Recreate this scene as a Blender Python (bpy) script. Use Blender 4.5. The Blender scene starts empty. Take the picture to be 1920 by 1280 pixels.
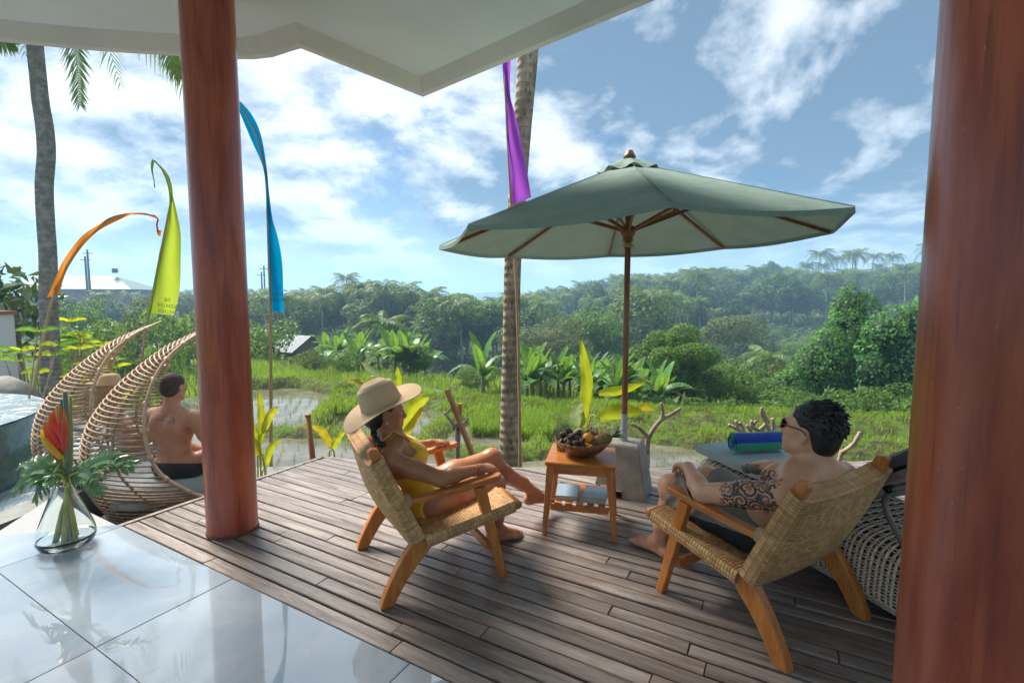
import bpy, bmesh, math, random
import numpy as np
from mathutils import Vector, Matrix
R = math.radians
rng = np.random.default_rng(7)
random.seed(7)
scene = bpy.context.scene
C = scene.collection

# ------------------------------------------------------------------ camera
CAMZ, FPX, HOR = 1.40, 907.0, 565.0
PITCH = math.atan((640 - HOR) / FPX)
cam = bpy.data.cameras.new("camera")
cam.sensor_width = 36.0
cam.lens = 36.0 * FPX / 1920.0
cam.clip_start = 0.05
cam.clip_end = 6000
cam_ob = bpy.data.objects.new("camera", cam)
C.objects.link(cam_ob)
cam_ob.location = (0, 0, CAMZ)
cam_ob.rotation_euler = (R(90) - PITCH, 0, 0)
scene.camera = cam_ob

# ------------------------------------------------------------------ world: sky with broken cloud
SUN_AZ, SUN_EL = R(-49), R(50)      # azimuth from +Y towards +X, elevation
world = bpy.data.worlds.new("World")
scene.world = world
world.use_nodes = True
wn, wl = world.node_tree.nodes, world.node_tree.links
wn.clear()
def W(t, **k):
    n = wn.new(t)
    for a, b in k.items(): setattr(n, a, b)
    return n
def wmath(op, a, b=None, c=None, clamp=False):
    n = W('ShaderNodeMath', operation=op); n.use_clamp = clamp
    for i, v in enumerate((a, b, c)):
        if v is None: continue
        if isinstance(v, (int, float)): n.inputs[i].default_value = v
        else: wl.new(v, n.inputs[i])
    return n.outputs[0]
def wmaprange(v, a, b, c=0., d=1.):
    n = W('ShaderNodeMapRange'); n.interpolation_type = 'SMOOTHSTEP'
    wl.new(v, n.inputs['Value'])
    for k, x in zip(('From Min', 'From Max', 'To Min', 'To Max'), (a, b, c, d)): n.inputs[k].default_value = x
    return n.outputs['Result']
def wmix(f, a, b):
    n = W('ShaderNodeMix', data_type='RGBA')
    for s, v in ((n.inputs['Factor'], f), (n.inputs[6], a), (n.inputs[7], b)):
        if isinstance(v, (int, float)): s.default_value = v
        elif isinstance(v, tuple): s.default_value = v
        else: wl.new(v, s)
    return n.outputs[2]
sky = W('ShaderNodeTexSky', sky_type='NISHITA')
sky.sun_disc = False
sky.sun_elevation = SUN_EL
sky.sun_rotation = SUN_AZ
sky.air_density = 1.0; sky.dust_density = 1.6; sky.ozone_density = 1.5
tc = W('ShaderNodeTexCoord')
sep = W('ShaderNodeSeparateXYZ'); wl.new(tc.outputs['Generated'], sep.inputs[0])
den = wmath('ADD', wmath('MAXIMUM', sep.outputs[2], 0.0), 0.34)
com = W('ShaderNodeCombineXYZ')
wl.new(wmath('DIVIDE', sep.outputs[0], den), com.inputs[0])
wl.new(wmath('DIVIDE', sep.outputs[1], den), com.inputs[1])
def wnoise(scale, detail, rough, off, dist=0.0):
    mp = W('ShaderNodeMapping'); mp.inputs['Location'].default_value = off
    wl.new(com.outputs[0], mp.inputs['Vector'])
    n = W('ShaderNodeTexNoise'); n.inputs['Scale'].default_value = scale
    n.inputs['Detail'].default_value = detail; n.inputs['Roughness'].default_value = rough
    n.inputs['Distortion'].default_value = dist
    wl.new(mp.outputs[0], n.inputs['Vector'])
    return n.outputs['Fac']
sv = W('ShaderNodeVectorMath', operation='DOT_PRODUCT')
nv = W('ShaderNodeVectorMath', operation='NORMALIZE'); wl.new(tc.outputs['Generated'], nv.inputs[0])
wl.new(nv.outputs[0], sv.inputs[0])
sv.inputs[1].default_value = (math.sin(SUN_AZ) * math.cos(SUN_EL), math.cos(SUN_AZ) * math.cos(SUN_EL), math.sin(SUN_EL))
glow = wmaprange(sv.outputs['Value'], 0.42, 0.97)           # light scattered through cloud round the sun
SKYOFF = (6.3, 4.9, 0.0)
body = wnoise(1.75, 10, 0.60, SKYOFF, 0.25)
body2 = wnoise(1.75, 6, 0.55, (SKYOFF[0] + 0.07, SKYOFF[1] - 0.10, 0.0), 0.25)   # same field shifted towards the sun
low = wnoise(0.8, 2, 0.5, (7.3, 2.2, 0.0))
cover = wmaprange(wmath('ADD', body, wmath('MULTIPLY', low, 0.30)), 0.470, 0.625)
lit = wmaprange(wmath('SUBTRACT', body, body2), -0.12, 0.15)
thick = wmaprange(wmath('ADD', wmath('MULTIPLY', body2, 0.6), wmath('MULTIPLY', low, 0.4)), 0.45, 0.62)
bright = wmath('ADD', wmath('MULTIPLY', lit, 1.0), wmath('MULTIPLY', glow, 0.52))
mott = wnoise(5.5, 6, 0.6, (2.2, 8.1, 0.0), 0.6)
bright = wmath('ADD', bright, wmath('MULTIPLY', wmath('SUBTRACT', mott, 0.5), 1.25))
bright = wmath('SUBTRACT', bright, wmath('MULTIPLY', thick, 0.45), clamp=True)
cloud = wmix(bright, (1.2, 1.95, 2.9, 1), (8.2, 8.6, 9.0, 1))
skyb = W('ShaderNodeHueSaturation'); skyb.inputs['Saturation'].default_value = 1.7; skyb.inputs['Value'].default_value = 0.66
wl.new(sky.outputs[0], skyb.inputs['Color'])
haze_h = wmaprange(sep.outputs[2], -0.02, 0.20, 0.75, 0.0)      # pale air towards the horizon
col = wmix(wmath('MULTIPLY', cover, 0.95), skyb.outputs[0], cloud)
col = wmix(haze_h, col, (4.7, 6.4, 8.2, 1))
bg = W('ShaderNodeBackground'); bg.inputs['Strength'].default_value = 0.062
wl.new(col, bg.inputs['Color'])
wo = W('ShaderNodeOutputWorld'); wl.new(bg.outputs[0], wo.inputs['Surface'])

# ------------------------------------------------------------------ sun (veiled by cloud)
sun = bpy.data.lights.new("sun", 'SUN')
sun.energy = 4.8
sun.angle = R(26)
sun.color = (1.0, 0.94, 0.84)
sun_ob = bpy.data.objects.new("sun", sun)
C.objects.link(sun_ob)
sd = Vector((math.sin(SUN_AZ) * math.cos(SUN_EL), math.cos(SUN_AZ) * math.cos(SUN_EL), math.sin(SUN_EL)))
sun_ob.rotation_euler = sd.to_track_quat('Z', 'Y').to_euler()

vs = scene.view_settings
scene.display_settings.display_device = 'sRGB'
vs.view_transform = 'Standard'; vs.look = 'None'; vs.exposure = 1.18; vs.gamma = 1.0; vs.use_curve_mapping = False
cy = scene.cycles
cy.use_denoising = True
cy.max_bounces = 8; cy.diffuse_bounces = 4; cy.glossy_bounces = 4; cy.transmission_bounces = 8
cy.transparent_max_bounces = 12; cy.volume_bounces = 1
cy.sample_clamp_indirect = 6.0
cy.use_adaptive_sampling = True

# ------------------------------------------------------------------ helpers
def ray(u, v):
    x = (u - 960) / FPX; zz = -(v - 640) / FPX
    c, n = math.cos(PITCH), math.sin(PITCH)
    return np.array([x, c + zz * n, -n + zz * c])
def PZ(u, v, z=0.0):                     # where the ray of a photo pixel meets the level z
    r = ray(u, v); t = (z - CAMZ) / r[2]
    return np.array([0, 0, CAMZ]) + r * t
def PY(u, v, Y):                         # where it meets the upright plane at distance Y
    r = ray(u, v)
    return np.array([0, 0, CAMZ]) + r * (Y / r[1])

def tag(o, label=None, cat=None, group=None, kind=None):
    if label: o['label'] = label
    if cat: o['category'] = cat
    if group: o['group'] = group
    if kind: o['kind'] = kind
    return o
def thing(name, label, cat, loc=(0, 0, 0), rz=0.0, group=None):
    o = bpy.data.objects.new(name, None)
    C.objects.link(o)
    o.empty_display_size = 0.1
    o.location = loc; o.rotation_euler = (0, 0, rz)
    return tag(o, label, cat, group)
def copy_tree(o, parent=None):
    c = o.copy(); C.objects.link(c); c.parent = parent
    for ch in o.children: copy_tree(ch, c)
    return c

class MB:
    """collects shapes; build() makes them one mesh object"""
    def __init__(s): s.v = []; s.f = []; s.uv = []; s.n = 0; s.has_uv = False
    def add(s, v, f, uv=None):
        v = np.asarray(v, float).reshape(-1, 3)
        s.v.append(v); n = s.n
        s.f.extend([tuple(int(i) + n for i in q) for q in f]); s.n += len(v)
        if uv is not None: s.has_uv = True; s.uv.append(np.asarray(uv, float))
        else: s.uv.append(np.zeros((len(v), 2)))
        return s
    def box(s, c, size, M=None, ch=0.0):
        hx, hy, hz = [q / 2 for q in size]
        if ch <= 0:
            v = np.array([(x, y, z) for x in (-hx, hx) for y in (-hy, hy) for z in (-hz, hz)])
            f = [(0, 1, 3, 2), (4, 6, 7, 5), (0, 4, 5, 1), (2, 3, 7, 6), (0, 2, 6, 4), (1, 5, 7, 3)]
        else:
            v = []
            for sx in (-1, 1):
                for sy in (-1, 1):
                    for sz in (-1, 1):
                        v += [(sx * hx, sy * (hy - ch), sz * (hz - ch)), (sx * (hx - ch), sy * hy, sz * (hz - ch)), (sx * (hx - ch), sy * (hy - ch), sz * hz)]
            v = np.array(v)
            def i(sx, sy, sz, k): return ((sx * 2 + sy) * 2 + sz) * 3 + k
            f = []
            for a in (0, 1):
                q = [i(a, 0, 0, 0), i(a, 1, 0, 0), i(a, 1, 1, 0), i(a, 0, 1, 0)]; f.append(q if a else q[::-1])
                q = [i(0, a, 0, 1), i(0, a, 1, 1), i(1, a, 1, 1), i(1, a, 0, 1)]; f.append(q if a else q[::-1])
                q = [i(0, 0, a, 2), i(1, 0, a, 2), i(1, 1, a, 2), i(0, 1, a, 2)]; f.append(q if a else q[::-1])
            for a in (0, 1):
                for b in (0, 1):
                    q = [i(a, b, 0, 0), i(a, b, 0, 1), i(a, b, 1, 1), i(a, b, 1, 0)]; f.append(q if (a ^ b) == 0 else q[::-1])
                    q = [i(a, 0, b, 0), i(a, 1, b, 0), i(a, 1, b, 2), i(a, 0, b, 2)]; f.append(q if (a ^ b) == 0 else q[::-1])
                    q = [i(0, a, b, 1), i(0, a, b, 2), i(1, a, b, 2), i(1, a, b, 1)]; f.append(q if (a ^ b) == 0 else q[::-1])
            for a in (0, 1):
                for b in (0, 1):
                    for c_ in (0, 1):
                        q = [i(a, b, c_, 0), i(a, b, c_, 1), i(a, b, c_, 2)]
                        f.append(q if (a ^ b ^ c_) else q[::-1])
        if M is not None: v = v @ np.array(M)[:3, :3].T
        return s.add(v + np.array(c, float), f)
    def bar(s, a, b, w, h, up=(0, 0, 1), ch=0.0):
        """box from a to b with width w (sideways) and height h"""
        a = np.array(a, float); b = np.array(b, float); d = b - a; L = np.linalg.norm(d); d /= L
        up = np.array(up, float); sd_ = np.cross(up, d); sd_ /= np.linalg.norm(sd_); uu = np.cross(d, sd_)
        M = np.stack([d, sd_, uu], 1)
        return s.box((a + b) / 2, (L, w, h), M, ch)
    def tube(s, pts, rad, n=8, cap=True, twist=0.0, flat=1.0):
        pts = np.asarray(pts, float); m = len(pts)
        rad = np.full(m, rad) if np.isscalar(rad) else np.asarray(rad, float)
        T = np.gradient(pts, axis=0); T /= np.linalg.norm(T, axis=1)[:, None] + 1e-12
        u = np.cross(T[0], (0, 0, 1.0))
        if np.linalg.norm(u) < 1e-3: u = np.cross(T[0], (0, 1.0, 0))
        u /= np.linalg.norm(u); V = []; UV = []
        an = np.linspace(0, 2 * math.pi, n, endpoint=False)
        L = 0
        for i in range(m):
            u = u - T[i] * (u @ T[i]); u /= np.linalg.norm(u); w = np.cross(T[i], u)
            if i: L += np.linalg.norm(pts[i] - pts[i - 1])
            V.append(pts[i] + rad[i] * (np.cos(an)[:, None] * u + flat * np.sin(an)[:, None] * w))
            UV += [(L, k / n) for k in range(n)]
        V = np.concatenate(V)
        F = [(i * n + k, i * n + (k + 1) % n, (i + 1) * n + (k + 1) % n, (i + 1) * n + k) for i in range(m - 1) for k in range(n)]
        if cap: F += [tuple(range(n))[::-1], tuple((m - 1) * n + k for k in range(n))]
        return s.add(V, F, UV)
    def lathe(s, prof, n=24, c=(0, 0, 0), M=None, closed=False):
        V = []; m = len(prof)
        for r, z in prof:
            for k in range(n):
                a = 2 * math.pi * k / n; V.append((r * math.cos(a), r * math.sin(a), z))
        V = np.array(V)
        if M is not None: V = V @ np.array(M)[:3, :3].T
        F = [(i * n + k, i * n + (k + 1) % n, (i + 1) * n + (k + 1) % n, (i + 1) * n + k) for i in range(m - 1) for k in range(n)]
        if closed: F += [((m - 1) * n + k, (m - 1) * n + (k + 1) % n, (k + 1) % n, k) for k in range(n)]
        return s.add(V + np.array(c, float), F)
    def prism(s, poly, z0, z1):
        m = len(poly)
        V = [(x, y, z0) for x, y in poly] + [(x, y, z1) for x, y in poly]
        F = [tuple(range(m))[::-1], tuple(range(m, 2 * m))] + [(k, (k + 1) % m, m + (k + 1) % m, m + k) for k in range(m)]
        return s.add(V, F)
    def sideprism(s, poly, y0, y1):
        """poly in x,z pushed along y"""
        m = len(poly)
        V = [(x, y0, z) for x, z in poly] + [(x, y1, z) for x, z in poly]
        F = [tuple(range(m)), tuple(range(m, 2 * m))[::-1]] + [(k, m + k, m + (k + 1) % m, (k + 1) % m) for k in range(m)]
        return s.add(V, F)
    def grid(s, f, nu, nv, uvs=(1, 1), wrap=False):
        V = []; UV = []
        for i in range(nu):
            for j in range(nv):
                a, b = i / (nu - 1), j / (nv - 1)
                V.append(f(a, b)); UV.append((a * uvs[0], b * uvs[1]))
        F = [(i * nv + j, (i + 1) * nv + j, (i + 1) * nv + j + 1, i * nv + j + 1) for i in range(nu - 1) for j in range(nv - 1)]
        return s.add(V, F, UV)
    def ball(s, c, r, n=10, m=8, M=None):
        r = (r, r, r) if np.isscalar(r) else r
        V = [(0, 0, -1)]; F = []
        for i in range(1, m):
            th = -math.pi / 2 + math.pi * i / m
            for k in range(n):
                a = 2 * math.pi * k / n; V.append((math.cos(th) * math.cos(a), math.cos(th) * math.sin(a), math.sin(th)))
        V.append((0, 0, 1)); top = len(V) - 1
        for k in range(n): F.append((0, 1 + (k + 1) % n, 1 + k)); F.append((top, top - n + k, top - n + (k + 1) % n))
        for i in range(m - 2):
            for k in range(n): F.append((1 + i * n + k, 1 + i * n + (k + 1) % n, 1 + (i + 1) * n + (k + 1) % n, 1 + (i + 1) * n + k))
        V = np.array(V) * np.array(r)
        if M is not None: V = V @ np.array(M)[:3, :3].T
        return s.add(V + np.array(c, float), F)
    def build(s, name, mat, parent=None, smooth=False, off=None, bevel=0.0):
        me = bpy.data.meshes.new(name)
        v = np.concatenate(s.v) if s.v else np.zeros((0, 3))
        if off is not None: v = v - np.array(off, float)
        me.from_pydata(v.tolist(), [], s.f)
        if s.has_uv:
            uvl = me.uv_layers.new(name='UVMap'); uv = np.concatenate(s.uv)
            li = np.zeros(len(me.loops), int); me.loops.foreach_get('vertex_index', li)
            uvl.data.foreach_set('uv', uv[li].ravel())
        if mat is not None: me.materials.append(mat)
        if smooth: me.polygons.foreach_set('use_smooth', [True] * len(me.polygons))
        me.update()
        o = bpy.data.objects.new(name, me); C.objects.link(o); o.parent = parent
        if bevel > 0:
            b = o.modifiers.new('bevel', 'BEVEL'); b.width = bevel; b.segments = 2; b.limit_method = 'ANGLE'; b.angle_limit = R(40)
        return o
def fastmesh(name, V, F, mat, parent=None, smooth=False, attr=None):
    """V (n,3) and F (m,k) arrays, all faces with k corners; attr = per-vertex value stored as 'tone'"""
    V = np.asarray(V, np.float32); F = np.asarray(F, np.int32)
    me = bpy.data.meshes.new(name)
    me.vertices.add(len(V)); me.vertices.foreach_set('co', V.ravel())
    k = F.shape[1]
    me.loops.add(F.size); me.loops.foreach_set('vertex_index', F.ravel())
    me.polygons.add(len(F)); me.polygons.foreach_set('loop_start', np.arange(len(F), dtype=np.int32) * k)
    if smooth: me.polygons.foreach_set('use_smooth', np.ones(len(F), bool))
    if attr is not None:
        a = me.attributes.new('tone', 'FLOAT', 'POINT'); a.data.foreach_set('value', np.asarray(attr, np.float32))
    if mat is not None: me.materials.append(mat)
    me.update(calc_edges=True)
    if name is None: return me
    o = bpy.data.objects.new(name, me); C.objects.link(o); o.parent = parent
    return o
def crom(P, n):
    """smooth curve through points, n samples"""
    P = np.asarray(P, float); m = len(P)
    Q = np.vstack([2 * P[0] - P[1], P, 2 * P[-1] - P[-2]])
    out = []
    for t in np.linspace(0, m - 1, n):
        i = min(int(t), m - 2); f = t - i
        a, b, c, d = Q[i], Q[i + 1], Q[i + 2], Q[i + 3]
        out.append(.5 * ((2 * b) + (c - a) * f + (2 * a - 5 * b + 4 * c - d) * f * f + (3 * b - a - 3 * c + d) * f ** 3))
    return np.array(out)
def rotz(a):
    c, s = math.cos(a), math.sin(a); return np.array([[c, -s, 0], [s, c, 0], [0, 0, 1.]])
def roty(a):
    c, s = math.cos(a), math.sin(a); return np.array([[c, 0, s], [0, 1, 0], [-s, 0, c]])
def rotx(a):
    c, s = math.cos(a), math.sin(a); return np.array([[1, 0, 0], [0, c, -s], [0, s, c]])
def sstep(x, a, b):
    t = np.clip((x - a) / (b - a), 0, 1); return t * t * (3 - 2 * t)

# ------------------------------------------------------------------ materials
class NT:
    def __init__(s, name):
        s.m = bpy.data.materials.new(name); s.m.use_nodes = True
        s.t = s.m.node_tree; s.t.nodes.clear()
        s.out = s.t.nodes.new('ShaderNodeOutputMaterial')
    def n(s, t, **k):
        x = s.t.nodes.new(t)
        for a, b in k.items(): setattr(x, a, b)
        return x
    def set(s, sock, v):
        if isinstance(v, bpy.types.NodeSocket): s.t.links.new(v, sock)
        elif isinstance(v, tuple) and len(v) == 3 and sock.type == 'RGBA': sock.default_value = (*v, 1)
        else: sock.default_value = v
    def math(s, op, a, b=None, clamp=False):
        x = s.n('ShaderNodeMath', operation=op); x.use_clamp = clamp
        s.set(x.inputs[0], a)
        if b is not None: s.set(x.inputs[1], b)
        return x.outputs[0]
    def mix(s, f, a, b, blend='MIX'):
        x = s.n('ShaderNodeMix', data_type='RGBA', blend_type=blend)
        s.set(x.inputs['Factor'], f); s.set(x.inputs[6], a); s.set(x.inputs[7], b)
        return x.outputs[2]
    def ramp(s, v, a, b, c=0.0, d=1.0):
        x = s.n('ShaderNodeMapRange'); x.interpolation_type = 'SMOOTHSTEP'
        s.set(x.inputs['Value'], v)
        for k, q in zip(('From Min', 'From Max', 'To Min', 'To Max'), (a, b, c, d)): x.inputs[k].default_value = q
        return x.outputs['Result']
    def co(s, kind='Object', scale=(1, 1, 1), rot=(0, 0, 0)):
        tcn = s.n('ShaderNodeTexCoord'); mp = s.n('ShaderNodeMapping')
        mp.inputs['Scale'].default_value = scale; mp.inputs['Rotation'].default_value = rot
        s.t.links.new(tcn.outputs[kind], mp.inputs['Vector']); return mp.outputs[0]
    def noise(s, vec, scale, detail=4, rough=.55, dist=0.0):
        x = s.n('ShaderNodeTexNoise'); s.set(x.inputs['Vector'], vec)
        x.inputs['Scale'].default_value = scale; x.inputs['Detail'].default_value = detail
        x.inputs['Roughness'].default_value = rough; x.inputs['Distortion'].default_value = dist
        return x.outputs['Fac']
    def attr(s, name, out='Fac'):
        x = s.n('ShaderNodeAttribute'); x.attribute_name = name; return x.outputs[out]
    def rnd(s): return s.n('ShaderNodeObjectInfo').outputs['Random']
    def bump(s, h, strength=.3, dist=.01):
        x = s.n('ShaderNodeBump'); x.inputs['Strength'].default_value = strength; x.inputs['Distance'].default_value = dist
        s.set(x.inputs['Height'], h); return x.outputs[0]
    def bsdf(s, **k):
        x = s.n('ShaderNodeBsdfPrincipled')
        for a, v in k.items():
            s.set(x.inputs[{'base': 'Base Color', 'rough': 'Roughness', 'ior': 'IOR', 'metal': 'Metallic', 'trans': 'Transmission Weight', 'normal': 'Normal',
                            'sss': 'Subsurface Weight', 'sssr': 'Subsurface Radius', 'ssss': 'Subsurface Scale', 'coat': 'Coat Weight', 'coatr': 'Coat Roughness',
                            'spec': 'Specular IOR Level', 'sheen': 'Sheen Weight', 'alpha': 'Alpha'}[a]], v)
        return x.outputs[0]
    def done(s, sh): s.t.links.new(sh, s.out.inputs['Surface']); return s.m

def simple(name, col, col2=None, scale=6., rough=.6, bump=0., bscale=40., spec=.5, coord='Object', sc=(1, 1, 1), rnd=0.0, lo=.35, hi=.65, **kw):
    t = NT(name); v = t.co(coord, sc)
    c = (*col, 1)
    if col2 is not None: c = t.mix(t.ramp(t.noise(v, scale, 5), lo, hi), (*col, 1), (*col2, 1))
    if rnd:
        hs = t.n('ShaderNodeHueSaturation'); t.set(hs.inputs['Color'], c)
        t.set(hs.inputs['Value'], t.math('ADD', t.math('MULTIPLY', t.rnd(), 2 * rnd), 1 - rnd)); c = hs.outputs[0]
    k = dict(base=c, rough=rough, spec=spec); k.update(kw)
    if bump: k['normal'] = t.bump(t.noise(v, bscale, 4), bump, .01)
    return t.done(t.bsdf(**k))

def wood_mat(name, c1, c2, c3, ring=18., rough=.5, sc=(1.2, 14, 14), bump=.15, rnd=.25, coat=0.):
    """long grain along local x"""
    t = NT(name)
    tcn = t.n('ShaderNodeTexCoord'); add = t.n('ShaderNodeVectorMath', operation='ADD')
    t.t.links.new(tcn.outputs['Object'], add.inputs[0])
    cx = t.n('ShaderNodeCombineXYZ'); r_ = t.rnd()
    t.set(cx.inputs[0], t.math('MULTIPLY', r_, 37.0)); t.set(cx.inputs[1], t.math('MULTIPLY', r_, 11.0)); t.set(cx.inputs[2], t.math('MULTIPLY', r_, 5.0))
    t.t.links.new(cx.outputs[0], add.inputs[1])
    mp = t.n('ShaderNodeMapping'); mp.inputs['Scale'].default_value = sc; t.t.links.new(add.outputs[0], mp.inputs['Vector'])
    g = t.noise(mp.outputs[0], 2.2, 6, .62, .6)
    f = t.noise(mp.outputs[0], ring, 3, .6, .2)
    c = t.mix(t.ramp(g, .35, .66), (*c1, 1), (*c2, 1))
    c = t.mix(t.math('MULTIPLY', t.ramp(f, .50, .75), .7), c, (*c3, 1))
    hs = t.n('ShaderNodeHueSaturation'); t.set(hs.inputs['Color'], c)
    t.set(hs.inputs['Value'], t.math('ADD', t.math('MULTIPLY', r_, 2 * rnd), 1 - rnd))
    k = dict(base=hs.outputs[0], rough=t.ramp(g, .2, .8, rough - .08, rough + .1), normal=t.bump(f, bump, .004))
    if coat: k['coat'] = coat; k['coatr'] = .25
    return t.done(t.bsdf(**k))

def leaf_mat(name, dark, light, trans=(.25, .4, .05), tw=.35, rough=.45, rnd=.18, veins=False, hue=0.02):
    """foliage: 'tone' attribute picks between two greens; light passes through"""
    t = NT(name)
    c = t.mix(t.attr('tone'), (*dark, 1), (*light, 1))
    hs = t.n('ShaderNodeHueSaturation'); t.set(hs.inputs['Color'], c)
    t.set(hs.inputs['Value'], t.math('ADD', t.math('MULTIPLY', t.rnd(), 2 * rnd), 1 - rnd))
    t.set(hs.inputs['Hue'], t.math('ADD', t.math('MULTIPLY', t.rnd(), 2 * hue), .5 - hue))
    p = t.bsdf(base=hs.outputs[0], rough=rough, spec=.18)
    tr = t.n('ShaderNodeBsdfTranslucent'); t.set(tr.inputs['Color'], t.mix(t.attr('tone'), tuple(.6 * q for q in trans), trans))
    ms = t.n('ShaderNodeMixShader'); ms.inputs[0].default_value = tw
    t.t.links.new(p, ms.inputs[1]); t.t.links.new(tr.outputs[0], ms.inputs[2])
    return t.done(ms.outputs[0])

def weave_mat(name, c1, c2, fu, fv, rough=.6, bump=.6, dark=.35):
    """plaited cord in UV metres: fu, fv strands per metre"""
    t = NT(name)
    uv = t.n('ShaderNodeUVMap'); sp = t.n('ShaderNodeSeparateXYZ'); t.t.links.new(uv.outputs[0], sp.inputs[0])
    u = t.math('MULTIPLY', sp.outputs[0], fu); v = t.math('MULTIPLY', sp.outputs[1], fv)
    iu = t.math('FLOOR', u); iv = t.math('FLOOR', v)
    par = t.math('MODULO', t.math('ADD', iu, iv), 2.0); par = t.math('ABSOLUTE', par)
    su = t.math('SINE', t.math('MULTIPLY', t.math('FRACT', u), math.pi)); sv_ = t.math('SINE', t.math('MULTIPLY', t.math('FRACT', v), math.pi))
    over = t.n('ShaderNodeMix', data_type='FLOAT'); t.set(over.inputs[0], par); t.set(over.inputs[2], su); t.set(over.inputs[3], sv_)
    # strand bows up where it passes over
    cross = t.n('ShaderNodeMix', data_type='FLOAT'); t.set(cross.inputs[0], par); t.set(cross.inputs[2], sv_); t.set(cross.inputs[3], su)
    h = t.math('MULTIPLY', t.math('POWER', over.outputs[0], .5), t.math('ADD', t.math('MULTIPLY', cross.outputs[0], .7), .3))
    wn_ = t.n('ShaderNodeTexWhiteNoise', noise_dimensions='2D'); cx = t.n('ShaderNodeCombineXYZ')
    t.set(cx.inputs[0], iu); t.set(cx.inputs[1], iv); t.t.links.new(cx.outputs[0], wn_.inputs['Vector'])
    c = t.mix(wn_.outputs['Value'], (*c1, 1), (*c2, 1))
    big = t.noise(t.co('Object'), 5., 3)
    c = t.mix(t.ramp(big, .35, .7, 0, .35), c, (*[q * .55 for q in c1], 1))
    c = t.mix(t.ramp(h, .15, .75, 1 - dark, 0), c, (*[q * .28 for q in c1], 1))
    return t.done(t.bsdf(base=c, rough=rough, normal=t.bump(h, bump, .006), spec=.3))
# ================================================================== THE SETTING
MAT = {}
# ---- terrain
def terrain_h(x, y):
    x = np.asarray(x, float); y = np.asarray(y, float)
    r = np.hypot(x, y); az = x / np.maximum(np.abs(y), 1.0)
    rl = np.interp(r, [0, 20, 27, 36, 80, 150, 300, 700, 2500], [-1.95, -1.95, -2.3, -2.8, -4.6, -3.5, -2.0, 2, 10])
    rr = np.interp(r, [0, 13.2, 14.5, 18, 24, 40, 95, 140, 220, 300, 700, 2500], [-1.95, -1.95, -2.0, -2.8, -4.6, -7.0, -9.0, -5.5, 4.0, 7.0, 9, 12])
    rc = np.interp(r, [0, 20, 26, 40, 120, 350, 700, 950, 1200, 2500], [-1.95, -1.95, -3.4, -6.0, -11.0, -12.0, 4, 14, 10, 8])
    wr = sstep(az, -0.02, 0.30); wl_ = 1 - sstep(az, -0.36, -0.12)
    h = rr * wr + rl * wl_ + rc * np.clip(1 - wr - wl_, 0, 1)
    # behind and beside the house the ground stays level
    lev = sstep(-y, -4.0, 2.0)
    h = h * (1 - lev) + (-0.9) * lev
    amp = np.interp(r, [0, 18, 40, 150, 2500], [0, 0, .35, 1.2, 4])
    h = h + amp * (np.sin(x * .11 + 1.3) * np.cos(y * .083) + .5 * np.sin(x * .27 + y * .19))
    return h
t = NT('ground_earth'); v = t.co('Object')
c = t.mix(t.ramp(t.noise(v, .6, 5), .38, .62), (.055, .085, .022, 1), (.10, .13, .035, 1))
c = t.mix(t.ramp(t.noise(v, 3.5, 5), .55, .72), c, (.075, .06, .035, 1))
MAT['ground'] = t.done(t.bsdf(base=c, rough=.95, spec=.1, normal=t.bump(t.noise(v, 5., 6), .6, .15)))
rr_ = np.concatenate([[0.02, 1.5, 3.0], np.linspace(4, 30, 60), np.geomspace(31, 1600, 80)])
NA = 240
aa = np.linspace(0, 2 * math.pi, NA, endpoint=False)
gx = rr_[:, None] * np.sin(aa)[None]; gy = rr_[:, None] * np.cos(aa)[None]
GV = np.stack([gx, gy, terrain_h(gx, gy)], -1).reshape(-1, 3)
ii, kk = np.meshgrid(np.arange(len(rr_) - 1), np.arange(NA), indexing='ij')
GF = np.stack([ii * NA + kk, ii * NA + (kk + 1) % NA, (ii + 1) * NA + (kk + 1) % NA, (ii + 1) * NA + kk], -1).reshape(-1, 4)[:, ::-1]
tag(fastmesh('ground', GV, GF, MAT['ground'], smooth=True), kind='structure')

# ---- flooded paddies: one sheet of muddy water, divided by grassy bunds
WZ = -1.72
t = NT('paddy_water'); v = t.co('Object')
mud = t.mix(t.ramp(t.noise(v, 1.6, 4), .4, .65), (.10, .095, .07, 1), (.16, .15, .115, 1))
MAT['paddy'] = t.done(t.bsdf(base=mud, rough=.06, ior=1.33, spec=.5, normal=t.bump(t.noise(v, 7., 3), .05, .02)))
def pad(poly, name='paddy_water'):
    m = MB(); m.prism(poly, WZ - .06, WZ)
    return tag(m.build(name, MAT['paddy']), kind='structure')
pad([(-9.5, 5.6), (-5, 4.9), (13.5, 4.9), (12.3, 10.4), (7, 11.6), (3.5, 12.3), (1.2, 13.6), (-1, 15.6), (-4, 18.2), (-9.6, 18.8), (-11.5, 12)])
t = NT('bund_soil'); v = t.co('Object')
MAT['bund'] = t.done(t.bsdf(base=t.mix(t.ramp(t.noise(v, 3, 5), .4, .62), (.10, .15, .03, 1), (.075, .062, .035, 1)), rough=.95, spec=.1, normal=t.bump(t.noise(v, 9, 5), .7, .06)))
BUNDS = []          # polylines (x, y) with half width and height, reused for the grass
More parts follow.
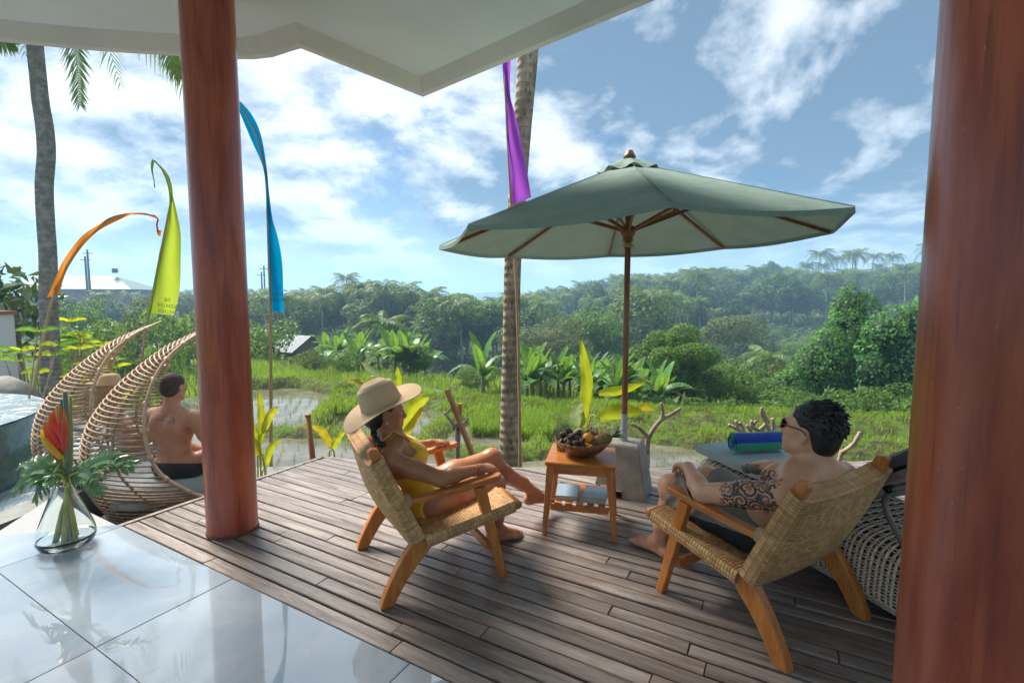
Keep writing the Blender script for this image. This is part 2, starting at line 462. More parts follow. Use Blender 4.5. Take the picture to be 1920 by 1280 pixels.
def bund(px, z=-1.55, w=.45, h=.28, top=None):
    P = np.array([PZ(u, v_, z)[:2] for u, v_ in px]); P = crom(P, max(8, 5 * len(P)))
    BUNDS.append((P, w, h))
    n = len(P); T = np.gradient(P, axis=0); T /= np.linalg.norm(T, axis=1)[:, None]; N = np.stack([-T[:, 1], T[:, 0]], 1)
    prof = [(-1.3, -.12), (-.9, .35), (-.5, .85), (0, 1.0), (.5, .85), (.9, .35), (1.3, -.12)]
    V = []
    for i in range(n):
        wob = (1 + .10 * math.sin(i * 1.7) + .1 * math.sin(i * .61 + 2)) * (.35 + .65 * min(1, min(i, n - 1 - i) / 3)); hh = h * min(1, .05 + min(i, n - 1 - i) / 2.5)
        for a, b in prof:
            q = P[i] + N[i] * a * w * wob; V.append((q[0], q[1], WZ - .03 + b * hh * (1 + .08 * math.sin(i * 2.3 + a))))
    k = len(prof)
    F = [(i * k + j, i * k + j + 1, (i + 1) * k + j + 1, (i + 1) * k + j) for i in range(n - 1) for j in range(k - 1)]
    mm = MB(); mm.add(V, F); return tag(mm.build('paddy_bund', MAT['bund'], smooth=True), kind='structure')
bund([(400, 786), (470, 797), (560, 802), (640, 805), (720, 818), (800, 826), (880, 838), (960, 842), (1040, 836), (1110, 834), (1180, 838)], w=.26, h=.2)
bund([(590, 802), (608, 775), (635, 752), (680, 736), (740, 730)], w=.38, h=.38)
bund([(380, 716), (470, 719), (560, 715), (620, 724), (680, 730)], w=.4, h=.4)
bund([(800, 826), (815, 800), (850, 782), (905, 770), (960, 768)], w=.35, h=.25)
bund([(740, 728), (800, 748), (880, 752), (960, 757), (1040, 762)], w=.7, h=.35)
bund([(1000, 838), (1012, 815), (1035, 795), (1080, 782)], w=.28, h=.2)
bund([(960, 780), (1080, 787), (1160, 800), (1250, 812), (1330, 818), (1420, 822), (1520, 826), (1640, 832), (1760, 840)], w=.38, h=.3)
bund([(1060, 762), (1180, 775), (1300, 782), (1420, 787), (1560, 792), (1720, 797), (1860, 800)], w=.8, h=.4)
bund([(1520, 826), (1560, 838), (1640, 842), (1760, 845)], w=.22, h=.2)

# ---- terrace below the deck: masonry that carries deck and floor
E_ = np.array([math.cos(R(-29.4)), math.sin(R(-29.4))]); N_ = np.array([-E_[1], E_[0]])
A_ = np.array([-2.47, 2.943])
def EN(s, n): return A_ + E_ * s + N_ * n          # s along the boards, n out from the tile edge
MAT['stone'] = simple('grey_stone', (.18, .185, .18), (.25, .255, .25), 3., .75, bump=.15, bscale=30)
BACK = np.array([(-2.47, 2.943), (-1.72, 4.293), (-1.348, 4.174), (0.063, 3.985), (1.153, 3.970), (2.874, 4.105), (3.6, 4.26), (6.5, 4.9)])
bn = (BACK - A_) @ N_; bs = (BACK - A_) @ E_
m = MB()
m.prism([(-2.40, 2.93), (-1.70, 4.20), (-1.34, 4.09), (.06, 3.90), (1.15, 3.89), (2.87, 4.02), (3.6, 4.17), (6.4, 4.8), (7.5, -4), (-3.3, -4), (-3.0, 2.76)][::-1], -2.3, -0.075)
tag(m.build('terrace_base', simple('gap_shade_masonry', (.035, .032, .03), (.06, .055, .05), 4., .95)), 'rough masonry terrace carrying the deck and tiled floor', 'terrace', kind='structure')  # coloured near black so the gaps between planks look shaded

# ---- deck of separate weathered planks
MAT['deck'] = wood_mat('weathered_deck', (.165, .128, .108), (.300, .255, .228), (.080, .060, .050), ring=16, rough=.34, sc=(.9, 10, 10), bump=.25, rnd=.20)
deck = thing('deck', None, None, (float(A_[0]), float(A_[1]), 0), R(-29.4)); tag(deck, kind='structure')
PW, GAP = .0815, .0085
NB = int((bn.max()) / PW)
for i in range(NB):
    n0, n1 = i * PW + GAP * .5 + .004, (i + 1) * PW - GAP * .5 + .004
    if i == 0: n0 = .006
    sl = [float(np.interp(n, bn, bs)) + .045 for n in (n0, n1)]
    smax = 7.2
    cuts = [0.0]
    s0 = max(sl); x = s0 + random.uniform(.25, 2.2)
    cs = []
    while x < smax: cs.append(x); x += random.uniform(1.1, 2.7)
    ends = [None] + cs + [smax]
    for j in range(len(ends) - 1):
        a0, a1 = (sl if j == 0 else (ends[j] + .002, ends[j] + .002)); b = ends[j + 1] - .002
        if b - max(a0, a1) < .03: continue
        zt = random.uniform(-.0025, .0025); ti = random.uniform(-.002, .002); c_ = .0035
        o0 = random.uniform(-.0018, .0018)
        n0j, n1j = n0 + o0, n1 + o0
        mx = b
        def L(s, n, z): return (s - mx, n - n0j, z)
        top0, top1 = zt - ti, zt + ti
        V = [L(a0, n0j, top0 - .03), L(b, n0j, top0 - .03), L(b, n1j, top1 - .03), L(a1, n1j, top1 - .03),
             L(a0, n0j, top0 - c_), L(b, n0j, top0 - c_), L(b, n1j, top1 - c_), L(a1, n1j, top1 - c_),
             L(a0 + c_ * .5, n0j + c_, top0), L(b - c_ * .5, n0j + c_, top0), L(b - c_ * .5, n1j - c_, top1), L(a1 + c_ * .5, n1j - c_, top1)]
        F = [(0, 3, 2, 1), (8, 9, 10, 11)] + [(k, (k + 1) % 4, 4 + (k + 1) % 4, 4 + k) for k in range(4)] + [(4 + k, 4 + (k + 1) % 4, 8 + (k + 1) % 4, 8 + k) for k in range(4)]
        m = MB(); m.add(V, F); o = m.build('plank', MAT['deck'], deck); o.location = (mx, n0j, 0)
m = MB()
for a, b in zip(BACK[:-1], BACK[1:]):
    a3 = np.array([a[0], a[1], -.055]); b3 = np.array([b[0], b[1], -.055]); m.bar(a3, b3, .032, .105)
o = m.build('edge_board', MAT['deck'], deck, off=None)
o.matrix_parent_inverse = (Matrix.Translation((float(A_[0]), float(A_[1]), 0)) @ Matrix.Rotation(R(-29.4), 4, 'Z')).inverted()

# ---- polished pale tiles
t = NT('polished_tile'); v = t.co('Object')
c = t.mix(t.ramp(t.noise(v, 1.4, 6, .6, .8), .35, .7), (.27, .335, .405, 1), (.36, .42, .48, 1))
c = t.mix(t.ramp(t.noise(v, 11., 5), .55, .8), c, (.28, .31, .35, 1))
MAT['tile'] = t.done(t.bsdf(base=c, rough=t.ramp(t.noise(v, 3.5, 6, .65, 1.0), .42, .72, .025, .12), ior=2.3, spec=.5, normal=t.bump(t.noise(v, 2.2, 2), .035, .02)))
floor = thing('tiled_floor', None, None, (float(A_[0]), float(A_[1]), 0), R(-29.4)); tag(floor, kind='structure')
def clip(poly, n, d):
    out = []
    for k in range(len(poly)):
        p, q = np.array(poly[k]), np.array(poly[(k + 1) % len(poly)]); a, b = p @ n - d, q @ n - d
        if a <= 0: out.append(p)
        if (a < 0) != (b < 0) and abs(a - b) > 1e-9: out.append(p + (q - p) * a / (a - b))
    return out
Lq = np.array([-3.05, 2.80]) - A_; Lq = np.array([Lq @ E_, Lq @ N_]); ln = np.array([-Lq[1], Lq[0]]); ln /= np.linalg.norm(ln)
if ln @ np.array([1.0, -1.0]) > 0: ln = -ln
TS0 = -2.386 - float(E_ @ A_)
for i in range(-4, 6):
    for j in range(0, 9):
        s0, s1 = TS0 + (i - 1) * 1.17, TS0 + i * 1.17
        n0, n1 = -.565 - (j) * .6, -.565 - (j - 1) * .6
        n1 = min(n1, -.002)
        g = .0018
        poly = [np.array(p) for p in ((s0 + g, n0 + g), (s1 - g, n0 + g), (s1 - g, n1 - g), (s0 + g, n1 - g))]
        poly = clip(poly, ln, 0.0)
        if len(poly) < 3: continue
        c0 = np.mean(poly, 0); dz = random.uniform(-.0006, .0006)
        m = MB(); k = len(poly); ins = [c0 + (p - c0) * (1 - .003) for p in poly]
        V = [(p[0] - c0[0], p[1] - c0[1], -.02) for p in poly] + [(p[0] - c0[0], p[1] - c0[1], -.0015) for p in poly] + [(p[0] - c0[0], p[1] - c0[1], dz) for p in ins]
        F = [tuple(range(k))[::-1], tuple(range(2 * k, 3 * k))] + [(a + q * k, (a + 1) % k + q * k, (a + 1) % k + (q + 1) * k, a + (q + 1) * k) for a in range(k) for q in (0, 1)]
        m.add(V, F); o = m.build('tile', MAT['tile'], floor); o.location = (c0[0], c0[1], 0)
m = MB(); m.prism([tuple(EN(-1.0, -.004)), tuple(EN(7.2, -.004)), tuple(EN(7.2, -5.4)), tuple(EN(-4.5, -5.4)), tuple(EN(-3.2, -1.7)), tuple(EN(-.55, -.42))][::-1], -.07, -.012)
o = m.build('grout', simple('grout', (.33, .34, .35), rough=.8), floor, off=None)
o.matrix_parent_inverse = (Matrix.Translation((float(A_[0]), float(A_[1]), 0)) @ Matrix.Rotation(R(-29.4), 4, 'Z')).inverted()

# ---- roof: plaster soffit with a turned-down lip
MAT['plaster'] = simple('white_plaster', (.66, .67, .68), (.60, .61, .62), 1.2, .8, bump=.05, bscale=18)
MAT['lip'] = simple('cream_plaster', (.64, .60, .575), (.57, .535, .51), 1.6, .8, bump=.05, bscale=18)
SOF, LIP = 3.20, 3.115
edge_px = [(-120, 62), (0, 75), (90, 84), (180, 92), (270, 98), (355, 103), (420, 107), (470, 108), (505, 104), (535, 94), (562, 86), (792, 178), (1215, 0)]
ED = [PZ(u, v_, LIP)[:2] for u, v_ in edge_px]
dirR = ED[-1] - ED[-2]; dirR /= np.linalg.norm(dirR)
ED.append(ED[-1] + dirR * 3.5)
ED.insert(0, ED[0] + np.array([-3.0, .2]))
outline = ED + [np.array([4.0, -2.6]), np.array([-7.5, -2.6])]  # unseen back of the roof cut short to let in fill light
roof = thing('roof', 'white plaster roof slab with wavy turned down edge', 'roof', (0, 0, SOF))
m = MB(); m.prism([tuple(p) for p in outline][::-1], SOF + .002, SOF + .35); m.build('soffit', MAT['plaster'], roof, off=(0, 0, SOF))
def offset_poly(P, d):
    P = np.array(P); T = np.gradient(P, axis=0)
    out = []
    for i in range(len(P)):
        if 0 < i < len(P) - 1:
            a = P[i] - P[i - 1]; b = P[i + 1] - P[i]; a = a / np.linalg.norm(a); b = b / np.linalg.norm(b)
            na = np.array([a[1], -a[0]]); nb = np.array([b[1], -b[0]]); nn = na + nb; nn /= (1 + na @ nb); out.append(P[i] + nn * d)
        else:
            a = T[i] / np.linalg.norm(T[i]); out.append(P[i] + np.array([a[1], -a[0]]) * d)
    return np.array(out)
INN = offset_poly(ED, .10); OUT = np.array(ED) - (INN - np.array(ED)) * .3
m = MB(); n = len(ED); V = []
for a, b in zip(OUT, INN):
    V += [(a[0], a[1], SOF + .37), (a[0], a[1], LIP), (a[0] + (b[0] - a[0]) * .42, a[1] + (b[1] - a[1]) * .42, LIP), (b[0], b[1], SOF + .006)]
m.add(V, [(i * 4 + k, (i + 1) * 4 + k, (i + 1) * 4 + k + 1, i * 4 + k + 1) for i in range(n - 1) for k in range(3)])
m.build('lip', MAT['lip'], roof, off=(0, 0, SOF))

# ---- stained timber columns
t = NT('stained_column'); v = t.co('Object', (5, 5, .7))
c = t.mix(t.ramp(t.noise(v, 2.0, 5, .6, .4), .34, .66), (.28, .036, .012, 1), (.45, .092, .034, 1))
c = t.mix(t.ramp(t.noise(v, 5., 3), .45, .8, 0, .45), c, (.17, .022, .010, 1))
c = t.mix(t.ramp(t.noise(t.co('Object', (26, 26, .9)), 3., 5, .6), .52, .7, 0, .5), c, (.13, .020, .009, 1))
c = t.mix(t.ramp(t.noise(t.co('Object', (9, 9, 5)), 9., 3), .70, .76, 0, .55), c, (.45, .22, .14, 1))
MAT['column'] = t.done(t.bsdf(base=c, rough=t.ramp(t.noise(v, 3., 3), .2, .8, .26, .42), coat=.25, coatr=.2, normal=t.bump(t.noise(v, 5., 4), .10, .006)))
def column(x, y, r, label):
    col = thing('column', label, 'column', (x, y, 0))
    m = MB(); m.lathe([(r * 1.01, -.05)] + [(r * (1 - .004 * z), z) for z in np.linspace(0.0, SOF + .05, 12)], 40); m.build('shaft', MAT['column'], col, smooth=True)
    m = MB(); m.lathe([(r + .004, -.02), (r + .004, .012), (r, .016)], 40); m.build('base_ring', simple('column_foot', (.09, .03, .02), rough=.6), col, smooth=True)
    return col
column(-1.725, 2.885, .140, 'red brown timber column standing on the deck between pod chair and woman')
ca = math.atan(.836) + math.asin(.145 / 1.32)
column(1.32 * math.sin(ca), 1.32 * math.cos(ca), .145, 'red brown timber column beside the woven sun lounger')

# ---- raised round pool on the left with its overflow trough
t = NT('pool_water'); v = t.co('Object')
MAT['pool'] = t.done(t.bsdf(base=(.30, .40, .47, 1), rough=.05, ior=1.33, spec=.6, normal=t.bump(t.noise(v, 6., 4, .6, .6), .9, .05)))
PC = np.array([-6.95, 4.25]); PR = 2.02
t = NT('pool_tile'); v = t.co('Object')
br = t.n('ShaderNodeTexVoronoi'); br.inputs['Scale'].default_value = 14; t.set(br.inputs['Vector'], v)
MAT['pooltile'] = t.done(t.bsdf(base=t.mix(br.outputs['Distance'], (.05, .12, .11, 1), (.12, .20, .18, 1)), rough=.12, normal=t.bump(t.noise(v, 12, 3), .2, .02)))
pool = thing('swimming_pool', 'raised round pool with overflowing water beside the pod chairs', 'pool', (PC[0], PC[1], -.6)); tag(pool)
m = MB(); m.lathe([(PR - .25, .80), (PR - .03, .80), (PR, .77), (PR + .02, .1), (PR + .02, -.2)], 64); m.build('wall', MAT['pooltile'], pool, smooth=True)
m = MB(); m.lathe([(0.001, .812), (PR - .10, .812), (PR - .005, .805)], 64); m.build('water', MAT['pool'], pool, smooth=True)
m = MB(); m.lathe([(PR, .16), (PR + .62, .16)], 64); m.build('overflow', MAT['pool'], pool)
m = MB(); m.lathe([(PR + .6, -.3), (PR + .6, .22), (PR + .95, .25), (PR + .95, -.3)], 64); m.build('curb', MAT['stone'], pool)
# paved ledge the pods stand on
m = MB(); m.prism([(-3.95, 5.4), (-2.35, 5.55), (-1.9, 4.6), (-2.55, 3.2), (-3.2, 3.0), (-3.5, 3.4)], -2.2, -.52)
m.prism([(-5.4, 6.1), (-3.9, 6.0), (-3.95, 5.4), (-3.5, 4.2), (-4.2, 5.0)], -2.2, -.515)
tag(m.build('stone_ledge', MAT['stone']), 'grey stone ledge below the deck under the pod chairs', 'ledge', kind='structure')
# ================================================================== FURNITURE AND OBJECTS ON THE DECK
MAT['teak'] = wood_mat('teak', (.45, .140, .026), (.58, .225, .048), (.27, .075, .015), ring=14, rough=.38, sc=(2.0, 16, 16), bump=.06, rnd=.10)
MAT['teakz'] = wood_mat('teak_upright', (.45, .140, .026), (.58, .225, .048), (.27, .075, .015), ring=14, rough=.38, sc=(16, 16, 2.0), bump=.06, rnd=.10)
MAT['cord'] = weave_mat('seagrass_cord', (.52, .270, .100), (.76, .47, .215), 72, 42, dark=.68, bump=.9)
MAT['cordwrap'] = weave_mat('seagrass_wrap', (.47, .31, .15), (.66, .48, .27), 150, 26, dark=.55)
MAT['cordplain'] = simple('cord_edge', (.50, .34, .17), (.62, .46, .26), 60., .7, bump=.5, bscale=160)

# ---- lounge chairs
def lounge_chair(loc, rz, label):
    ch = thing('lounge_chair', label, 'chair', loc, rz, None)
    HW = .300
    for sy in (-1, 1):
        y0, y1 = sy * HW - .0225, sy * HW + .0225
        leg = crom([(-.002, 0), (.035, .075), (.09, .165), (.155, .245), (.19, .285)], 14)
        wd = np.interp(np.linspace(0, 1, 14), [0, .35, .75, 1], [.030, .036, .047, .046])
        T = np.gradient(leg, axis=0); T /= np.linalg.norm(T, axis=1)[:, None]; N = np.stack([-T[:, 1], T[:, 0]], 1)
        up = leg + N * wd[:, None]; dn = leg - N * wd[:, None]
        up[0, 1] = 0; dn[0, 1] = 0
        poly = list(map(tuple, dn)) + list(map(tuple, up[::-1]))
        m = MB(); m.sideprism(poly, y0, y1); m.build('leg', MAT['teakz'], ch, bevel=.006)
        # front leg: slanted, crosses the seat rail and carries the armrest
        m = MB(); a = np.array([.595, sy * (HW + .018), 0]); b = np.array([.462, sy * (HW + .018), .492])
        m.sideprism([(.572, 0), (.612, 0), (.492, .494), (.436, .488)], sy * (HW + .019) - .02, sy * (HW + .019) + .02)
        m.build('leg', MAT['teakz'], ch, bevel=.005)
        m = MB(); m.sideprism([(.195, .27), (.125, .275), (-.068, .735), (-.055, .752), (-.022, .748), (-.015, .735)], y0 + .003, y1 - .003)
        m.build('back_post', MAT['teakz'], ch, bevel=.006)
        m = MB(); m.bar((.13, sy * HW, .262), (.66, sy * HW, .352), .038, .05); m.build('seat_rail', MAT['teak'], ch, bevel=.004)
        # armrest board, wider and rounded at the front
        n = 15; m = MB()
        cen = crom([(.075, .478), (.20, .486), (.36, .500), (.50, .517), (.585, .524)], n)
        wdt = np.interp(np.linspace(0, 1, n), [0, .3, .7, .9, .97, 1], [.022, .026, .034, .036, .030, .012])
        V = []
        for (x, z), w in zip(cen, wdt):
            yc = sy * (HW + .006)
            V += [(x, yc - w, z - .014), (x, yc + w, z - .014), (x, yc + w, z + .008), (x, yc + w - .006, z + .014), (x, yc - w + .006, z + .014), (x, yc - w, z + .008)]
        F = [(i * 6 + k, (i + 1) * 6 + k, (i + 1) * 6 + (k + 1) % 6, i * 6 + (k + 1) % 6) for i in range(n - 1) for k in range(6)]
        F += [tuple(range(6)), tuple((n - 1) * 6 + k for k in range(6))[::-1]]
        m.add(V, F); arm_ = m.build('armrest', MAT['teak'], ch, smooth=False, bevel=.003)
        m = MB(); m.tube([(.045, sy * (HW - .002), .476), (.085, sy * (HW + .002), .479), (.125, sy * (HW + .005), .482)], [.031, .034, .031], 12)
        m.build('cord_binding', MAT['cordwrap'], arm_, smooth=True)
    m = MB(); m.bar((.515, -.30, .17), (.515, .30, .17), .022, .045); m.build('stretcher', MAT['teak'], ch, bevel=.004)
    m = MB(); m.tube([(.672, -.335, .362), (.672, 0, .362), (.672, .335, .362)], .023, 12); m.build('front_rail', MAT['teak'], ch, smooth=True)
    # plaited seat and back: a closed shell round the rails, sagging in the middle
    def shell(p0, p1, nrm, n_u, sag, th, y_hw, top_dip=0.0):
        def pt(a, b, side):
            y = (b * 2 - 1) * y_hw; e = 1 - (b * 2 - 1) ** 2
            base = np.array(p0) * (1 - a) + np.array(p1) * a
            base = base - np.array(nrm) * sag * e * math.sin(math.pi * min(1, .12 + a * .85))
            base = base + (np.array(p1) - np.array(p0)) * (-top_dip * e * a)
            edge = 1 - abs(b * 2 - 1) ** 14
            base = base + np.array(nrm) * side * (th * (.86 + .14 * edge))
            return (base[0], y, base[1])
        m = MB(); L = np.linalg.norm(np.array(p1) - np.array(p0))
        m.grid(lambda a, b: pt(a, b, 1), n_u, 25, (L, 2 * y_hw)); m.grid(lambda a, b: pt(1 - a, b, -1), n_u, 25, (L, 2 * y_hw))
        for b in (0, 1):
            m.grid(lambda a, c_: tuple(np.array(pt(a, b, 1)) * (1 - c_) + np.array(pt(a, b, -1)) * c_ + np.array([0, (2 * b - 1) * .008 * math.sin(math.pi * c_), 0])) if b else
                   tuple(np.array(pt(1 - a, b, 1)) * (1 - c_) + np.array(pt(1 - a, b, -1)) * c_ + np.array([0, (2 * b - 1) * .008 * math.sin(math.pi * c_), 0])), n_u, 5, (L, .06))
        for a in (0, 1):
            m.grid(lambda b, c_: tuple(np.array(pt(a, b if a == 0 else 1 - b, 1)) * (1 - c_) + np.array(pt(a, b if a == 0 else 1 - b, -1)) * c_), 25, 3, (2 * y_hw, .06))
        return m
    d = np.array([.65 - .20, .352 - .272]); d /= np.linalg.norm(d)
    m = shell((.185, .278), (.655, .358), (-d[1], d[0]), 14, .024, .034, .337); m.build('woven_seat', MAT['cord'], ch, smooth=True)
    d = np.array([-.032 - .155, .695 - .285]); d /= np.linalg.norm(d)
    m = shell((.150, .290), (-.036, .700), (d[1], -d[0]), 14, .045, .040, .334, .06); m.build('woven_back', MAT['cord'], ch, smooth=True)
    return ch
chair_w = lounge_chair((-.719, 2.388, 0), R(27.4), 'teak lounge chair with plaited seat holding the woman in yellow')
chair_m = lounge_chair((1.300, 1.895, 0), R(120.2), 'teak lounge chair with plaited seat holding the tattooed man')

# ---- side table with slatted shelf
TA = math.atan2(2.757 - 2.837, .59 - .221)
tb = thing('side_table', 'small square teak side table carrying the fruit bowl', 'table', (.437, 2.955, 0), TA)
hx, hy, zt = .195, .180, .45
m = MB(); m.box((0, 0, zt - .012), (.415, .385, .024), ch=.006); m.build('table_top', MAT['teak'], tb)
for sx in (-1, 1):
    for sy in (-1, 1):
        m = MB()
        a = np.array([sx * (hx + .012), sy * (hy + .010), 0]); b = np.array([sx * (hx - .022), sy * (hy - .022), zt - .024])
        V = []
        for p, w in ((a, .014), (b, .024)):
            V += [p + np.array(q) * w for q in ((-1, -1, 0), (1, -1, 0), (1, 1, 0), (-1, 1, 0))]
        m.add(V, [(3, 2, 1, 0), (4, 5, 6, 7)] + [(k, (k + 1) % 4, 4 + (k + 1) % 4, 4 + k) for k in range(4)]); m.build('leg', MAT['teakz'], tb, bevel=.004)
for sy in (-1, 1):
    m = MB(); m.box((0, sy * (hy - .022), zt - .052), (.32, .018, .05)); m.build('apron', MAT['teak'], tb)
    m = MB(); m.box((0, sy * (hy - .012), .170), (.345, .020, .034)); m.build('shelf_rail', MAT['teak'], tb)
for sx in (-1, 1):
    m = MB(); m.box((sx * (hx - .022), 0, zt - .052), (.018, .29, .05)); m.build('apron', MAT['teak'], tb)
for i in range(5):
    m = MB(); m.box((-.13 + i * .065, 0, .192), (.040, .35, .012)); m.build('shelf_slat', MAT['teak'], tb)
# books on the shelf
def book(x, y, rz, w, d_, h, label, cover, art):
    b = thing('book', label, 'book', tuple(np.array([.437, 2.955, 0]) + rotz(TA) @ np.array([x, y, .198])), TA + rz)
    m = MB(); m.box((0, 0, h / 2), (w - .006, d_ - .006, h - .008)); m.build('pages', simple('pages_' + art, (.62, .52, .40), (.5, .40, .28), 90., .9, sc=(1, 1, 30)), b)
    t = NT('cover_' + art); v = t.co('Object')
    if art == 'waves':
        s_ = t.n('ShaderNodeSeparateXYZ'); t.set(s_.inputs[0], v)
        g = t.math('ADD', s_.outputs[1], t.math('MULTIPLY', t.noise(v, 30, 4), .05))
        c = t.mix(t.ramp(g, -.02, .06), (.22, .36, .45, 1), (.55, .68, .78, 1)); c = t.mix(t.ramp(t.noise(t.co('Object', (6, 40, 1)), 3, 4), .55, .7), c, (.8, .62, .55, 1))
    else:
        vo = t.n('ShaderNodeTexVoronoi'); t.set(vo.inputs['Vector'], v); vo.inputs['Scale'].default_value = 130
        c = t.mix(t.ramp(vo.outputs['Distance'], .18, .32, 1, 0), (.25, .34, .40, 1), (.75, .80, .82, 1)); c = t.mix(t.ramp(t.noise(v, 22, 3), .5, .62), (.27, .37, .43, 1), c)
    mc = t.done(t.bsdf(base=c, rough=.25))
    m = MB(); m.box((0, 0, h - .002), (w, d_, .004)); m.box((0, 0, .002), (w, d_, .004)); m.box((-w / 2 + .002, 0, h / 2), (.004, d_, h - .0085)); m.build('cover', mc, b)
book(-.085, -.035, R(3), .135, .20, .030, 'book with pale speckled cover on the table shelf', None, 'speckled')
book(.090, -.045, R(-4), .135, .20, .036, 'thicker book with blue wave cover on the table shelf', None, 'waves')

# ---- fruit bowl and fruit
BW = np.array([.437, 2.950, .4505]); 
bowl = thing('fruit_bowl', 'fluted dark wooden bowl full of fruit on the teak table', 'bowl', tuple(BW))
m = MB(); nb, V = 72, []
prof = [(.070, 0), (.080, .004), (.118, .030), (.150, .062), (.172, .098), (.166, .098), (.140, .060), (.105, .032), (.06, .020), (.001, .018)]
for i, (r, z) in enumerate(prof):
    for k in range(nb):
        a = 2 * math.pi * k / nb; sc = 1 + (.035 * (z / .098) * math.cos(a * 24 + z * 22) if i < 5 else .025 * (z / .098) * math.cos(a * 24 + z * 22))
        zz = z + (.004 * math.cos(a * 24 + z * 22) if i in (4, 5) else 0)
        V.append((r * sc * math.cos(a), r * sc * math.sin(a), zz))
F = [(i * nb + k, i * nb + (k + 1) % nb, (i + 1) * nb + (k + 1) % nb, (i + 1) * nb + k) for i in range(len(prof) - 1) for k in range(nb)] + [tuple(range(nb))[::-1]]
m.add(V, F); m.build('bowl', wood_mat('bowl_wood', (.17, .055, .022), (.27, .095, .038), (.09, .03, .014), rough=.3, sc=(9, 9, 4), rnd=.02), bowl, smooth=True)
def atbowl(u, v, y): return PY(u, v, y)
MAT['salak'] = simple('snakefruit_skin', (.030, .016, .014), (.075, .036, .026), 60., .38, bump=.8, bscale=110)
MAT['orange'] = simple('orange_peel', (.78, .30, .015), (.80, .38, .03), 8., .4, bump=.25, bscale=170)
MAT['fruityel'] = simple('mango_skin', (.62, .52, .10), (.40, .42, .08), 7., .4)
MAT['fruitred'] = simple('dragonfruit_skin', (.50, .03, .07), (.34, .02, .05), 14., .4)
MAT['banana'] = simple('banana_skin', (.58, .40, .05), (.22, .20, .03), 16., .5)
sal = [(1062, 826, 2.93), (1055, 815, 2.97), (1072, 818, 2.91), (1067, 808, 2.96), (1082, 822, 2.90), (1078, 832, 2.86), (1090, 828, 2.88), (1060, 838, 2.88), (1068, 832, 2.86), (1092, 836, 2.87), (1083, 812, 2.97), (1094, 818, 2.95), (1052, 830, 2.93), (1076, 840, 2.86)]
for i, (u, v_, y) in enumerate(sal):
    f = thing('snake_fruit', 'dark brown snake fruit piled in the fluted bowl', 'fruit', tuple(atbowl(u, v_, y)), random.uniform(0, 6), 'snake fruit in the bowl')
    m = MB(); m.lathe([(.001, -.026), (.013, -.021), (.0215, -.006), (.0205, .008), (.011, .022), (.004, .030), (.001, .032)], 12, M=rotx(random.uniform(-.9, .9)) @ roty(random.uniform(-.9, .9))); m.build('skin', MAT['salak'], f, smooth=True)
for (u, v_, y, r, lab) in ((1102, 820, 2.92, .032, 'round orange lying on top of the fruit pile'), (1105, 841, 2.87, .030, 'round orange lying low against the bowl rim')):
    f = thing('orange', lab, 'fruit', tuple(atbowl(u, v_, y)))
    m = MB(); m.ball((0, 0, 0), (r, r, r * .95), 18, 12); m.build('peel', MAT['orange'], f, smooth=True)
    m = MB(); m.lathe([(.001, r * .955), (.004, r * .95), (.005, r * .93)], 8); m.build('stem_end', MAT['banana'], f)
f = thing('mango', 'yellow green mango behind the oranges in the bowl', 'fruit', tuple(atbowl(1087, 812, 3.0)))
m = MB(); m.ball((0, 0, 0), (.042, .030, .032), 16, 12, rotz(.4)); m.build('skin', MAT['fruityel'], f, smooth=True)
m = MB(); m.tube([(.035, .012, .008), (.045, .016, .012)], .003, 6); m.build('stalk', MAT['banana'], f)
f = thing('dragon_fruit', 'red dragon fruit between orange and pineapple', 'fruit', tuple(atbowl(1116, 820, 2.99)))
m = MB(); m.ball((0, 0, 0), (.042, .032, .034), 16, 12); m.build('skin', MAT['fruitred'], f, smooth=True)
m = MB()
for k in range(16):
    a = random.uniform(0, 6.28); e = random.uniform(-.4, 1.2); p = np.array([math.cos(a) * math.cos(e) * .04, math.sin(a) * math.cos(e) * .031, math.sin(e) * .033])
    m.tube([p * .95, p * 1.2 + (0, 0, .006), p * 1.4 + (0, 0, .016)], [.007, .005, .001], 4)
m.build('scales', simple('dragonfruit_scale', (.45, .09, .08), (.22, .3, .06), 30.), f)
for i, (u, v_, y, u2, v2) in enumerate(((1053, 822, 3.02, 1050, 803), (1047, 832, 3.02, 1044, 812), (1064, 812, 3.06, 1064, 795), (1083, 808, 3.06, 1090, 793), (1098, 810, 3.05, 1110, 800))):
    p0, p1 = atbowl(u, v_, y), atbowl(u2, v2, y)
    f = thing('banana', 'small ripe banana poking out behind the fruit pile', 'fruit', tuple(p0), 0, 'bananas in the bowl')
    d = p1 - p0; m = MB(); m.tube(crom([-d * 1.0 + (0, 0, -.015), -d * .2, d * .7 + (0.004, 0, .0)], 8), [.010, .014, .0155, .0155, .015, .013, .009, .005], 6); m.build('peel', MAT['banana'], f)
    m = MB(); m.tube([d * .68 + (0.004, 0, 0), d * 1.0 + (.002, 0, .003)], [.005, .003], 6); m.build('tip', simple('banana_tip', (.12, .08, .03)), f)
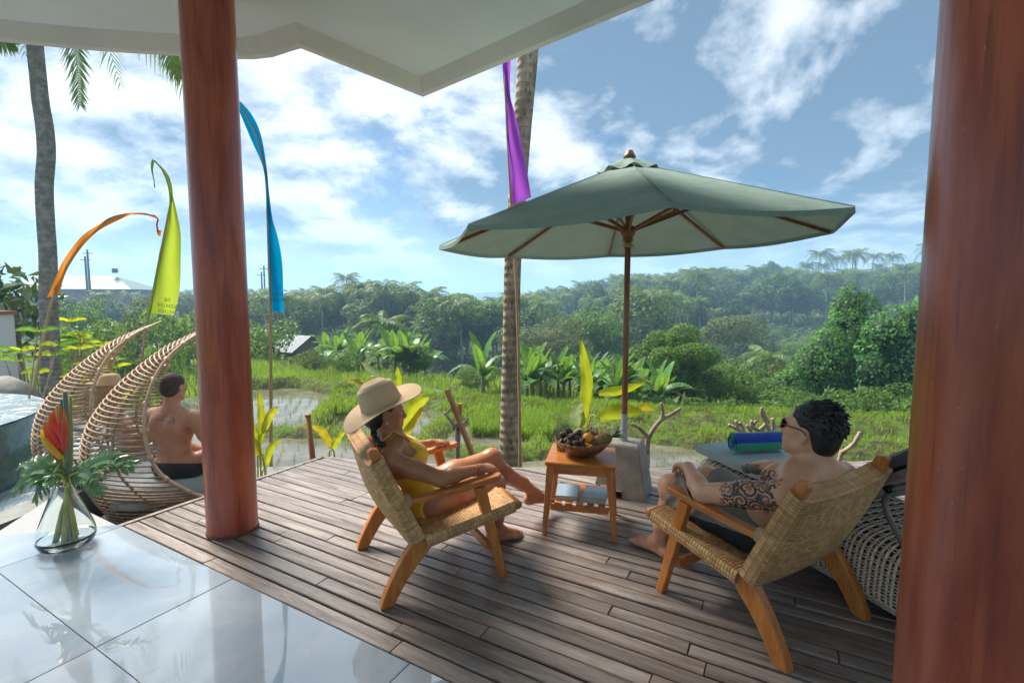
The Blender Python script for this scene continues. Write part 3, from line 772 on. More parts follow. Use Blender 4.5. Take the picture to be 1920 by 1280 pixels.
# pineapple lying on its side, crown to the right
p0, p1 = atbowl(1106, 836, 2.93), atbowl(1146, 818, 2.93)
pa = thing('pineapple', 'pineapple lying on its side with green leaf crown over the rim', 'fruit', tuple((p0 + p1) / 2))
d = p1 - p0; L = np.linalg.norm(d); d /= L; q = Vector(d).to_track_quat('Z', 'Y').to_matrix(); q = np.array(q)
m = MB(); V = []; F = []
for i in range(13):
    t_ = i / 12; r = .043 * math.sin(math.pi * (.08 + .86 * t_)) ** .5
    for k in range(20):
        a = 2 * math.pi * (k + .5 * (i % 2)) / 20; bumpy = 1 + .07 * ((k + i) % 2)
        V.append((r * bumpy * math.cos(a), r * bumpy * math.sin(a), (t_ - .5) * L))
F = [(i * 20 + k, i * 20 + (k + 1) % 20, (i + 1) * 20 + (k + 1) % 20, (i + 1) * 20 + k) for i in range(12) for k in range(20)]
F += [tuple(range(20))[::-1], tuple(range(240, 260))]
m.add(np.array(V) @ q.T, F); m.build('body', simple('pineapple_rind', (.30, .20, .04), (.12, .13, .03), 45., .6, bump=.7, bscale=60), pa)
MAT['pinecrown'] = simple('pineapple_leaf', (.10, .18, .06), (.22, .29, .13), 20., .5)
for k in range(20):
    a = k * 2.4; sp = .25 + .75 * (k / 20); ln_ = .075 + .045 * random.random()
    u_ = np.array([math.cos(a), math.sin(a), 0]); b0 = np.array([0, 0, L / 2 - .006]); 
    pts = crom([b0 + u_ * .006, b0 + u_ * (.014 + .010 * sp) + (0, 0, ln_ * .5), b0 + u_ * (.02 + .065 * sp) + (0, 0, ln_ * (1.05 - .35 * sp))], 5) @ q.T
    m = MB(); m.tube(pts, [.008, .0085, .0075, .005, .0006], 4, flat=.35); m.build('leaf', MAT['pinecrown'], pa)

# ---- parasol
PX, PYY = .827, 3.50
par = thing('parasol', 'sage green garden parasol with wooden pole in a concrete base', 'parasol', (PX, PYY, 0))
RC, PHI, TX, TY = 1.373, 6.383 - math.pi * 0, .0305, .0101
tips = []
for i in range(8):
    a = -6.38347363 - i * math.pi / 4; x, y = -RC * math.cos(a), -RC * math.sin(a); tips.append(np.array([x, y, 1.849 + TX * x + TY * y]))
apex = np.array([0, 0, 2.375])
t = NT('sage_canvas'); v = t.co('Object')
cc = t.mix(t.ramp(t.noise(v, 3, 4), .35, .65), (.235, .315, .275, 1), (.28, .36, .315, 1))
dfs = t.n('ShaderNodeBsdfDiffuse'); t.set(dfs.inputs[0], cc); t.set(dfs.inputs['Normal'], t.bump(t.math('ADD', t.noise(v, 6, 4), t.math('MULTIPLY', t.noise(v, 260, 2), .12)), .45, .04))
tr = t.n('ShaderNodeBsdfTranslucent'); t.set(tr.inputs[0], (.20, .29, .25, 1)); ms = t.n('ShaderNodeMixShader'); ms.inputs[0].default_value = .08
t.t.links.new(dfs.outputs[0], ms.inputs[1]); t.t.links.new(tr.outputs[0], ms.inputs[2])
MAT['canvas'] = t.done(ms.outputs[0])
for i in range(8):
    a, b = tips[i], tips[(i + 1) % 8]
    def f(s, w, a=a, b=b):
        e = a * (1 - w) + b * w
        s2 = .10 + .90 * s
        p = apex * (1 - s2) + e * s2
        bow = math.sin(math.pi * w)
        p = p + np.array([0, 0, -.026 * bow * s2 ** 1.5])              # cloth hangs a little between ribs
        ins = np.array([e[0], e[1], 0]); p = p - ins * (.016 * bow * s2 ** 2)   # scalloped edge
        return tuple(p)
    m = MB(); m.grid(f, 12, 9); pan_ = m.build('canopy_panel', MAT['canvas'], par, smooth=True)
    m = MB(); m.tube([np.array(f(q, 0.0)) + (0, 0, .003) for q in np.linspace(0, 1, 10)], .0045, 5, flat=.5); m.build('seam', MAT['canvas'], pan_, smooth=True)
    # hem: short turned-down edge
    def h(s, w, a=a, b=b):
        p = np.array(f(1.0, w)); q = np.array([p[0], p[1], 0]); q = q / np.linalg.norm(q)
        return tuple(p + q * .004 * s + np.array([0, 0, -.028 * s]))
    m = MB(); m.grid(h, 2, 9); m.build('hem', MAT['canvas'], pan_, smooth=True)
MAT['polewood'] = wood_mat('parasol_wood', (.20, .075, .032), (.29, .12, .055), (.11, .04, .02), rough=.4, sc=(14, 14, 1.6), rnd=.08)
m = MB(); m.tube([(0, 0, .34), (0, 0, 1.2), (0, 0, 2.36)], .0215, 16); m.build('pole', MAT['polewood'], par, smooth=True)
m = MB(); m.lathe([(.026, .0), (.026, .20), (.0235, .205)], 16, (0, 0, .395 - .02)); m.build('sleeve', simple('sleeve_metal', (.42, .46, .42), rough=.4), par, smooth=True)
hub = 1.895
m = MB(); m.lathe([(.022, hub - .075), (.035, hub - .07), (.038, hub - .055), (.032, hub - .045), (.045, hub - .03), (.052, hub - .005), (.05, hub + .025), (.036, hub + .04), (.022, hub + .045)], 20); m.build('runner', MAT['polewood'], par, smooth=True)
m = MB()
for k in range(5): m.lathe([(.030 + .006 * random.random(), hub - .082 - k * .006), (.037, hub - .085 - k * .006), (.030, hub - .089 - k * .006)], 14)
m.tube(crom([(.03, -.01, hub - .09), (.045, -.02, hub - .11), (.04, -.015, hub - .14)], 6), .003, 5); m.build('cord', MAT['cordplain'], par, smooth=True)
m = MB(); m.lathe([(.02, 2.25), (.05, 2.255), (.055, 2.30), (.03, 2.33)], 16); m.build('top_hub', MAT['polewood'], par, smooth=True)
for i in range(8):
    a = tips[i]; p0 = np.array([a[0] * .03, a[1] * .03, 2.30]); p1 = a * np.array([.985, .985, 1]) - (0, 0, .016)
    m = MB(); m.bar(p0, p1, .017, .024); rib_ = m.build('rib', MAT['polewood'], par)
    mid = p0 * .58 + p1 * .42 - (0, 0, .012)
    m = MB(); m.bar((a[0] * .03, a[1] * .03, hub + .01), mid, .013, .022); m.build('strut', MAT['polewood'], rib_)
# vent cap and finial
def f(s, w):
    a = w * 2 * math.pi; k = w * 8; fr = k - math.floor(k); i = int(k) % 8
    e = tips[i] * (1 - fr) + tips[(i + 1) % 8] * fr; dirn = np.array([e[0], e[1]]); 
    p = np.array([dirn[0] * .165 * s, dirn[1] * .165 * s, 2.415 - .105 * s + (.016 * math.cos(fr * 2 * math.pi) * s ** 3 - .01 * s ** 3)]); return tuple(p)
m = MB(); m.grid(f, 6, 49); m.build('vent_cap', MAT['canvas'], par, smooth=True)
m = MB(); m.lathe([(.040, 2.398), (.046, 2.412), (.036, 2.428), (.030, 2.44), (.022, 2.456), (.001, 2.462)], 16); m.build('finial', MAT['polewood'], par, smooth=True)
# concrete base, a truncated pyramid with a notch at the foot
bz = R(-24)
m = MB(); V = []
for z, s_ in ((0, .185), (.055, .181), (.36, .128), (.378, .116)):
    V += [tuple(rotz(bz) @ np.array([x * s_, y * s_ * .92, z])) for x, y in ((-1, -1), (-.13, -1), (.13, -1), (1, -1), (1, 1), (-1, 1))]
n = 6; F = []
for l in range(3):
    for k in range(6):
        if l == 0 and k == 1: continue
        F.append((l * n + k, l * n + (k + 1) % n, (l + 1) * n + (k + 1) % n, (l + 1) * n + k))
F.append(tuple(18 + k for k in range(6)))
i0 = len(V)
for idx in (1, 2, 8, 7):
    q = np.array(V[idx]); V.append(tuple(q + rotz(bz) @ np.array([0, .10, 0])))
F += [(1, 7, i0 + 3, i0), (8, 2, i0 + 1, i0 + 2), (7, 8, i0 + 2, i0 + 3), (i0 + 3, i0 + 2, i0 + 1, i0)]
m.add(V, F)
t = NT('cast_concrete'); v = t.co('Object')
c = t.mix(t.ramp(t.noise(v, 9, 5), .35, .68), (.30, .275, .235, 1), (.40, .375, .33, 1)); st = t.noise(t.co('Object', (60, 60, 3)), 3, 3)
c = t.mix(t.ramp(st, .5, .7, 0, .5), c, (.24, .22, .185, 1))
o = m.build('concrete_base', t.done(t.bsdf(base=c, rough=.85, normal=t.bump(t.noise(v, 60, 4), .35, .01))), par, bevel=.008)

# ---- woven sun lounger, cushion and towel
AX = np.array([.29, -.957]); AX /= np.linalg.norm(AX)
LZ = math.atan2(AX[1], AX[0])
L0 = np.array([1.25, 3.25]) + np.array([-AX[1], AX[0]]) * .33      # middle of the foot end
lou = thing('sun_lounger', 'woven rattan sun lounger with raised back beside the tattooed man', 'sun lounger', (L0[0], L0[1], 0), LZ)
# local: x towards the head end, y across (negative = towards the seated man), z up
LL, LW = 2.05, .345
def barrel(a, b, r=0.0):
    """a along 0..1, b round the side from the top rail down, over and up the other side"""
    x = a * LL
    th = b * math.pi * 2
    cx_, cz_ = math.cos(th), math.sin(th)
    n_ = 4.0
    rr2 = (abs(cx_) ** n_ + abs(cz_) ** n_) ** (-1 / n_)
    y = (LW + r) * rr2 * cx_ * (1 - .05 * cz_); z = .19 + (.165 + r) * rr2 * cz_
    endr = min(1.0, (min(a, 1 - a) * LL + .02) / .16) ** .5
    y *= .80 + .20 * endr; z = .19 + (z - .19) * (.72 + .28 * endr)
    return np.array([x, y, z])
MAT['rattan'] = simple('rattan_strip', (.66, .54, .42), (.80, .69, .56), 30., .55, rnd=.0)
m = MB(); NS = 44
for i in range(84):                                   # hoops
    b = np.linspace(0, 1, NS); P = np.array([barrel(i / 83, q, .002 * (-1) ** i) for q in b]); m.tube(P, .0068, 4, cap=False, flat=.5)
for j in range(72):                                   # runners along the length, in pairs
    bb = j / 72 + (.002 if j % 2 else -.002); P = np.array([barrel(q, bb, .003 * (-1) ** j) for q in np.linspace(0, 1, 30)]); m.tube(P, .0068, 4, cap=False, flat=.5)
o = m.build('woven_body', MAT['rattan'], lou); tag(o, kind='stuff')
m = MB(); m.grid(lambda a, b: tuple(barrel(a, b, -.016)), 24, 33); m.build('shade_backing', simple('lounger_shade_backing', (.11, .085, .07), rough=.9), lou, smooth=True)  # dark shell added behind the weave, painting the shade in its holes
m = MB()
for sy in (-1, 1): m.tube([barrel(q, .5 * (sy < 0) + (.12 if sy > 0 else -.12), -.02) for q in np.linspace(.03, .97, 16)], .014, 8)
for q in (.04, .5, .96): m.tube([barrel(q, b, -.02) for b in np.linspace(0, 1, 24)], .012, 6)
m.build('inner_frame', simple('lounger_frame', (.10, .08, .07), rough=.5), lou, smooth=True)
for sx in (.16, 1.88):
    for sy in (-1, 1): m = MB(); m.lathe([(.02, 0), (.024, .01), (.022, .05)], 10, (sx, sy * .22, 0)); m.build('foot', simple('lounger_foot', (.06, .055, .05)), lou)
PV = .88; BA = R(37)
def pillow(m, x0, x1, y0, y1, z0, th, M=None, org=(0, 0, 0), bulge=.012):
    nx, ny = 22, 14
    def f(a, b, s):
        x = x0 + (x1 - x0) * a; y = y0 + (y1 - y0) * b
        e = min(a, 1 - a) * (x1 - x0) / .02; g = min(b, 1 - b) * (y1 - y0) / .02; k = min(1, e) * min(1, g)
        z = th / 2 * (.72 + .28 * k ** .5) * s + bulge * s * math.sin(math.pi * a) ** .4 * math.sin(math.pi * b) ** .4 + .0025 * math.sin(b * 23 + a * 3) * math.sin(a * 31)
        p = np.array([x, y, z + z0 + th / 2])
        if M is not None: p = M @ (p - np.array(org)) + np.array(org)
        return tuple(p)
    m.grid(lambda a, b: f(a, b, 1), nx, ny); m.grid(lambda a, b: f(1 - a, b, -1), nx, ny)
    for b in (0, 1): m.grid(lambda a, c_: tuple(np.array(f(a if b else 1 - a, b, 1)) * (1 - c_) + np.array(f(a if b else 1 - a, b, -1)) * c_), nx, 3)
    for a in (0, 1): m.grid(lambda b, c_: tuple(np.array(f(a, b if a == 0 else 1 - b, 1)) * (1 - c_) + np.array(f(a, b if a == 0 else 1 - b, -1)) * c_), ny, 3)
MAT['cushion'] = simple('grey_blue_canvas', (.33, .415, .44), (.39, .47, .49), 3., .75, bump=.1, bscale=300)
MAT['cushion_d'] = simple('charcoal_canvas', (.045, .052, .055), (.07, .078, .08), 4., .7, bump=.1, bscale=300)
m = MB(); pillow(m, -.02, PV - .01, -.30, .30, .355, .065); m.build('seat_cushion', MAT['cushion'], lou, smooth=False)
MB_ = roty(-BA)
org = (PV, 0, .365)
m = MB(); pillow(m, PV + .03, PV + .95, -.29, .29, .375, .06, MB_, org); m.build('back_cushion', MAT['cushion_d'], lou, smooth=False)
def brf(a, b, s): return tuple(MB_ @ np.array([a * .98, (b - .5) * .66, s]) + np.array(org))
m = MB(); m.grid(lambda a, b: brf(a, b, -.005), 12, 8, (.98, .66)); m.grid(lambda a, b: brf(1 - a, b, -.035), 12, 8, (.98, .66))
for b in (0, 1): m.grid(lambda a, c_: brf(a if b else 1 - a, b, -.005 - .03 * c_), 12, 2, (.98, .06))
for a in (0, 1): m.grid(lambda b, c_: brf(a, b if a == 0 else 1 - b, -.005 - .03 * c_), 8, 2, (.66, .06))
m.build('backrest', weave_mat('backrest_weave', (.32, .25, .20), (.47, .39, .32), 90, 90), lou)
m = MB(); P0 = np.array(brf(.42, .12, -.05)); P1 = np.array(brf(.42, .88, -.05))
m.tube(crom([P0, P0 + (-.02, 0, -.10), P0 + (.10, 0, -.27)], 8), .013, 8); m.tube(crom([P1, P1 + (-.02, 0, -.10), P1 + (.10, 0, -.27)], 8), .013, 8); m.tube([P0, P1], .013, 8)
m.build('back_prop', simple('prop_tube', (.18, .15, .13), rough=.4), lou, smooth=True)
m = MB(); m.lathe([(.02, -.012), (.02, .012), (.012, .013), (.012, -.012)], 12, tuple(P0 + (0, -.012, 0)), rotx(R(90))); m.build('end_cap', simple('cap_black', (.012, .012, .012), rough=.3), lou)

# rolled towel
TW = thing('rolled_towel', 'rolled blue and green striped towel on the lounger cushion', 'towel', tuple(PZ(1417, 846, .43)) , R(7))
t = NT('striped_terry'); uv = t.n('ShaderNodeUVMap'); s_ = t.n('ShaderNodeSeparateXYZ'); t.t.links.new(uv.outputs[0], s_.inputs[0])
fr = t.math('FRACT', t.math('ADD', t.math('MULTIPLY', s_.outputs[0], 1 / .155), .12))
stp = t.math('MULTIPLY', t.ramp(fr, .40, .44), t.ramp(fr, .93, .97, 1, 0))
v = t.co('Object')
MAT['towel'] = t.done(t.bsdf(base=t.mix(stp, (.015, .06, .46, 1), (.04, .42, .22, 1)), rough=.95, spec=.1, sheen=.4, normal=t.bump(t.noise(v, 320, 3), .7, .006)))
turns, n = 4.3, 120; V = []; UV = []; L = 0; last = None
SP = []
for i in range(n):
    a = i / (n - 1) * turns * 2 * math.pi; r = .013 + .0505 * (i / (n - 1)); SP.append((r * math.cos(a + 2.0), r * math.sin(a + 2.0)))
m = MB(); SP = np.array(SP); ds = np.concatenate([[0], np.cumsum(np.linalg.norm(np.diff(SP, axis=0), axis=1))])
th = .0075
T = np.gradient(SP, axis=0); T /= np.linalg.norm(T, axis=1)[:, None]; NN = np.stack([T[:, 1], -T[:, 0]], 1)
ny = 9
for side in (0, 1):
    V = []; UV = []
    for i in range(n):
        for j in range(ny):
            w = j / (ny - 1) * 2 - 1; q = SP[i] + NN[i] * (th / 2 if side == 0 else -th / 2)
            bulge = 1 + .03 * math.sin(w * 5 + i * .05)
            V.append((w * (.165 + .004 * math.sin(i * .35)), q[0] * bulge, q[1] * bulge + .066)); UV.append((ds[i], j))
    F = [(i * ny + j, i * ny + j + 1, (i + 1) * ny + j + 1, (i + 1) * ny + j) for i in range(n - 1) for j in range(ny - 1)]
    m.add(V, F if side == 0 else [q[::-1] for q in F], UV)
for e in (-1, 1):
    V = []; UV = []
    for i in range(n):
        for k in (0, 1):
            q = SP[i] + NN[i] * (th / 2 if k == 0 else -th / 2); V.append((e * (.165 + .004 * math.sin(i * .35)), q[0], q[1] + .066)); UV.append((ds[i], 0))
    m.add(V, [(2 * i, 2 * i + 1, 2 * i + 3, 2 * i + 2) for i in range(n - 1)], UV)
m.build('terry_roll', MAT['towel'], TW, smooth=True)
# ================================================================== PEOPLE (one continuous surface each, from a distance field)
class Field:
    def __init__(s, lo, hi, h):
        s.lo = np.array(lo, float); s.h = h
        s.n = np.ceil((np.array(hi) - s.lo) / h).astype(int) + 1
        s.D = np.full(s.n, 1.0, np.float32)
    def sl(s, lo, hi):
        a = np.clip(np.floor((np.array(lo) - s.lo) / s.h).astype(int), 0, s.n); b = np.clip(np.ceil((np.array(hi) - s.lo) / s.h).astype(int) + 1, 0, s.n)
        ax = [(s.lo[i] + s.h * np.arange(a[i], b[i])).astype(np.float32) for i in range(3)]
        return tuple(slice(a[i], b[i]) for i in range(3)), ax[0][:, None, None], ax[1][None, :, None], ax[2][None, None, :]
    def _mix(s, sl, d, k):
        D = s.D[sl]
        if k <= 0: s.D[sl] = np.minimum(D, d); return
        h = np.clip(.5 + .5 * (D - d) / k, 0, 1); s.D[sl] = D * (1 - h) + d * h - k * h * (1 - h)
    def cone(s, a, b, ra, rb=None, k=.02, sub=False):
        rb = ra if rb is None else rb; a = np.array(a, float); b = np.array(b, float); r = max(ra, rb) + k + 2 * s.h
        sl, X, Y, Z = s.sl(np.minimum(a, b) - r, np.maximum(a, b) + r)
        ba = b - a; L = float(ba @ ba) + 1e-9
        t = np.clip(((X - a[0]) * ba[0] + (Y - a[1]) * ba[1] + (Z - a[2]) * ba[2]) / L, 0, 1)
        d = np.sqrt((X - a[0] - t * ba[0]) ** 2 + (Y - a[1] - t * ba[1]) ** 2 + (Z - a[2] - t * ba[2]) ** 2) - (ra + (rb - ra) * t)
        if sub:
            D = s.D[sl]; h = np.clip(.5 - .5 * (D + d) / k, 0, 1); s.D[sl] = D * (1 - h) - d * h + k * h * (1 - h)
        else: s._mix(sl, d, k)
    def ell(s, c, r, M=None, k=.02, sub=False):
        c = np.array(c, float); r = np.array(r, float); q = max(r) + k + 2 * s.h
        sl, X, Y, Z = s.sl(c - q, c + q)
        x, y, z = X - c[0], Y - c[1], Z - c[2]
        if M is not None:
            M = np.array(M); x, y, z = (M[0, 0] * x + M[1, 0] * y + M[2, 0] * z, M[0, 1] * x + M[1, 1] * y + M[2, 1] * z, M[0, 2] * x + M[1, 2] * y + M[2, 2] * z)
        k0 = np.sqrt((x / r[0]) ** 2 + (y / r[1]) ** 2 + (z / r[2]) ** 2); k1 = np.sqrt((x / r[0] ** 2) ** 2 + (y / r[1] ** 2) ** 2 + (z / r[2] ** 2) ** 2) + 1e-6
        d = k0 * (k0 - 1) / k1
        if sub:
            D = s.D[sl]; h = np.clip(.5 - .5 * (D + d) / k, 0, 1); s.D[sl] = D * (1 - h) - d * h + k * h * (1 - h)
        else: s._mix(sl, d, k)
    def path(s, P, rad, k=.02):
        for i in range(len(P) - 1): s.cone(P[i], P[i + 1], rad[i], rad[i + 1], k)
    def axes(s):
        return [(s.lo[i] + s.h * np.arange(s.n[i])).astype(np.float32).reshape([-1 if j == i else 1 for j in range(3)]) for i in range(3)]
    def value(s, P):
        """trilinear sample of the field"""
        q = np.clip((np.asarray(P) - s.lo) / s.h, 0, s.n - 1.001); i = q.astype(int); f = q - i
        out = 0
        for dx in (0, 1):
            for dy in (0, 1):
                for dz in (0, 1):
                    w = (f[:, 0] if dx else 1 - f[:, 0]) * (f[:, 1] if dy else 1 - f[:, 1]) * (f[:, 2] if dz else 1 - f[:, 2])
                    out = out + w * s.D[i[:, 0] + dx, i[:, 1] + dy, i[:, 2] + dz]
        return out
def surface(D, lo, h):
    """naive surface nets -> verts, quads"""
    S = D < 0; n = D.shape
    c = S[:-1, :-1, :-1].astype(np.uint8)
    for d in ((1, 0, 0), (0, 1, 0), (0, 0, 1), (1, 1, 0), (1, 0, 1), (0, 1, 1), (1, 1, 1)):
        c = c + S[d[0]:n[0] - 1 + d[0], d[1]:n[1] - 1 + d[1], d[2]:n[2] - 1 + d[2]]
    act = np.argwhere((c > 0) & (c < 8)); ids = np.full(c.shape, -1, np.int32); ids[tuple(act.T)] = np.arange(len(act))
    acc = np.zeros((len(act), 3)); cnt = np.zeros(len(act))
    for ax in range(3):
        o = [i for i in range(3) if i != ax]
        for p in (0, 1):
            for q in (0, 1):
                a = act.copy(); a[:, o[0]] += p; a[:, o[1]] += q; b = a.copy(); b[:, ax] += 1
                da, db = D[tuple(a.T)], D[tuple(b.T)]; m = (da < 0) != (db < 0)
                t = np.where(m, da / np.where(m, da - db, 1), 0)
                P = (a - act).astype(float); P[:, ax] += t; acc += P * m[:, None]; cnt += m
    V = lo + h * (act + acc / cnt[:, None])
    F = []
    for ax in range(3):
        o = [(ax + 1) % 3, (ax + 2) % 3]
        A = np.take(S, range(0, n[ax] - 1), ax); B = np.take(S, range(1, n[ax]), ax); E = np.argwhere(A != B)
        E = E[(E[:, o[0]] > 0) & (E[:, o[1]] > 0) & (E[:, o[0]] < n[o[0]] - 1) & (E[:, o[1]] < n[o[1]] - 1)]
        fl = S[tuple(E.T)]
        q = []
        for da, db in ((-1, -1), (0, -1), (0, 0), (-1, 0)):
            g = E.copy(); g[:, o[0]] += da; g[:, o[1]] += db; q.append(ids[tuple(g.T)])
        q = np.stack(q, 1); q[~fl] = q[~fl][:, ::-1]; F.append(q)
    F = np.concatenate(F); F = F[(F >= 0).all(1)]
    return V, F
def smoothed(V, F, it=2, w=.5):
    n = len(V)
    a = np.concatenate([F[:, i] for i in range(4)]); b = np.concatenate([F[:, (i + 1) % 4] for i in range(4)])
    src = np.concatenate([a, b]); dst = np.concatenate([b, a]); deg = np.bincount(src, minlength=n)[:, None] + 1e-9
    for _ in range(it):
        s = np.stack([np.bincount(src, V[dst, k], n) for k in range(3)], 1); V = V * (1 - w) + w * s / deg
    return V
def skin_mat(name, c1, c2, rough=.48, extra=None):
    t = NT(name); v = t.co('Object')
    c = t.mix(t.ramp(t.noise(v, 14, 4), .35, .65), (*c1, 1), (*c2, 1))
    c = t.mix(t.ramp(t.noise(v, 5.5, 5, .6), .45, .75, 0, .45), c, (c1[0] * 1.05, c1[1] * .78, c1[2] * .72, 1))
    c = t.mix(t.ramp(t.noise(v, 130, 2), .68, .74, 0, .35), c, (c1[0] * .6, c1[1] * .5, c1[2] * .45, 1))
    if extra: c = extra(t, v, c)
    return t.done(t.bsdf(base=c, rough=t.ramp(t.noise(v, 9, 4), .3, .7, rough - .08, rough + .14), spec=.5, sss=.12, sssr=(.8, .35, .2), ssss=.02, normal=t.bump(t.noise(v, 220, 3), .08, .003)))
def fieldmesh(name, D, lo, h, mat, parent, it=2):
    V, F = surface(D, lo, h); V = smoothed(V, F, it)
    return fastmesh(name, V, F, mat, parent, smooth=True)

def hand(f, wrist, dirn, palm_n, side, curl, spread=.16, sc=1.0, thumb_open=.7):
    """wrist point, direction of the fingers, palm normal (towards the palm side), side = +1 when the thumb lies on dirn x palm_n"""
    d = np.array(dirn, float); d /= np.linalg.norm(d); n = np.array(palm_n, float); n -= d * (n @ d); n /= np.linalg.norm(n); s_ = np.cross(d, n) * side
    w = np.array(wrist, float); k = .008
    pc = w + d * .048 * sc
    M = np.stack([d, s_, n], 1)
    f.ell(pc, (.050 * sc, .038 * sc, .015 * sc), M, .012); f.cone(w, w + d * .03 * sc, .021 * sc, .02 * sc, .015)
    for j, (off, L0_) in enumerate(((.028, .068), (.010, .078), (-.009, .072), (-.026, .056))):
        b = w + d * (.082 - .004 * abs(j - 1.2)) * sc + s_ * off * sc
        di = d + s_ * (off / .028) * spread; di /= np.linalg.norm(di); cu = curl[j] if hasattr(curl, '__len__') else curl
        p = b; f.cone(w + d * .04 * sc + s_ * off * .8 * sc, b, .0105 * sc, .0095 * sc, .006)
        for L, r0, r1, q in ((.44, .0092, .0083, .55), (.31, .0083, .0075, 1.0), (.25, .0075, .0060, .8)):
            a = cu * q; di = di * math.cos(a) + n * math.sin(a); di /= np.linalg.norm(di)
            p2 = p + di * L0_ * L * sc; f.cone(p, p2, r0 * sc, r1 * sc, .004); p = p2
            
    b = w + d * .022 * sc + s_ * .024 * sc
    di = d * .75 + s_ * thumb_open + n * .25; di /= np.linalg.norm(di)
    p1 = b + di * .034 * sc; di2 = d * .95 + s_ * .25 * thumb_open + n * .25; di2 /= np.linalg.norm(di2); p2 = p1 + di2 * .028 * sc; p3 = p2 + di2 * .022 * sc
    f.cone(b, p1, .0145 * sc, .0105 * sc, .010); f.cone(p1, p2, .0105 * sc, .0095 * sc, .004); f.cone(p2, p3, .0092 * sc, .007 * sc, .004)
def foot(f, ankle, toe_dir, up, side, sc=1.0):
    """ankle joint, direction of the toes, up = from sole to instep; side = +1 when the big toe lies on toe_dir x up"""
    d = np.array(toe_dir, float); d /= np.linalg.norm(d); u = np.array(up, float); u -= d * (u @ d); u /= np.linalg.norm(u); s_ = np.cross(d, u) * side; a = np.array(ankle, float)
    heel = a - d * .035 * sc - u * .045 * sc; ball = a + d * .125 * sc - u * .054 * sc
    f.ell(heel, (.038 * sc, .030 * sc, .032 * sc), np.stack([d, s_, u], 1), .02); f.cone(a, heel, .034 * sc, .03 * sc, .02)
    f.cone(a + d * .01 * sc - u * .01 * sc, ball + u * .012 * sc, .033 * sc, .020 * sc, .03)
    f.cone(heel, ball + s_ * .014 * sc, .026 * sc, .021 * sc, .02); f.cone(heel, ball - s_ * .024 * sc - d * .015 * sc, .022 * sc, .017 * sc, .02)
    for s2 in (-1, 1): f.ell(a + s_ * s2 * .027 * sc - u * .004, (.012 * sc,) * 3, None, .015)
    for j, (o, L, r) in enumerate(((.026, .048, .0125), (.007, .048, .009), (-.008, .042, .0085), (-.022, .036, .008), (-.034, .028, .0075))):
        b = ball + s_ * o * sc - d * (.004 + .011 * j * .5) * sc - u * .002; f.cone(b, b + d * L * .6 * sc + u * .003, r * 1.1 * sc, r * sc, .008); f.cone(b + d * L * .6 * sc + u * .003, b + d * L * sc - u * .004 * sc, r * sc, r * .9 * sc, .003)
def head(f, c, fwd, up, sc=1.0, male=False):
    """c = centre of the skull between the ears"""
    d = np.array(fwd, float); d /= np.linalg.norm(d); u = np.array(up, float); u -= d * (u @ d); u /= np.linalg.norm(u); l = np.cross(u, d); M = np.stack([d, l, u], 1); c = np.array(c, float)
    def P(x, y, z): return c + (d * x + l * y + u * z) * sc
    def E(x, y, z, r, k): f.ell(P(x, y, z), np.array(r) * sc, M, k)
    E(-.012, 0, .035, (.094, .075, .083), .02)              # cranium
    E(.035, 0, -.005, (.058, .062, .085), .03)               # face
    E(.045, 0, -.055, (.044, .050, .050), .025)              # jaw
    E(.072, 0, -.098, (.020, .024, .018), .02)               # chin
    for s_ in (-1, 1):
        f.cone(P(-.005, s_ * .056, -.05), P(.065, s_ * .024, -.092), .017 * sc, .016 * sc, .025)   # jaw line
        E(.062, s_ * .040, -.012, (.022, .020, .020), .02)   # cheekbone
        f.ell(P(.083, s_ * .031, .012), np.array((.016, .018, .012)) * sc, M, .012, sub=True)       # eye socket
        E(.074, s_ * .031, .010, (.0125, .0135, .0125), .004)
        E(.078, s_ * .030, .030, (.014, .024, .008), .010)   # brow
        E(-.008, s_ * .074, -.005, (.018, .009, .031), .006); f.ell(P(-.003, s_ * .082, -.003), np.array((.009, .006, .017)) * sc, M, .005, sub=True)
        E(.100, s_ * .012, -.030, (.010, .009, .008), .006)
    f.cone(P(.088, 0, .018), P(.108, 0, -.022), .0095 * sc, .0115 * sc, .010); E(.110, 0, -.026, (.010, .010, .009), .006)
    f.cone(P(.090, -.016, -.057), P(.090, .016, -.057), .0085 * sc, .0085 * sc, .006); f.cone(P(.089, -.013, -.069), P(.089, .013, -.069), .0095 * sc, .0095 * sc, .004)
    E(.086, 0, -.045, (.014, .020, .010), .012)
    return P, M

# ------------------------------------------------------------------ the woman in yellow (chair frame: x forward, y left, z up)
H = .005
wom = thing('person', 'woman in yellow swimsuit and straw hat reclining in the chair', 'person', (-.719, 2.388, 0), R(27.4))
fw = Field((-.20, -.42, -.01), (1.38, .42, 1.03), H)
bd = np.array([-.43, 0, .90])                                   # along the backrest
fd = np.array([.90, 0, .43])                                    # out of it
Mt = np.stack([fd, [0, 1, 0], bd], 1)
pel = np.array([.275, 0, .365]); chest = pel + bd * .255 + fd * -.012; nb_ = np.array([.105, 0, .700])
fw.ell(pel, (.098, .150, .095), Mt, .04); fw.ell(pel + np.array([-.02, .06, -.03]), (.085, .085, .075), None, .03); fw.ell(pel + np.array([-.02, -.06, -.03]), (.085, .085, .075), None, .03)
fw.ell(pel + bd * .125 + fd * .005, (.080, .112, .11), Mt, .05)
fw.ell(chest, (.092, .132, .125), Mt, .05)
fw.ell(chest + bd * .10, (.070, .150, .060), Mt, .05)
for s_ in (-1, 1): fw.ell(chest + fd * .070 + bd * -.005 + np.array([0, s_ * .066, 0]), (.056, .058, .060), Mt, .03)
hc = np.array([.078, 0, .835])
fw.cone(nb_ + np.array([.0, 0, -.03]), hc + np.array([-.006, 0, -.03]), .050, .046, .035)
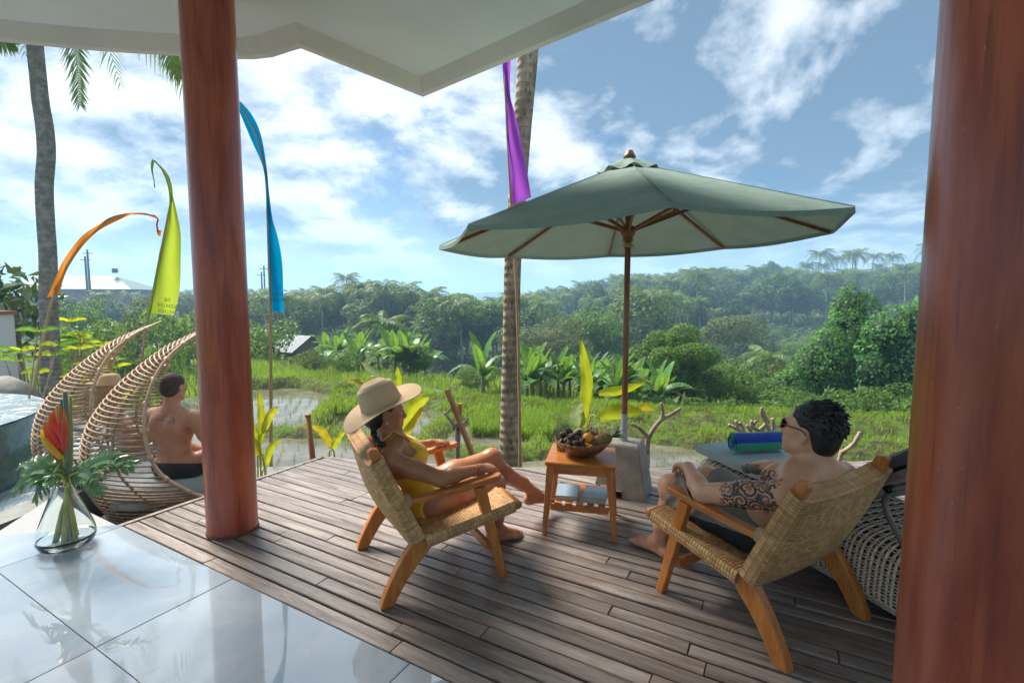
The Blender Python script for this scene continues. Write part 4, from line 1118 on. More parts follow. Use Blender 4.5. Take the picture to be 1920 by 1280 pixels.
for s_ in (-1, 1): fw.cone(nb_ + np.array([-.01, s_ * .03, .012]), np.array([.065, s_ * .145, .655]), .034, .036, .04)
Pw, Mw = head(fw, hc, (1, -.04, -.02), (.02, 0, 1), .96)
# near (right) arm lies along the armrest
sh, el, wr = np.array([.060, -.172, .640]), np.array([.282, -.272, .545]), np.array([.492, -.262, .560])
fw.ell(sh, (.054, .050, .056), None, .04); fw.path([sh, sh * .5 + el * .5 + (0, 0, .0), el], [.048, .045, .037], .02)
fw.path([el, el * .7 + wr * .3 + (0, 0, .002), wr], [.036, .038, .0235], .02)
hand(fw, wr, (.90, .22, -.10), (.05, .20, -1), -1, (.95, 1.0, 1.0, 1.0), .05, .95, .2)
# far (left) arm on the other armrest
sh, el, wr = np.array([.075, .172, .645]), np.array([.235, .300, .540]), np.array([.405, .275, .560])
fw.ell(sh, (.054, .050, .056), None, .04); fw.path([sh, (sh + el) / 2, el], [.048, .043, .037], .02); fw.path([el, el * .7 + wr * .3, wr], [.036, .037, .0235], .02)
hand(fw, wr, (.95, .12, -.05), (0, .1, -1), 1, (.35, .35, .4, .45), .12, .95, .5)
# raised left leg, foot on the table shelf
hp, kn, an = np.array([.300, .085, .365]), np.array([.725, .110, .462]), np.array([1.060, .172, .172])
fw.path([hp, hp * .55 + kn * .45, kn], [.090, .078, .056], .04); fw.ell(kn + np.array([.012, 0, .012]), (.050, .048, .050), None, .03)
fw.path([kn, kn * .68 + an * .32 + np.array([-.015, 0, -.018]), kn * .3 + an * .7, an], [.053, .054, .040, .033], .03)
foot(fw, an, (.93, .10, -.16), (.22, 0, 1.0), 1, .95)
# right leg, foot on the deck
hp, kn, an = np.array([.300, -.085, .365]), np.array([.668, -.055, .372]), np.array([.722, .012, .075])
fw.path([hp, hp * .55 + kn * .45, kn], [.090, .078, .056], .04); fw.ell(kn + np.array([.012, 0, .006]), (.050, .048, .050), None, .03)
fw.path([kn, kn * .68 + an * .32 + np.array([-.022, 0, 0]), kn * .3 + an * .7, an], [.053, .055, .040, .033], .03)
foot(fw, an, (.98, -.12, -.02), (.02, 0, 1.0), -1, .95)
MAT['skin_w'] = skin_mat('skin_brown', (.46, .200, .092), (.39, .155, .070), .36)
body_w = fieldmesh('body', fw.D, fw.lo, H, MAT['skin_w'], wom)
# one-piece swimsuit: a thin shell over torso and hips
X, Y, Z = fw.axes()
tb_ = (X - pel[0]) * bd[0] + (Z - pel[2]) * bd[2]; tf_ = (X - pel[0]) * fd[0] + (Z - pel[2]) * fd[2]
neck_line = .285 + .035 * np.cos(np.clip(np.abs(Y) / .066 * math.pi, 0, 9)) * -1 - .0 * tf_
front = np.where(tf_ > -.01, tb_ - neck_line - .02, tb_ - .19)
arm_cut = np.minimum(.152 - np.abs(Y), 9) * -1
legcut = (-tb_ - .005) - 1.05 * (np.abs(Y) - .045) * -1.0
leg_line = (X - (.375 - .55 * (np.abs(Y) - .02))) - .25 * (Z - .36)
reg = np.maximum(np.maximum(front, arm_cut), leg_line)
ruche = .0016 * np.sin((tb_ + .25 * np.abs(Y)) * 230) * np.clip(1 - np.abs(tb_ - .08) / .12, 0, 1)
cloth = np.maximum(fw.D - .006 - ruche, reg)
# keep arms out of the shell
MAT['yellow'] = simple('yellow_swimsuit', (.83, .47, .008), (.88, .55, .015), 8., .55, bump=.1, bscale=60, sheen=.2)
fieldmesh('swimsuit', cloth, fw.lo, H, MAT['yellow'], wom, 2)
for s_ in (-1, 1):
    pts = [chest + fd * .105 + bd * .055 + (0, s_ * .072, 0), chest + fd * .085 + bd * .11 + (0, s_ * .085, 0), chest + fd * .02 + bd * .168 + (0, s_ * .088, .012), chest - fd * .06 + bd * .13 + (0, s_ * .085, 0), chest - fd * .085 + bd * .02 + (0, s_ * .075, 0)]
    P = crom(pts, 24)
    for _ in range(30):                               # rest the strap on the skin
        d = fw.value(P); e = .004; g = np.stack([fw.value(P + np.eye(3)[k] * e) - fw.value(P - np.eye(3)[k] * e) for k in range(3)], 1); g /= np.linalg.norm(g, axis=1)[:, None] + 1e-6
        P = P - g * (d - .004)[:, None] * .5
    m = MB(); m.tube(P, .0075, 6, flat=.4); m.build('strap', MAT['yellow'], wom, smooth=True)
# hair and plait
MAT['hair'] = simple('black_hair', (.006, .005, .005), (.013, .010, .009), 60., .45, bump=.6, bscale=120, sc=(1, 1, .25))
fh = Field((-.08, -.16, .60), (.22, .16, 1.0), .004)
fh.ell(Pw(-.020, 0, .040), (.096, .082, .086), Mw, .02); fh.ell(Pw(-.05, 0, -.02), (.060, .066, .060), Mw, .03)
fh.ell(Pw(.075, 0, -.02), (.085, .072, .080), Mw, .03, sub=True)
for s_ in (-1, 1): fh.ell(Pw(.000, s_ * .085, -.012), (.022, .030, .034), Mw, .012, sub=True)
pl = crom([Pw(-.055, -.035, -.045), Pw(-.066, -.062, -.080), Pw(-.058, -.092, -.115), Pw(-.030, -.118, -.140), Pw(.005, -.130, -.158), Pw(.035, -.128, -.165)], 15)
for i, p in enumerate(pl): fh.ell(p + np.array([0, 0, .006 * (-1) ** i]), (.019 - .0007 * i,) * 3, None, .006)
fieldmesh('hair', fh.D, fh.lo, .004, MAT['hair'], wom, 1)
m = MB(); m.ball(Pw(-.002, -.083, -.036), .005, 8, 6); m.build('earring', simple('pearl', (.85, .82, .76), rough=.15), wom, smooth=True)
m = MB(); wr = np.array([.475, -.262, .559]); m.lathe([(.0265, -.0025), (.029, 0), (.0265, .0025)], 20, tuple(wr), np.stack([[0, 1, 0], [0, 0, 1], [1, 0, 0]], 1).astype(float), closed=True); m.ball(wr + np.array([0, -.024, .014]), .0055, 8, 6)
m.build('bracelet', simple('red_thread', (.45, .05, .08)), wom, smooth=True)
m = MB(); m.cone = None
# straw hat
hat = thing('sun_hat', 'wide brimmed straw sun hat on the head of the woman in yellow', 'hat', tuple(np.array([-.719, 2.388, 0]) + rotz(R(27.4)) @ np.array([.064, -.004, .884])), R(27.4))
Mh = roty(R(-21))
def brim(a, b, s_):
    th = b * 2 * math.pi; r = .096 + .112 * a
    z = -.008 * a + .030 * a * a * (math.cos(2 * th) * -.55) + .010 * a * a * math.sin(3 * th + .6) + .020 * a * a * max(0, math.cos(th)) - .016 * a * a * max(0, -math.cos(th))
    return tuple(Mh @ np.array([r * 1.02 * math.cos(th), r * .96 * math.sin(th), z + s_ * .002]))
def crown(a, b):
    th = b * 2 * math.pi; prof = [(.001, .128), (.032, .130), (.060, .122), (.080, .100), (.089, .066), (.093, .028), (.098, 0.0)]
    i = min(int(a * 6), 5); f_ = a * 6 - i; r = prof[i][0] * (1 - f_) + prof[i + 1][0] * f_; z = prof[i][1] * (1 - f_) + prof[i + 1][1] * f_
    z -= .012 * math.exp(-((r * math.sin(th)) / .03) ** 2) * (1 if z > .1 else 0)
    return tuple(Mh @ np.array([r * 1.10 * math.cos(th), r * .95 * math.sin(th), z]))
t = NT('straw'); uv = t.n('ShaderNodeUVMap'); s__ = t.n('ShaderNodeSeparateXYZ'); t.t.links.new(uv.outputs[0], s__.inputs[0])
st = t.math('SINE', t.math('MULTIPLY', s__.outputs[0], 1500.0)); st2 = t.math('SINE', t.math('MULTIPLY', s__.outputs[1], 500.0))
c = t.mix(t.ramp(st, -1, 1), (.56, .40, .245, 1), (.62, .45, .29, 1)); c = t.mix(t.ramp(t.noise(t.co('Object'), 14, 4), .4, .7, 0, .5), c, (.60, .42, .27, 1))
MAT['straw'] = t.done(t.bsdf(base=c, rough=.8, spec=.2, normal=t.bump(t.math('ADD', st, t.math('MULTIPLY', st2, .5)), .35, .003)))
m = MB(); m.grid(lambda a, b: brim(a, b, 1), 12, 73, (.25, 1)); m.grid(lambda a, b: brim(a, 1 - b, -1), 12, 73, (.25, 1)); m.grid(lambda a, b: tuple(np.array(brim(1, b, 1)) * (1 - a) + np.array(brim(1, b, -1)) * a), 2, 73); m.build('brim', MAT['straw'], hat, smooth=True)
m = MB(); m.grid(crown, 19, 61, (.22, 1)); m.build('crown', MAT['straw'], hat, smooth=True)

# ------------------------------------------------------------------ the tattooed man
man = thing('person', 'bare chested man with tattooed upper arm and sunglasses leaning back', 'person', (1.300, 1.895, 0), R(120.2))
fm = Field((-.16, -.42, -.01), (1.16, .42, 1.02), H)
pel = np.array([.265, 0, .375]); chest = pel + bd * .250 - fd * .005; nb_ = np.array([.085, 0, .705])
fm.ell(pel, (.105, .150, .10), Mt, .04); fm.ell(pel + (-.02, .07, -.03), (.085, .085, .08), None, .03); fm.ell(pel + (-.02, -.07, -.03), (.085, .085, .08), None, .03)
fm.ell(pel + bd * .12 + fd * .012, (.095, .138, .11), Mt, .05); fm.ell(chest, (.108, .160, .13), Mt, .05); fm.ell(chest + bd * .10 - fd * .01, (.080, .175, .065), Mt, .05)
for s_ in (-1, 1): fm.ell(chest + fd * .072 + bd * .03 + (0, s_ * .075, 0), (.040, .075, .055), Mt, .03)
hc = np.array([.100, .004, .858])
fm.cone(nb_ + (-.005, 0, -.03), hc + (-.022, 0, -.03), .062, .060, .04)
for s_ in (-1, 1): fm.cone(nb_ + (-.03, s_ * .03, .012), np.array([.060, s_ * .17, .652]), .042, .046, .045)
Pm, Mm = head(fm, hc, (.985, .06, .16), (-.16, 0, 1), 1.02, True)
sh, el, wr = np.array([.082, .200, .630]), np.array([.402, .288, .548]), np.array([.560, .190, .600])
fm.ell(sh, (.066, .064, .068), None, .04); fm.path([sh, sh * .55 + el * .45, el], [.060, .056, .042], .02); fm.path([el, el * .68 + wr * .32, wr], [.042, .043, .028], .02)
hand(fm, wr, (.70, -.38, -.18), (.25, .1, -1), -1, (.75, .8, .85, .9), .08, 1.05, .4)
sh, el, wr = np.array([.070, -.200, .635]), np.array([.245, -.300, .545]), np.array([.405, -.285, .570])
fm.ell(sh, (.066, .064, .068), None, .04); fm.path([sh, (sh + el) / 2, el], [.060, .054, .042], .02); fm.path([el, el * .7 + wr * .3, wr], [.042, .042, .028], .02)
hand(fm, wr, (.96, .02, -.08), (0, -.1, -1), 1, (.4, .4, .4, .45), .1, 1.05, .7)
for sg, kn, an in ((1, np.array([.690, .150, .445]), np.array([.835, .075, .085])), (-1, np.array([.690, -.130, .440]), np.array([.850, -.14, .085]))):
    hp = np.array([.290, sg * .095, .370])
    fm.path([hp, hp * .55 + kn * .45, kn], [.096, .086, .062], .04); fm.ell(kn + (.012, 0, .008), (.056, .054, .056), None, .03)
    fm.path([kn, kn * .68 + an * .32 + (-.025, 0, 0), kn * .3 + an * .7, an], [.058, .060, .044, .037], .03)
    foot(fm, an, (.98, .10 * sg, -.02), (.02, 0, 1), -sg, 1.08)
shn, eln = np.array([.082, .200, .630]), np.array([.402, .288, .548])
def tattoo(t, v, c):
    """cloud-scroll ink on shoulder and upper arm: spirals with dark fields between"""
    vm = t.n('ShaderNodeVectorMath', operation='SUBTRACT'); t.set(vm.inputs[0], v); vm.inputs[1].default_value = tuple(shn * .66 + eln * .34)
    ln = t.n('ShaderNodeVectorMath', operation='LENGTH'); t.set(ln.inputs[0], vm.outputs[0])
    vo = t.n('ShaderNodeTexVoronoi'); vo.feature = 'F1'; t.set(vo.inputs['Vector'], v); vo.inputs['Scale'].default_value = 21
    edge = t.ramp(t.math('ADD', ln.outputs['Value'], t.math('MULTIPLY', t.math('SUBTRACT', vo.outputs['Distance'], .4), .06)), .128, .134, 1, 0)
    # rings round every cell centre, bent into scrolls by the direction from the centre
    dv = t.n('ShaderNodeVectorMath', operation='SUBTRACT'); t.set(dv.inputs[0], v); t.t.links.new(vo.outputs['Position'], dv.inputs[1])
    sp = t.n('ShaderNodeSeparateXYZ'); t.t.links.new(dv.outputs[0], sp.inputs[0])
    an_ = t.n('ShaderNodeMath', operation='ARCTAN2'); t.set(an_.inputs[0], sp.outputs[2]); t.set(an_.inputs[1], sp.outputs[0])
    sw = t.math('SINE', t.math('ADD', t.math('MULTIPLY', vo.outputs['Distance'], 19.0), an_.outputs[0]))
    ink = t.ramp(sw, -.55, -.1); shade = t.ramp(vo.outputs['Distance'], .15, .6)
    ink = t.math('MAXIMUM', ink, t.ramp(t.noise(v, 26, 3), .52, .62)); ink = t.math('MULTIPLY', ink, t.math('ADD', t.math('MULTIPLY', shade, .35), .62))
    far = t.n('ShaderNodeVectorMath', operation='DISTANCE'); t.set(far.inputs[0], v); far.inputs[1].default_value = (.05, -.21, .66)
    ink2 = t.math('MULTIPLY', t.ramp(far.outputs['Value'], .08, .11, .45, 0), t.ramp(t.noise(v, 30, 3), .45, .6))
    c = t.mix(t.math('MULTIPLY', edge, ink), c, (.018, .019, .022, 1))
    c = t.mix(ink2, c, (.10, .09, .09, 1))
    # stubble and shadowed scalp line stay plain skin
    return c
MAT['skin_m'] = skin_mat('skin_light', (.68, .37, .235), (.61, .31, .19), .42, tattoo)
fieldmesh('body', fm.D, fm.lo, H, MAT['skin_m'], man)
X, Y, Z = fm.axes()
tb_ = (X - pel[0]) * bd[0] + (Z - pel[2]) * bd[2]
reg = np.maximum(np.maximum(tb_ - .075, X - (.648 - .25 * (Z - .45))), np.maximum(Z - .56, -(Z - .25)))
wr_ = .0045 * np.sin(X * 75 + Y * 40 + 3 * np.sin(Z * 30)) * np.clip((X - .3) / .25, 0, 1)
flare = .008 + .020 * np.clip((X - .38) / .25, 0, 1) + wr_
cloth = np.maximum(fm.D - flare, reg)
inside = np.maximum(fm.D + .02, -(X - .60))
sl, x_, y_, z_ = fm.sl((-.2, -.5, 0), (1.2, .5, 1.1))
# keep the arms free of the cloth: only points nearer to the legs and hips than to the forearm
def seg(a, b, X, Y, Z):
    ba = np.array(b) - np.array(a); L = ba @ ba; t_ = np.clip(((X - a[0]) * ba[0] + (Y - a[1]) * ba[1] + (Z - a[2]) * ba[2]) / L, 0, 1)
    return np.sqrt((X - a[0] - t_ * ba[0]) ** 2 + (Y - a[1] - t_ * ba[1]) ** 2 + (Z - a[2] - t_ * ba[2]) ** 2)
darm = np.minimum(np.minimum(seg((.402, .288, .548), (.56, .19, .60), X, Y, Z), seg((.56, .19, .60), (.68, .13, .57), X, Y, Z)), seg((.245, -.30, .545), (.54, -.285, .565), X, Y, Z)) - .055
cloth = np.maximum(cloth, -np.maximum(darm, -1) * 1.0)
MAT['shorts'] = simple('grey_shorts', (.25, .245, .21), (.19, .185, .16), 7., .8, bump=.15, bscale=200)
fieldmesh('shorts', cloth, fm.lo, H, MAT['shorts'], man, 2)
# black layer over the lower outer sides of the shorts
reg2 = np.maximum(np.maximum(np.maximum(tb_ - .03, X - .60), Z - .395), -(Z - .25))
fieldmesh('shorts_side', np.maximum(np.maximum(fm.D - flare - .004, reg2), -(np.abs(Y) - .035)), fm.lo, H, simple('black_cloth', (.010, .010, .011), (.02, .02, .02), 20., .75), man, 2)
# hair: short back and sides, brushed-up top built of many locks
fh = Field((-.12, -.16, .70), (.30, .16, 1.04), .003)
fh.ell(Pm(-.016, 0, .044), (.098, .080, .078), Mm, .02); fh.ell(Pm(-.060, 0, -.005), (.052, .070, .070), Mm, .03); fh.ell(Pm(-.052, 0, -.045), (.038, .052, .040), Mm, .03)
fh.ell(Pm(.092, 0, -.020), (.085, .085, .092), Mm, .015, sub=True)
for s_ in (-1, 1): fh.ell(Pm(-.002, s_ * .090, -.012), (.026, .034, .042), Mm, .010, sub=True)
lr = np.random.default_rng(3)
for i in range(700):
    a = lr.uniform(0, 2 * math.pi); e = lr.uniform(-.15, 1.5); n_ = np.array([math.cos(a) * math.cos(e), math.sin(a) * math.cos(e), math.sin(e)])
    if n_[2] < .15 and n_[0] > -.25: continue
    if n_[0] > .80 and n_[2] < .45: continue
    base = np.array([-.016, 0, .044]) + n_ * np.array([.093, .076, .074]); ln2 = (.024 + .026 * max(0, n_[2])) * lr.uniform(.7, 1.3)
    flow = np.array([-1.0 + .8 * max(0, -n_[0]), .15 * lr.normal(), .25 + .55 * max(0, n_[0]) - 1.1 * max(0, -n_[0])]) + n_ * .22 + lr.normal(size=3) * .10; flow /= np.linalg.norm(flow)
    p, q = Pm(*base), Pm(*(base + flow * ln2)); fh.cone(p, q, .0068, .0026, .004)
V, F = surface(fh.D, fh.lo, .003)
fastmesh('hair', V, F, MAT['hair'], man, smooth=True)
gl = thing('sunglasses', 'brown tinted sunglasses worn by the tattooed man', 'sunglasses', tuple(np.array([1.300, 1.895, 0]) + rotz(R(120.2)) @ Pm(.09, 0, .012)), R(120.2))
o0 = Pm(.09, 0, .012); MAT['frame'] = simple('tortoise_frame', (.06, .025, .012), (.11, .05, .02), 40., .25)
for s_ in (-1, 1):
    c0 = Pm(.098, s_ * .034, .008) - o0; m = MB()
    V = [];n = 20
    for k in range(n):
        a = 2 * math.pi * k / n; V.append(c0 + Mm @ np.array([-.006 * abs(math.cos(a)) , .027 * math.copysign(abs(math.cos(a)) ** .8, math.cos(a)), .021 * math.copysign(abs(math.sin(a)) ** .8, math.sin(a))]))
    m.add(V + [c0 + Mm @ np.array([.003, 0, 0])], [(k, (k + 1) % n, n) for k in range(n)]); m.build('lens', simple('tinted_lens', (.10, .04, .015), rough=.08), gl, smooth=True)
    m = MB(); m.tube(V + [V[0], V[1]], .0022, 6); m.build('rim', MAT['frame'], gl, smooth=True)
    m = MB(); m.tube(crom([Pm(.094, s_ * .062, .014) - o0, Pm(.055, s_ * .076, .016) - o0, Pm(.0, s_ * .083, .020) - o0, Pm(-.02, s_ * .083, .006) - o0], 10), .0026, 6); m.build('temple', MAT['frame'], gl, smooth=True)
m = MB(); m.tube(crom([Pm(.104, -.010, .014) - o0, Pm(.109, 0, .017) - o0, Pm(.104, .010, .014) - o0], 6), .0022, 6); m.build('bridge', MAT['frame'], gl, smooth=True)
# ================================================================== POD CHAIRS, THEIR PEOPLE, VASE, FLAGS
MAT['cane'] = simple('cane_rod', (.30, .18, .10), (.45, .29, .165), 25., .45, bump=.1, bscale=60)
MAT['cane_l'] = simple('cane_rim', (.46, .31, .20), (.58, .43, .30), 22., .5, bump=.2, bscale=80)
# spine and rim in the pod frame: x = towards the opening, y across, z up (ledge at -.5)
SPINE = np.array([(.16, -.50), (.05, -.30), (0, -.10), (0, .11), (.07, .37), (.284, .675), (.60, .96), (.85, 1.10), (1.04, 1.175)])
RIM = np.array([(1.0, .50, -.50), (.96, .57, -.32), (.80, .63, -.19), (.60, .65, .03), (.53, .63, .35), (.555, .51, .64), (.655, .37, .88), (.82, .19, 1.05), (1.06, .012, 1.185)])
NR = 44
sp = crom(np.c_[SPINE], NR); rm = crom(RIM, NR)
def pod(loc, rz, label):
    p = thing('pod_chair', label, 'pod chair', loc, rz)
    # even spacing along the spine
    L = np.concatenate([[0], np.cumsum(np.linalg.norm(np.diff(sp, axis=0), axis=1))]); tt = np.interp(np.linspace(0, L[-1], 50), L, np.arange(NR))
    def at(a, t_):
        i = np.clip(t_, 0, NR - 1); j = int(min(i, NR - 2)); f = i - j; return a[j] * (1 - f) + a[j + 1] * f
    def pt(t_, ph, dr=0.0):
        s = at(sp, t_); r = at(rm, t_); cphi, sphi = math.cos(ph), math.sin(ph)
        x = r[0] + (s[0] - dr - r[0]) * cphi; z = r[2] + (s[1] - r[2]) * cphi; y = (r[1] + dr) * sphi
        return (x, y, z)
    for t_ in tt[:-1]:
        m = MB(); m.tube([pt(t_, a) for a in np.linspace(-math.pi / 2, math.pi / 2, 19)], .0085, 5); m.build('cane_rod', MAT['cane'], p, smooth=True)
    for a in np.radians([-62, -34, 0, 34, 62]):
        m = MB(); m.tube([pt(q, a, -.012) for q in np.linspace(0, NR - 1.5, 30)], .010, 6); m.build('upright', MAT['cane'], p, smooth=True)
    for s_ in (-1, 1):
        for dr in (-.012, .006, .024):
            m = MB(); m.tube([pt(q, s_ * math.pi / 2, dr) if True else 0 for q in np.linspace(0, NR - 1, 40)], .0115, 6); rim_ = m.build('rim_cane', MAT['cane_l'], p, smooth=True)
        for q in np.linspace(3, NR - 4, 11):
            c0 = np.array(pt(q, s_ * math.pi / 2, .006)); c1 = np.array(pt(q + .9, s_ * math.pi / 2, .006)); d = c1 - c0; d /= np.linalg.norm(d)
            m = MB(); m.tube([c0, c0 + d * .035], .031, 10, flat=.62); m.build('binding', MAT['cane_l'], rim_, smooth=True)
    # base drum
    for z in (-.50, -.40, -.30):
        m = MB(); m.tube([(.58 + .45 * math.cos(a), .56 * math.sin(a), z) for a in np.linspace(-math.pi / 2, math.pi / 2, 15)], .010, 6); m.build('base_hoop', MAT['cane'], p, smooth=True)
    m = MB(); n = 40
    V = []
    for z, k in ((-.34, .97), (-.32, 1.0), (-.20, 1.0), (-.165, .97), (-.15, .90), (-.148, .0)):
        for i in range(n):
            a = 2 * math.pi * i / n; V.append((.55 + (.42 if math.cos(a) > 0 else .43) * k * math.cos(a), .49 * k * math.sin(a), z + (.012 * math.sin(3 * a) if k < .5 else 0)))
    m.add(V, [(i * n + k, i * n + (k + 1) % n, (i + 1) * n + (k + 1) % n, (i + 1) * n + k) for i in range(5) for k in range(n)]); m.build('seat_cushion', MAT['cushion'], p, smooth=True)
    return p
pod((-3.73, 4.10, 0), R(30), 'rattan pod chair with the shirtless man in black shorts')
pod((-4.66, 4.62, 0), R(33), 'rattan pod chair beside the palm trunk holding the woman in a hat')

# man seated in the pod, seen from behind (frame: x forward = towards the fields, y left)
pm = thing('person', 'shirtless man with cropped hair sitting in the pod chair', 'person', (-3.02, 4.22, -.17), R(78)); pm.scale = (1.07, 1.07, 1.07)
fp = Field((-.32, -.50, -.02), (.62, .50, .98), .006)
fp.ell((0, 0, .10), (.125, .165, .11), None, .05); fp.ell((.01, 0, .24), (.098, .140, .13), None, .05); fp.ell((.02, 0, .40), (.115, .165, .14), None, .05); fp.ell((.015, 0, .50), (.085, .195, .07), None, .05)
for s_ in (-1, 1):
    fp.ell((-.055, s_ * .085, .44), (.05, .075, .10), None, .04)
    fp.cone((0, s_ * .03, .575), (.02, s_ * .18, .525), .045, .052, .05); fp.ell((.02, s_ * .205, .50), (.062, .060, .068), None, .04)
fp.cone((0, 0, .54), (.02, 0, .68), .060, .056, .04)
Pp, Mp = head(fp, (.035, 0, .755), (.98, .10, -.10), (.10, 0, 1), 1.0)
sh, el, wr = np.array([.02, -.215, .49]), np.array([.10, -.300, .235]), np.array([.20, -.165, .475])
fp.path([sh, (sh + el) / 2, el], [.056, .052, .042], .02); fp.path([el, el * .6 + wr * .4, wr], [.042, .042, .028], .02); hand(fp, wr, (.05, .25, .9), (.55, .65, 0), -1, (.5, .6, .7, .8), .15, 1.05)
sh, el, wr = np.array([.02, .215, .49]), np.array([.12, .275, .235]), np.array([.33, .20, .14])
fp.path([sh, (sh + el) / 2, el], [.056, .052, .042], .02); fp.path([el, el * .6 + wr * .4, wr], [.042, .042, .028], .02); hand(fp, wr, (.9, -.3, -.2), (0, 0, -1), 1, .5, .1, 1.05)
for s_ in (-1, 1):
    hp, kn, an = np.array([.05, s_ * .10, .09]), np.array([.28, s_ * .33, .175]), np.array([.45, s_ * -.02, .06])
    fp.path([hp, (hp + kn) / 2, kn], [.10, .088, .064], .04); fp.path([kn, kn * .65 + an * .35, an], [.060, .058, .038], .03); foot(fp, an, (.5, -s_ * .8, 0), (.1, 0, 1), s_, 1.05)
def script_ink(t, v, c):
    """a line of script across the shoulder blades"""
    s3 = t.n('ShaderNodeSeparateXYZ'); t.set(s3.inputs[0], v); y, z, x = s3.outputs[1], s3.outputs[2], s3.outputs[0]
    band = t.math('MULTIPLY', t.ramp(y, -.125, -.115), t.ramp(y, .115, .135, 1, 0)); mid = t.math('ADD', .520, t.math('MULTIPLY', y, .06))
    loop = t.math('SUBTRACT', t.math('SUBTRACT', z, mid), t.math('MULTIPLY', t.math('SINE', t.math('MULTIPLY', y, 235.)), t.math('ADD', .010, t.math('MULTIPLY', t.noise(v, 16, 2), .022))))
    line = t.ramp(t.math('ABSOLUTE', loop), .0045, .0085, 1, 0)
    l2 = t.ramp(t.math('ABSOLUTE', t.math('SINE', t.math('ADD', t.math('MULTIPLY', y, 105.), t.math('MULTIPLY', z, 60.)))), .10, .26, 1, 0); b2 = t.ramp(t.math('ABSOLUTE', t.math('SUBTRACT', z, mid)), .022, .028, 1, 0)
    ink = t.math('MULTIPLY', t.math('MULTIPLY', band, t.ramp(x, -.02, -.005, 1, 0)), t.math('MAXIMUM', line, t.math('MULTIPLY', l2, b2)))
    return t.mix(t.math('MULTIPLY', ink, .72), c, (.03, .03, .035, 1))
fieldmesh('body', fp.D, fp.lo, .006, skin_mat('skin_tan', (.54, .28, .165), (.48, .235, .135), .45, script_ink), pm)
X, Y, Z = fp.axes()
reg = np.maximum(Z - (.135 - .05 * (X / .2)), (np.abs(Y) - .29) + .35 * (X - .2))
reg = np.maximum(reg, -(0.16 - np.abs(X - .05)) - .12)
sho = fieldmesh('shorts', np.maximum(fp.D - .012, reg), fp.lo, .006, simple('black_swim_shorts', (.012, .013, .018), (.022, .023, .028), 18., .6, bump=.2, bscale=50), pm)
m = MB(); m.grid(lambda a, b: (-.06 + .035 * a, -.165 + .05 * b - .01 * a, .115 - .055 * a + .012 * math.sin(b * 6 + a * 4)), 6, 6); m.build('shorts_tag', simple('orange_lining', (.70, .13, .02), rough=.7), sho, smooth=True)
fh = Field((-.12, -.14, .64), (.20, .14, .92), .004)
fh.ell(Pp(-.014, 0, .038), (.097, .078, .086), Mp, .02); fh.ell(Pp(-.045, 0, -.02), (.055, .066, .06), Mp, .03); fh.ell(Pp(.085, 0, -.02), (.085, .08, .085), Mp, .015, sub=True)
for s_ in (-1, 1): fh.ell(Pp(-.004, s_ * .085, -.012), (.022, .030, .034), Mp, .010, sub=True)
fieldmesh('hair', fh.D, fh.lo, .004, simple('cropped_hair', (.055, .036, .028), (.085, .055, .042), 30., .75, bump=.5, bscale=300), pm, 1)

# woman half hidden inside the other pod
pw = thing('person', 'woman in a straw hat half hidden inside the far pod chair', 'person', (-4.02, 4.98, -.15), R(36))
fq = Field((-.42, -.36, -.02), (.85, .36, .82), .008)
fq.ell((0, 0, .10), (.12, .155, .10), None, .05); fq.ell((-.06, 0, .24), (.085, .12, .13), None, .05); fq.ell((-.12, 0, .38), (.095, .14, .12), None, .05); fq.cone((-.15, 0, .46), (-.15, 0, .58), .048, .046, .04)
Pq, Mq = head(fq, (-.13, 0, .64), (1, 0, -.1), (.1, 0, 1), .96)
for s_ in (-1, 1):
    sh, el, wr = np.array([-.14, s_ * .165, .44]), np.array([-.01, s_ * .24, .26]), np.array([.19, s_ * .13, .24])
    fq.ell(sh, (.05, .05, .05), None, .04); fq.path([sh, el, wr], [.046, .037, .024], .02); hand(fq, wr, (.9, -.3 * s_, -.1), (0, 0, -1), s_, .5)
    hp, kn, an = np.array([.05, s_ * .09, .09]), np.array([.42, s_ * .12, .27]), np.array([.70, s_ * .10, .05]); fq.path([hp, kn, an], [.09, .056, .035], .04); foot(fq, an, (.9, 0, .1), (-.1, 0, 1), -s_, .95)
fieldmesh('body', fq.D, fq.lo, .008, skin_mat('skin_rose', (.55, .29, .20), (.50, .25, .17)), pw)
X, Y, Z = fq.axes(); fieldmesh('swimsuit', np.maximum(fq.D - .010, np.maximum(np.maximum(Z - .36, X - .12 + .2 * (Z - .1)), np.abs(Y) - .16)), fq.lo, .008, simple('pale_pink_cloth', (.62, .42, .40), rough=.8), pw)
fh = Field((-.32, -.14, .42), (.02, .14, .80), .006); fh.ell(Pq(-.02, 0, .04), (.098, .082, .088), Mq, .02); fh.cone(Pq(-.07, 0, .0), Pq(-.09, 0, -.16), .055, .035, .03); fh.ell(Pq(.08, 0, -.02), (.085, .075, .085), Mq, .02, sub=True)
fieldmesh('hair', fh.D, fh.lo, .006, simple('fair_hair', (.42, .30, .17), (.5, .37, .22), 30., .5), pw, 1)
h2 = thing('sun_hat', 'straw hat worn by the woman inside the far pod chair', 'hat', tuple(np.array([-4.02, 4.98, -.15]) + rotz(R(36)) @ Pq(.0, 0, .07)), R(36))
m = MB(); m.lathe([(.096, 0), (.15, .004), (.20, .02), (.203, .018), (.15, -.001), (.10, -.004)], 40); m.build('brim', MAT['straw'], h2, smooth=True)
m = MB(); m.lathe([(.098, 0), (.092, .05), (.08, .09), (.05, .105), (.001, .108)], 32); m.build('crown', MAT['straw'], h2, smooth=True)

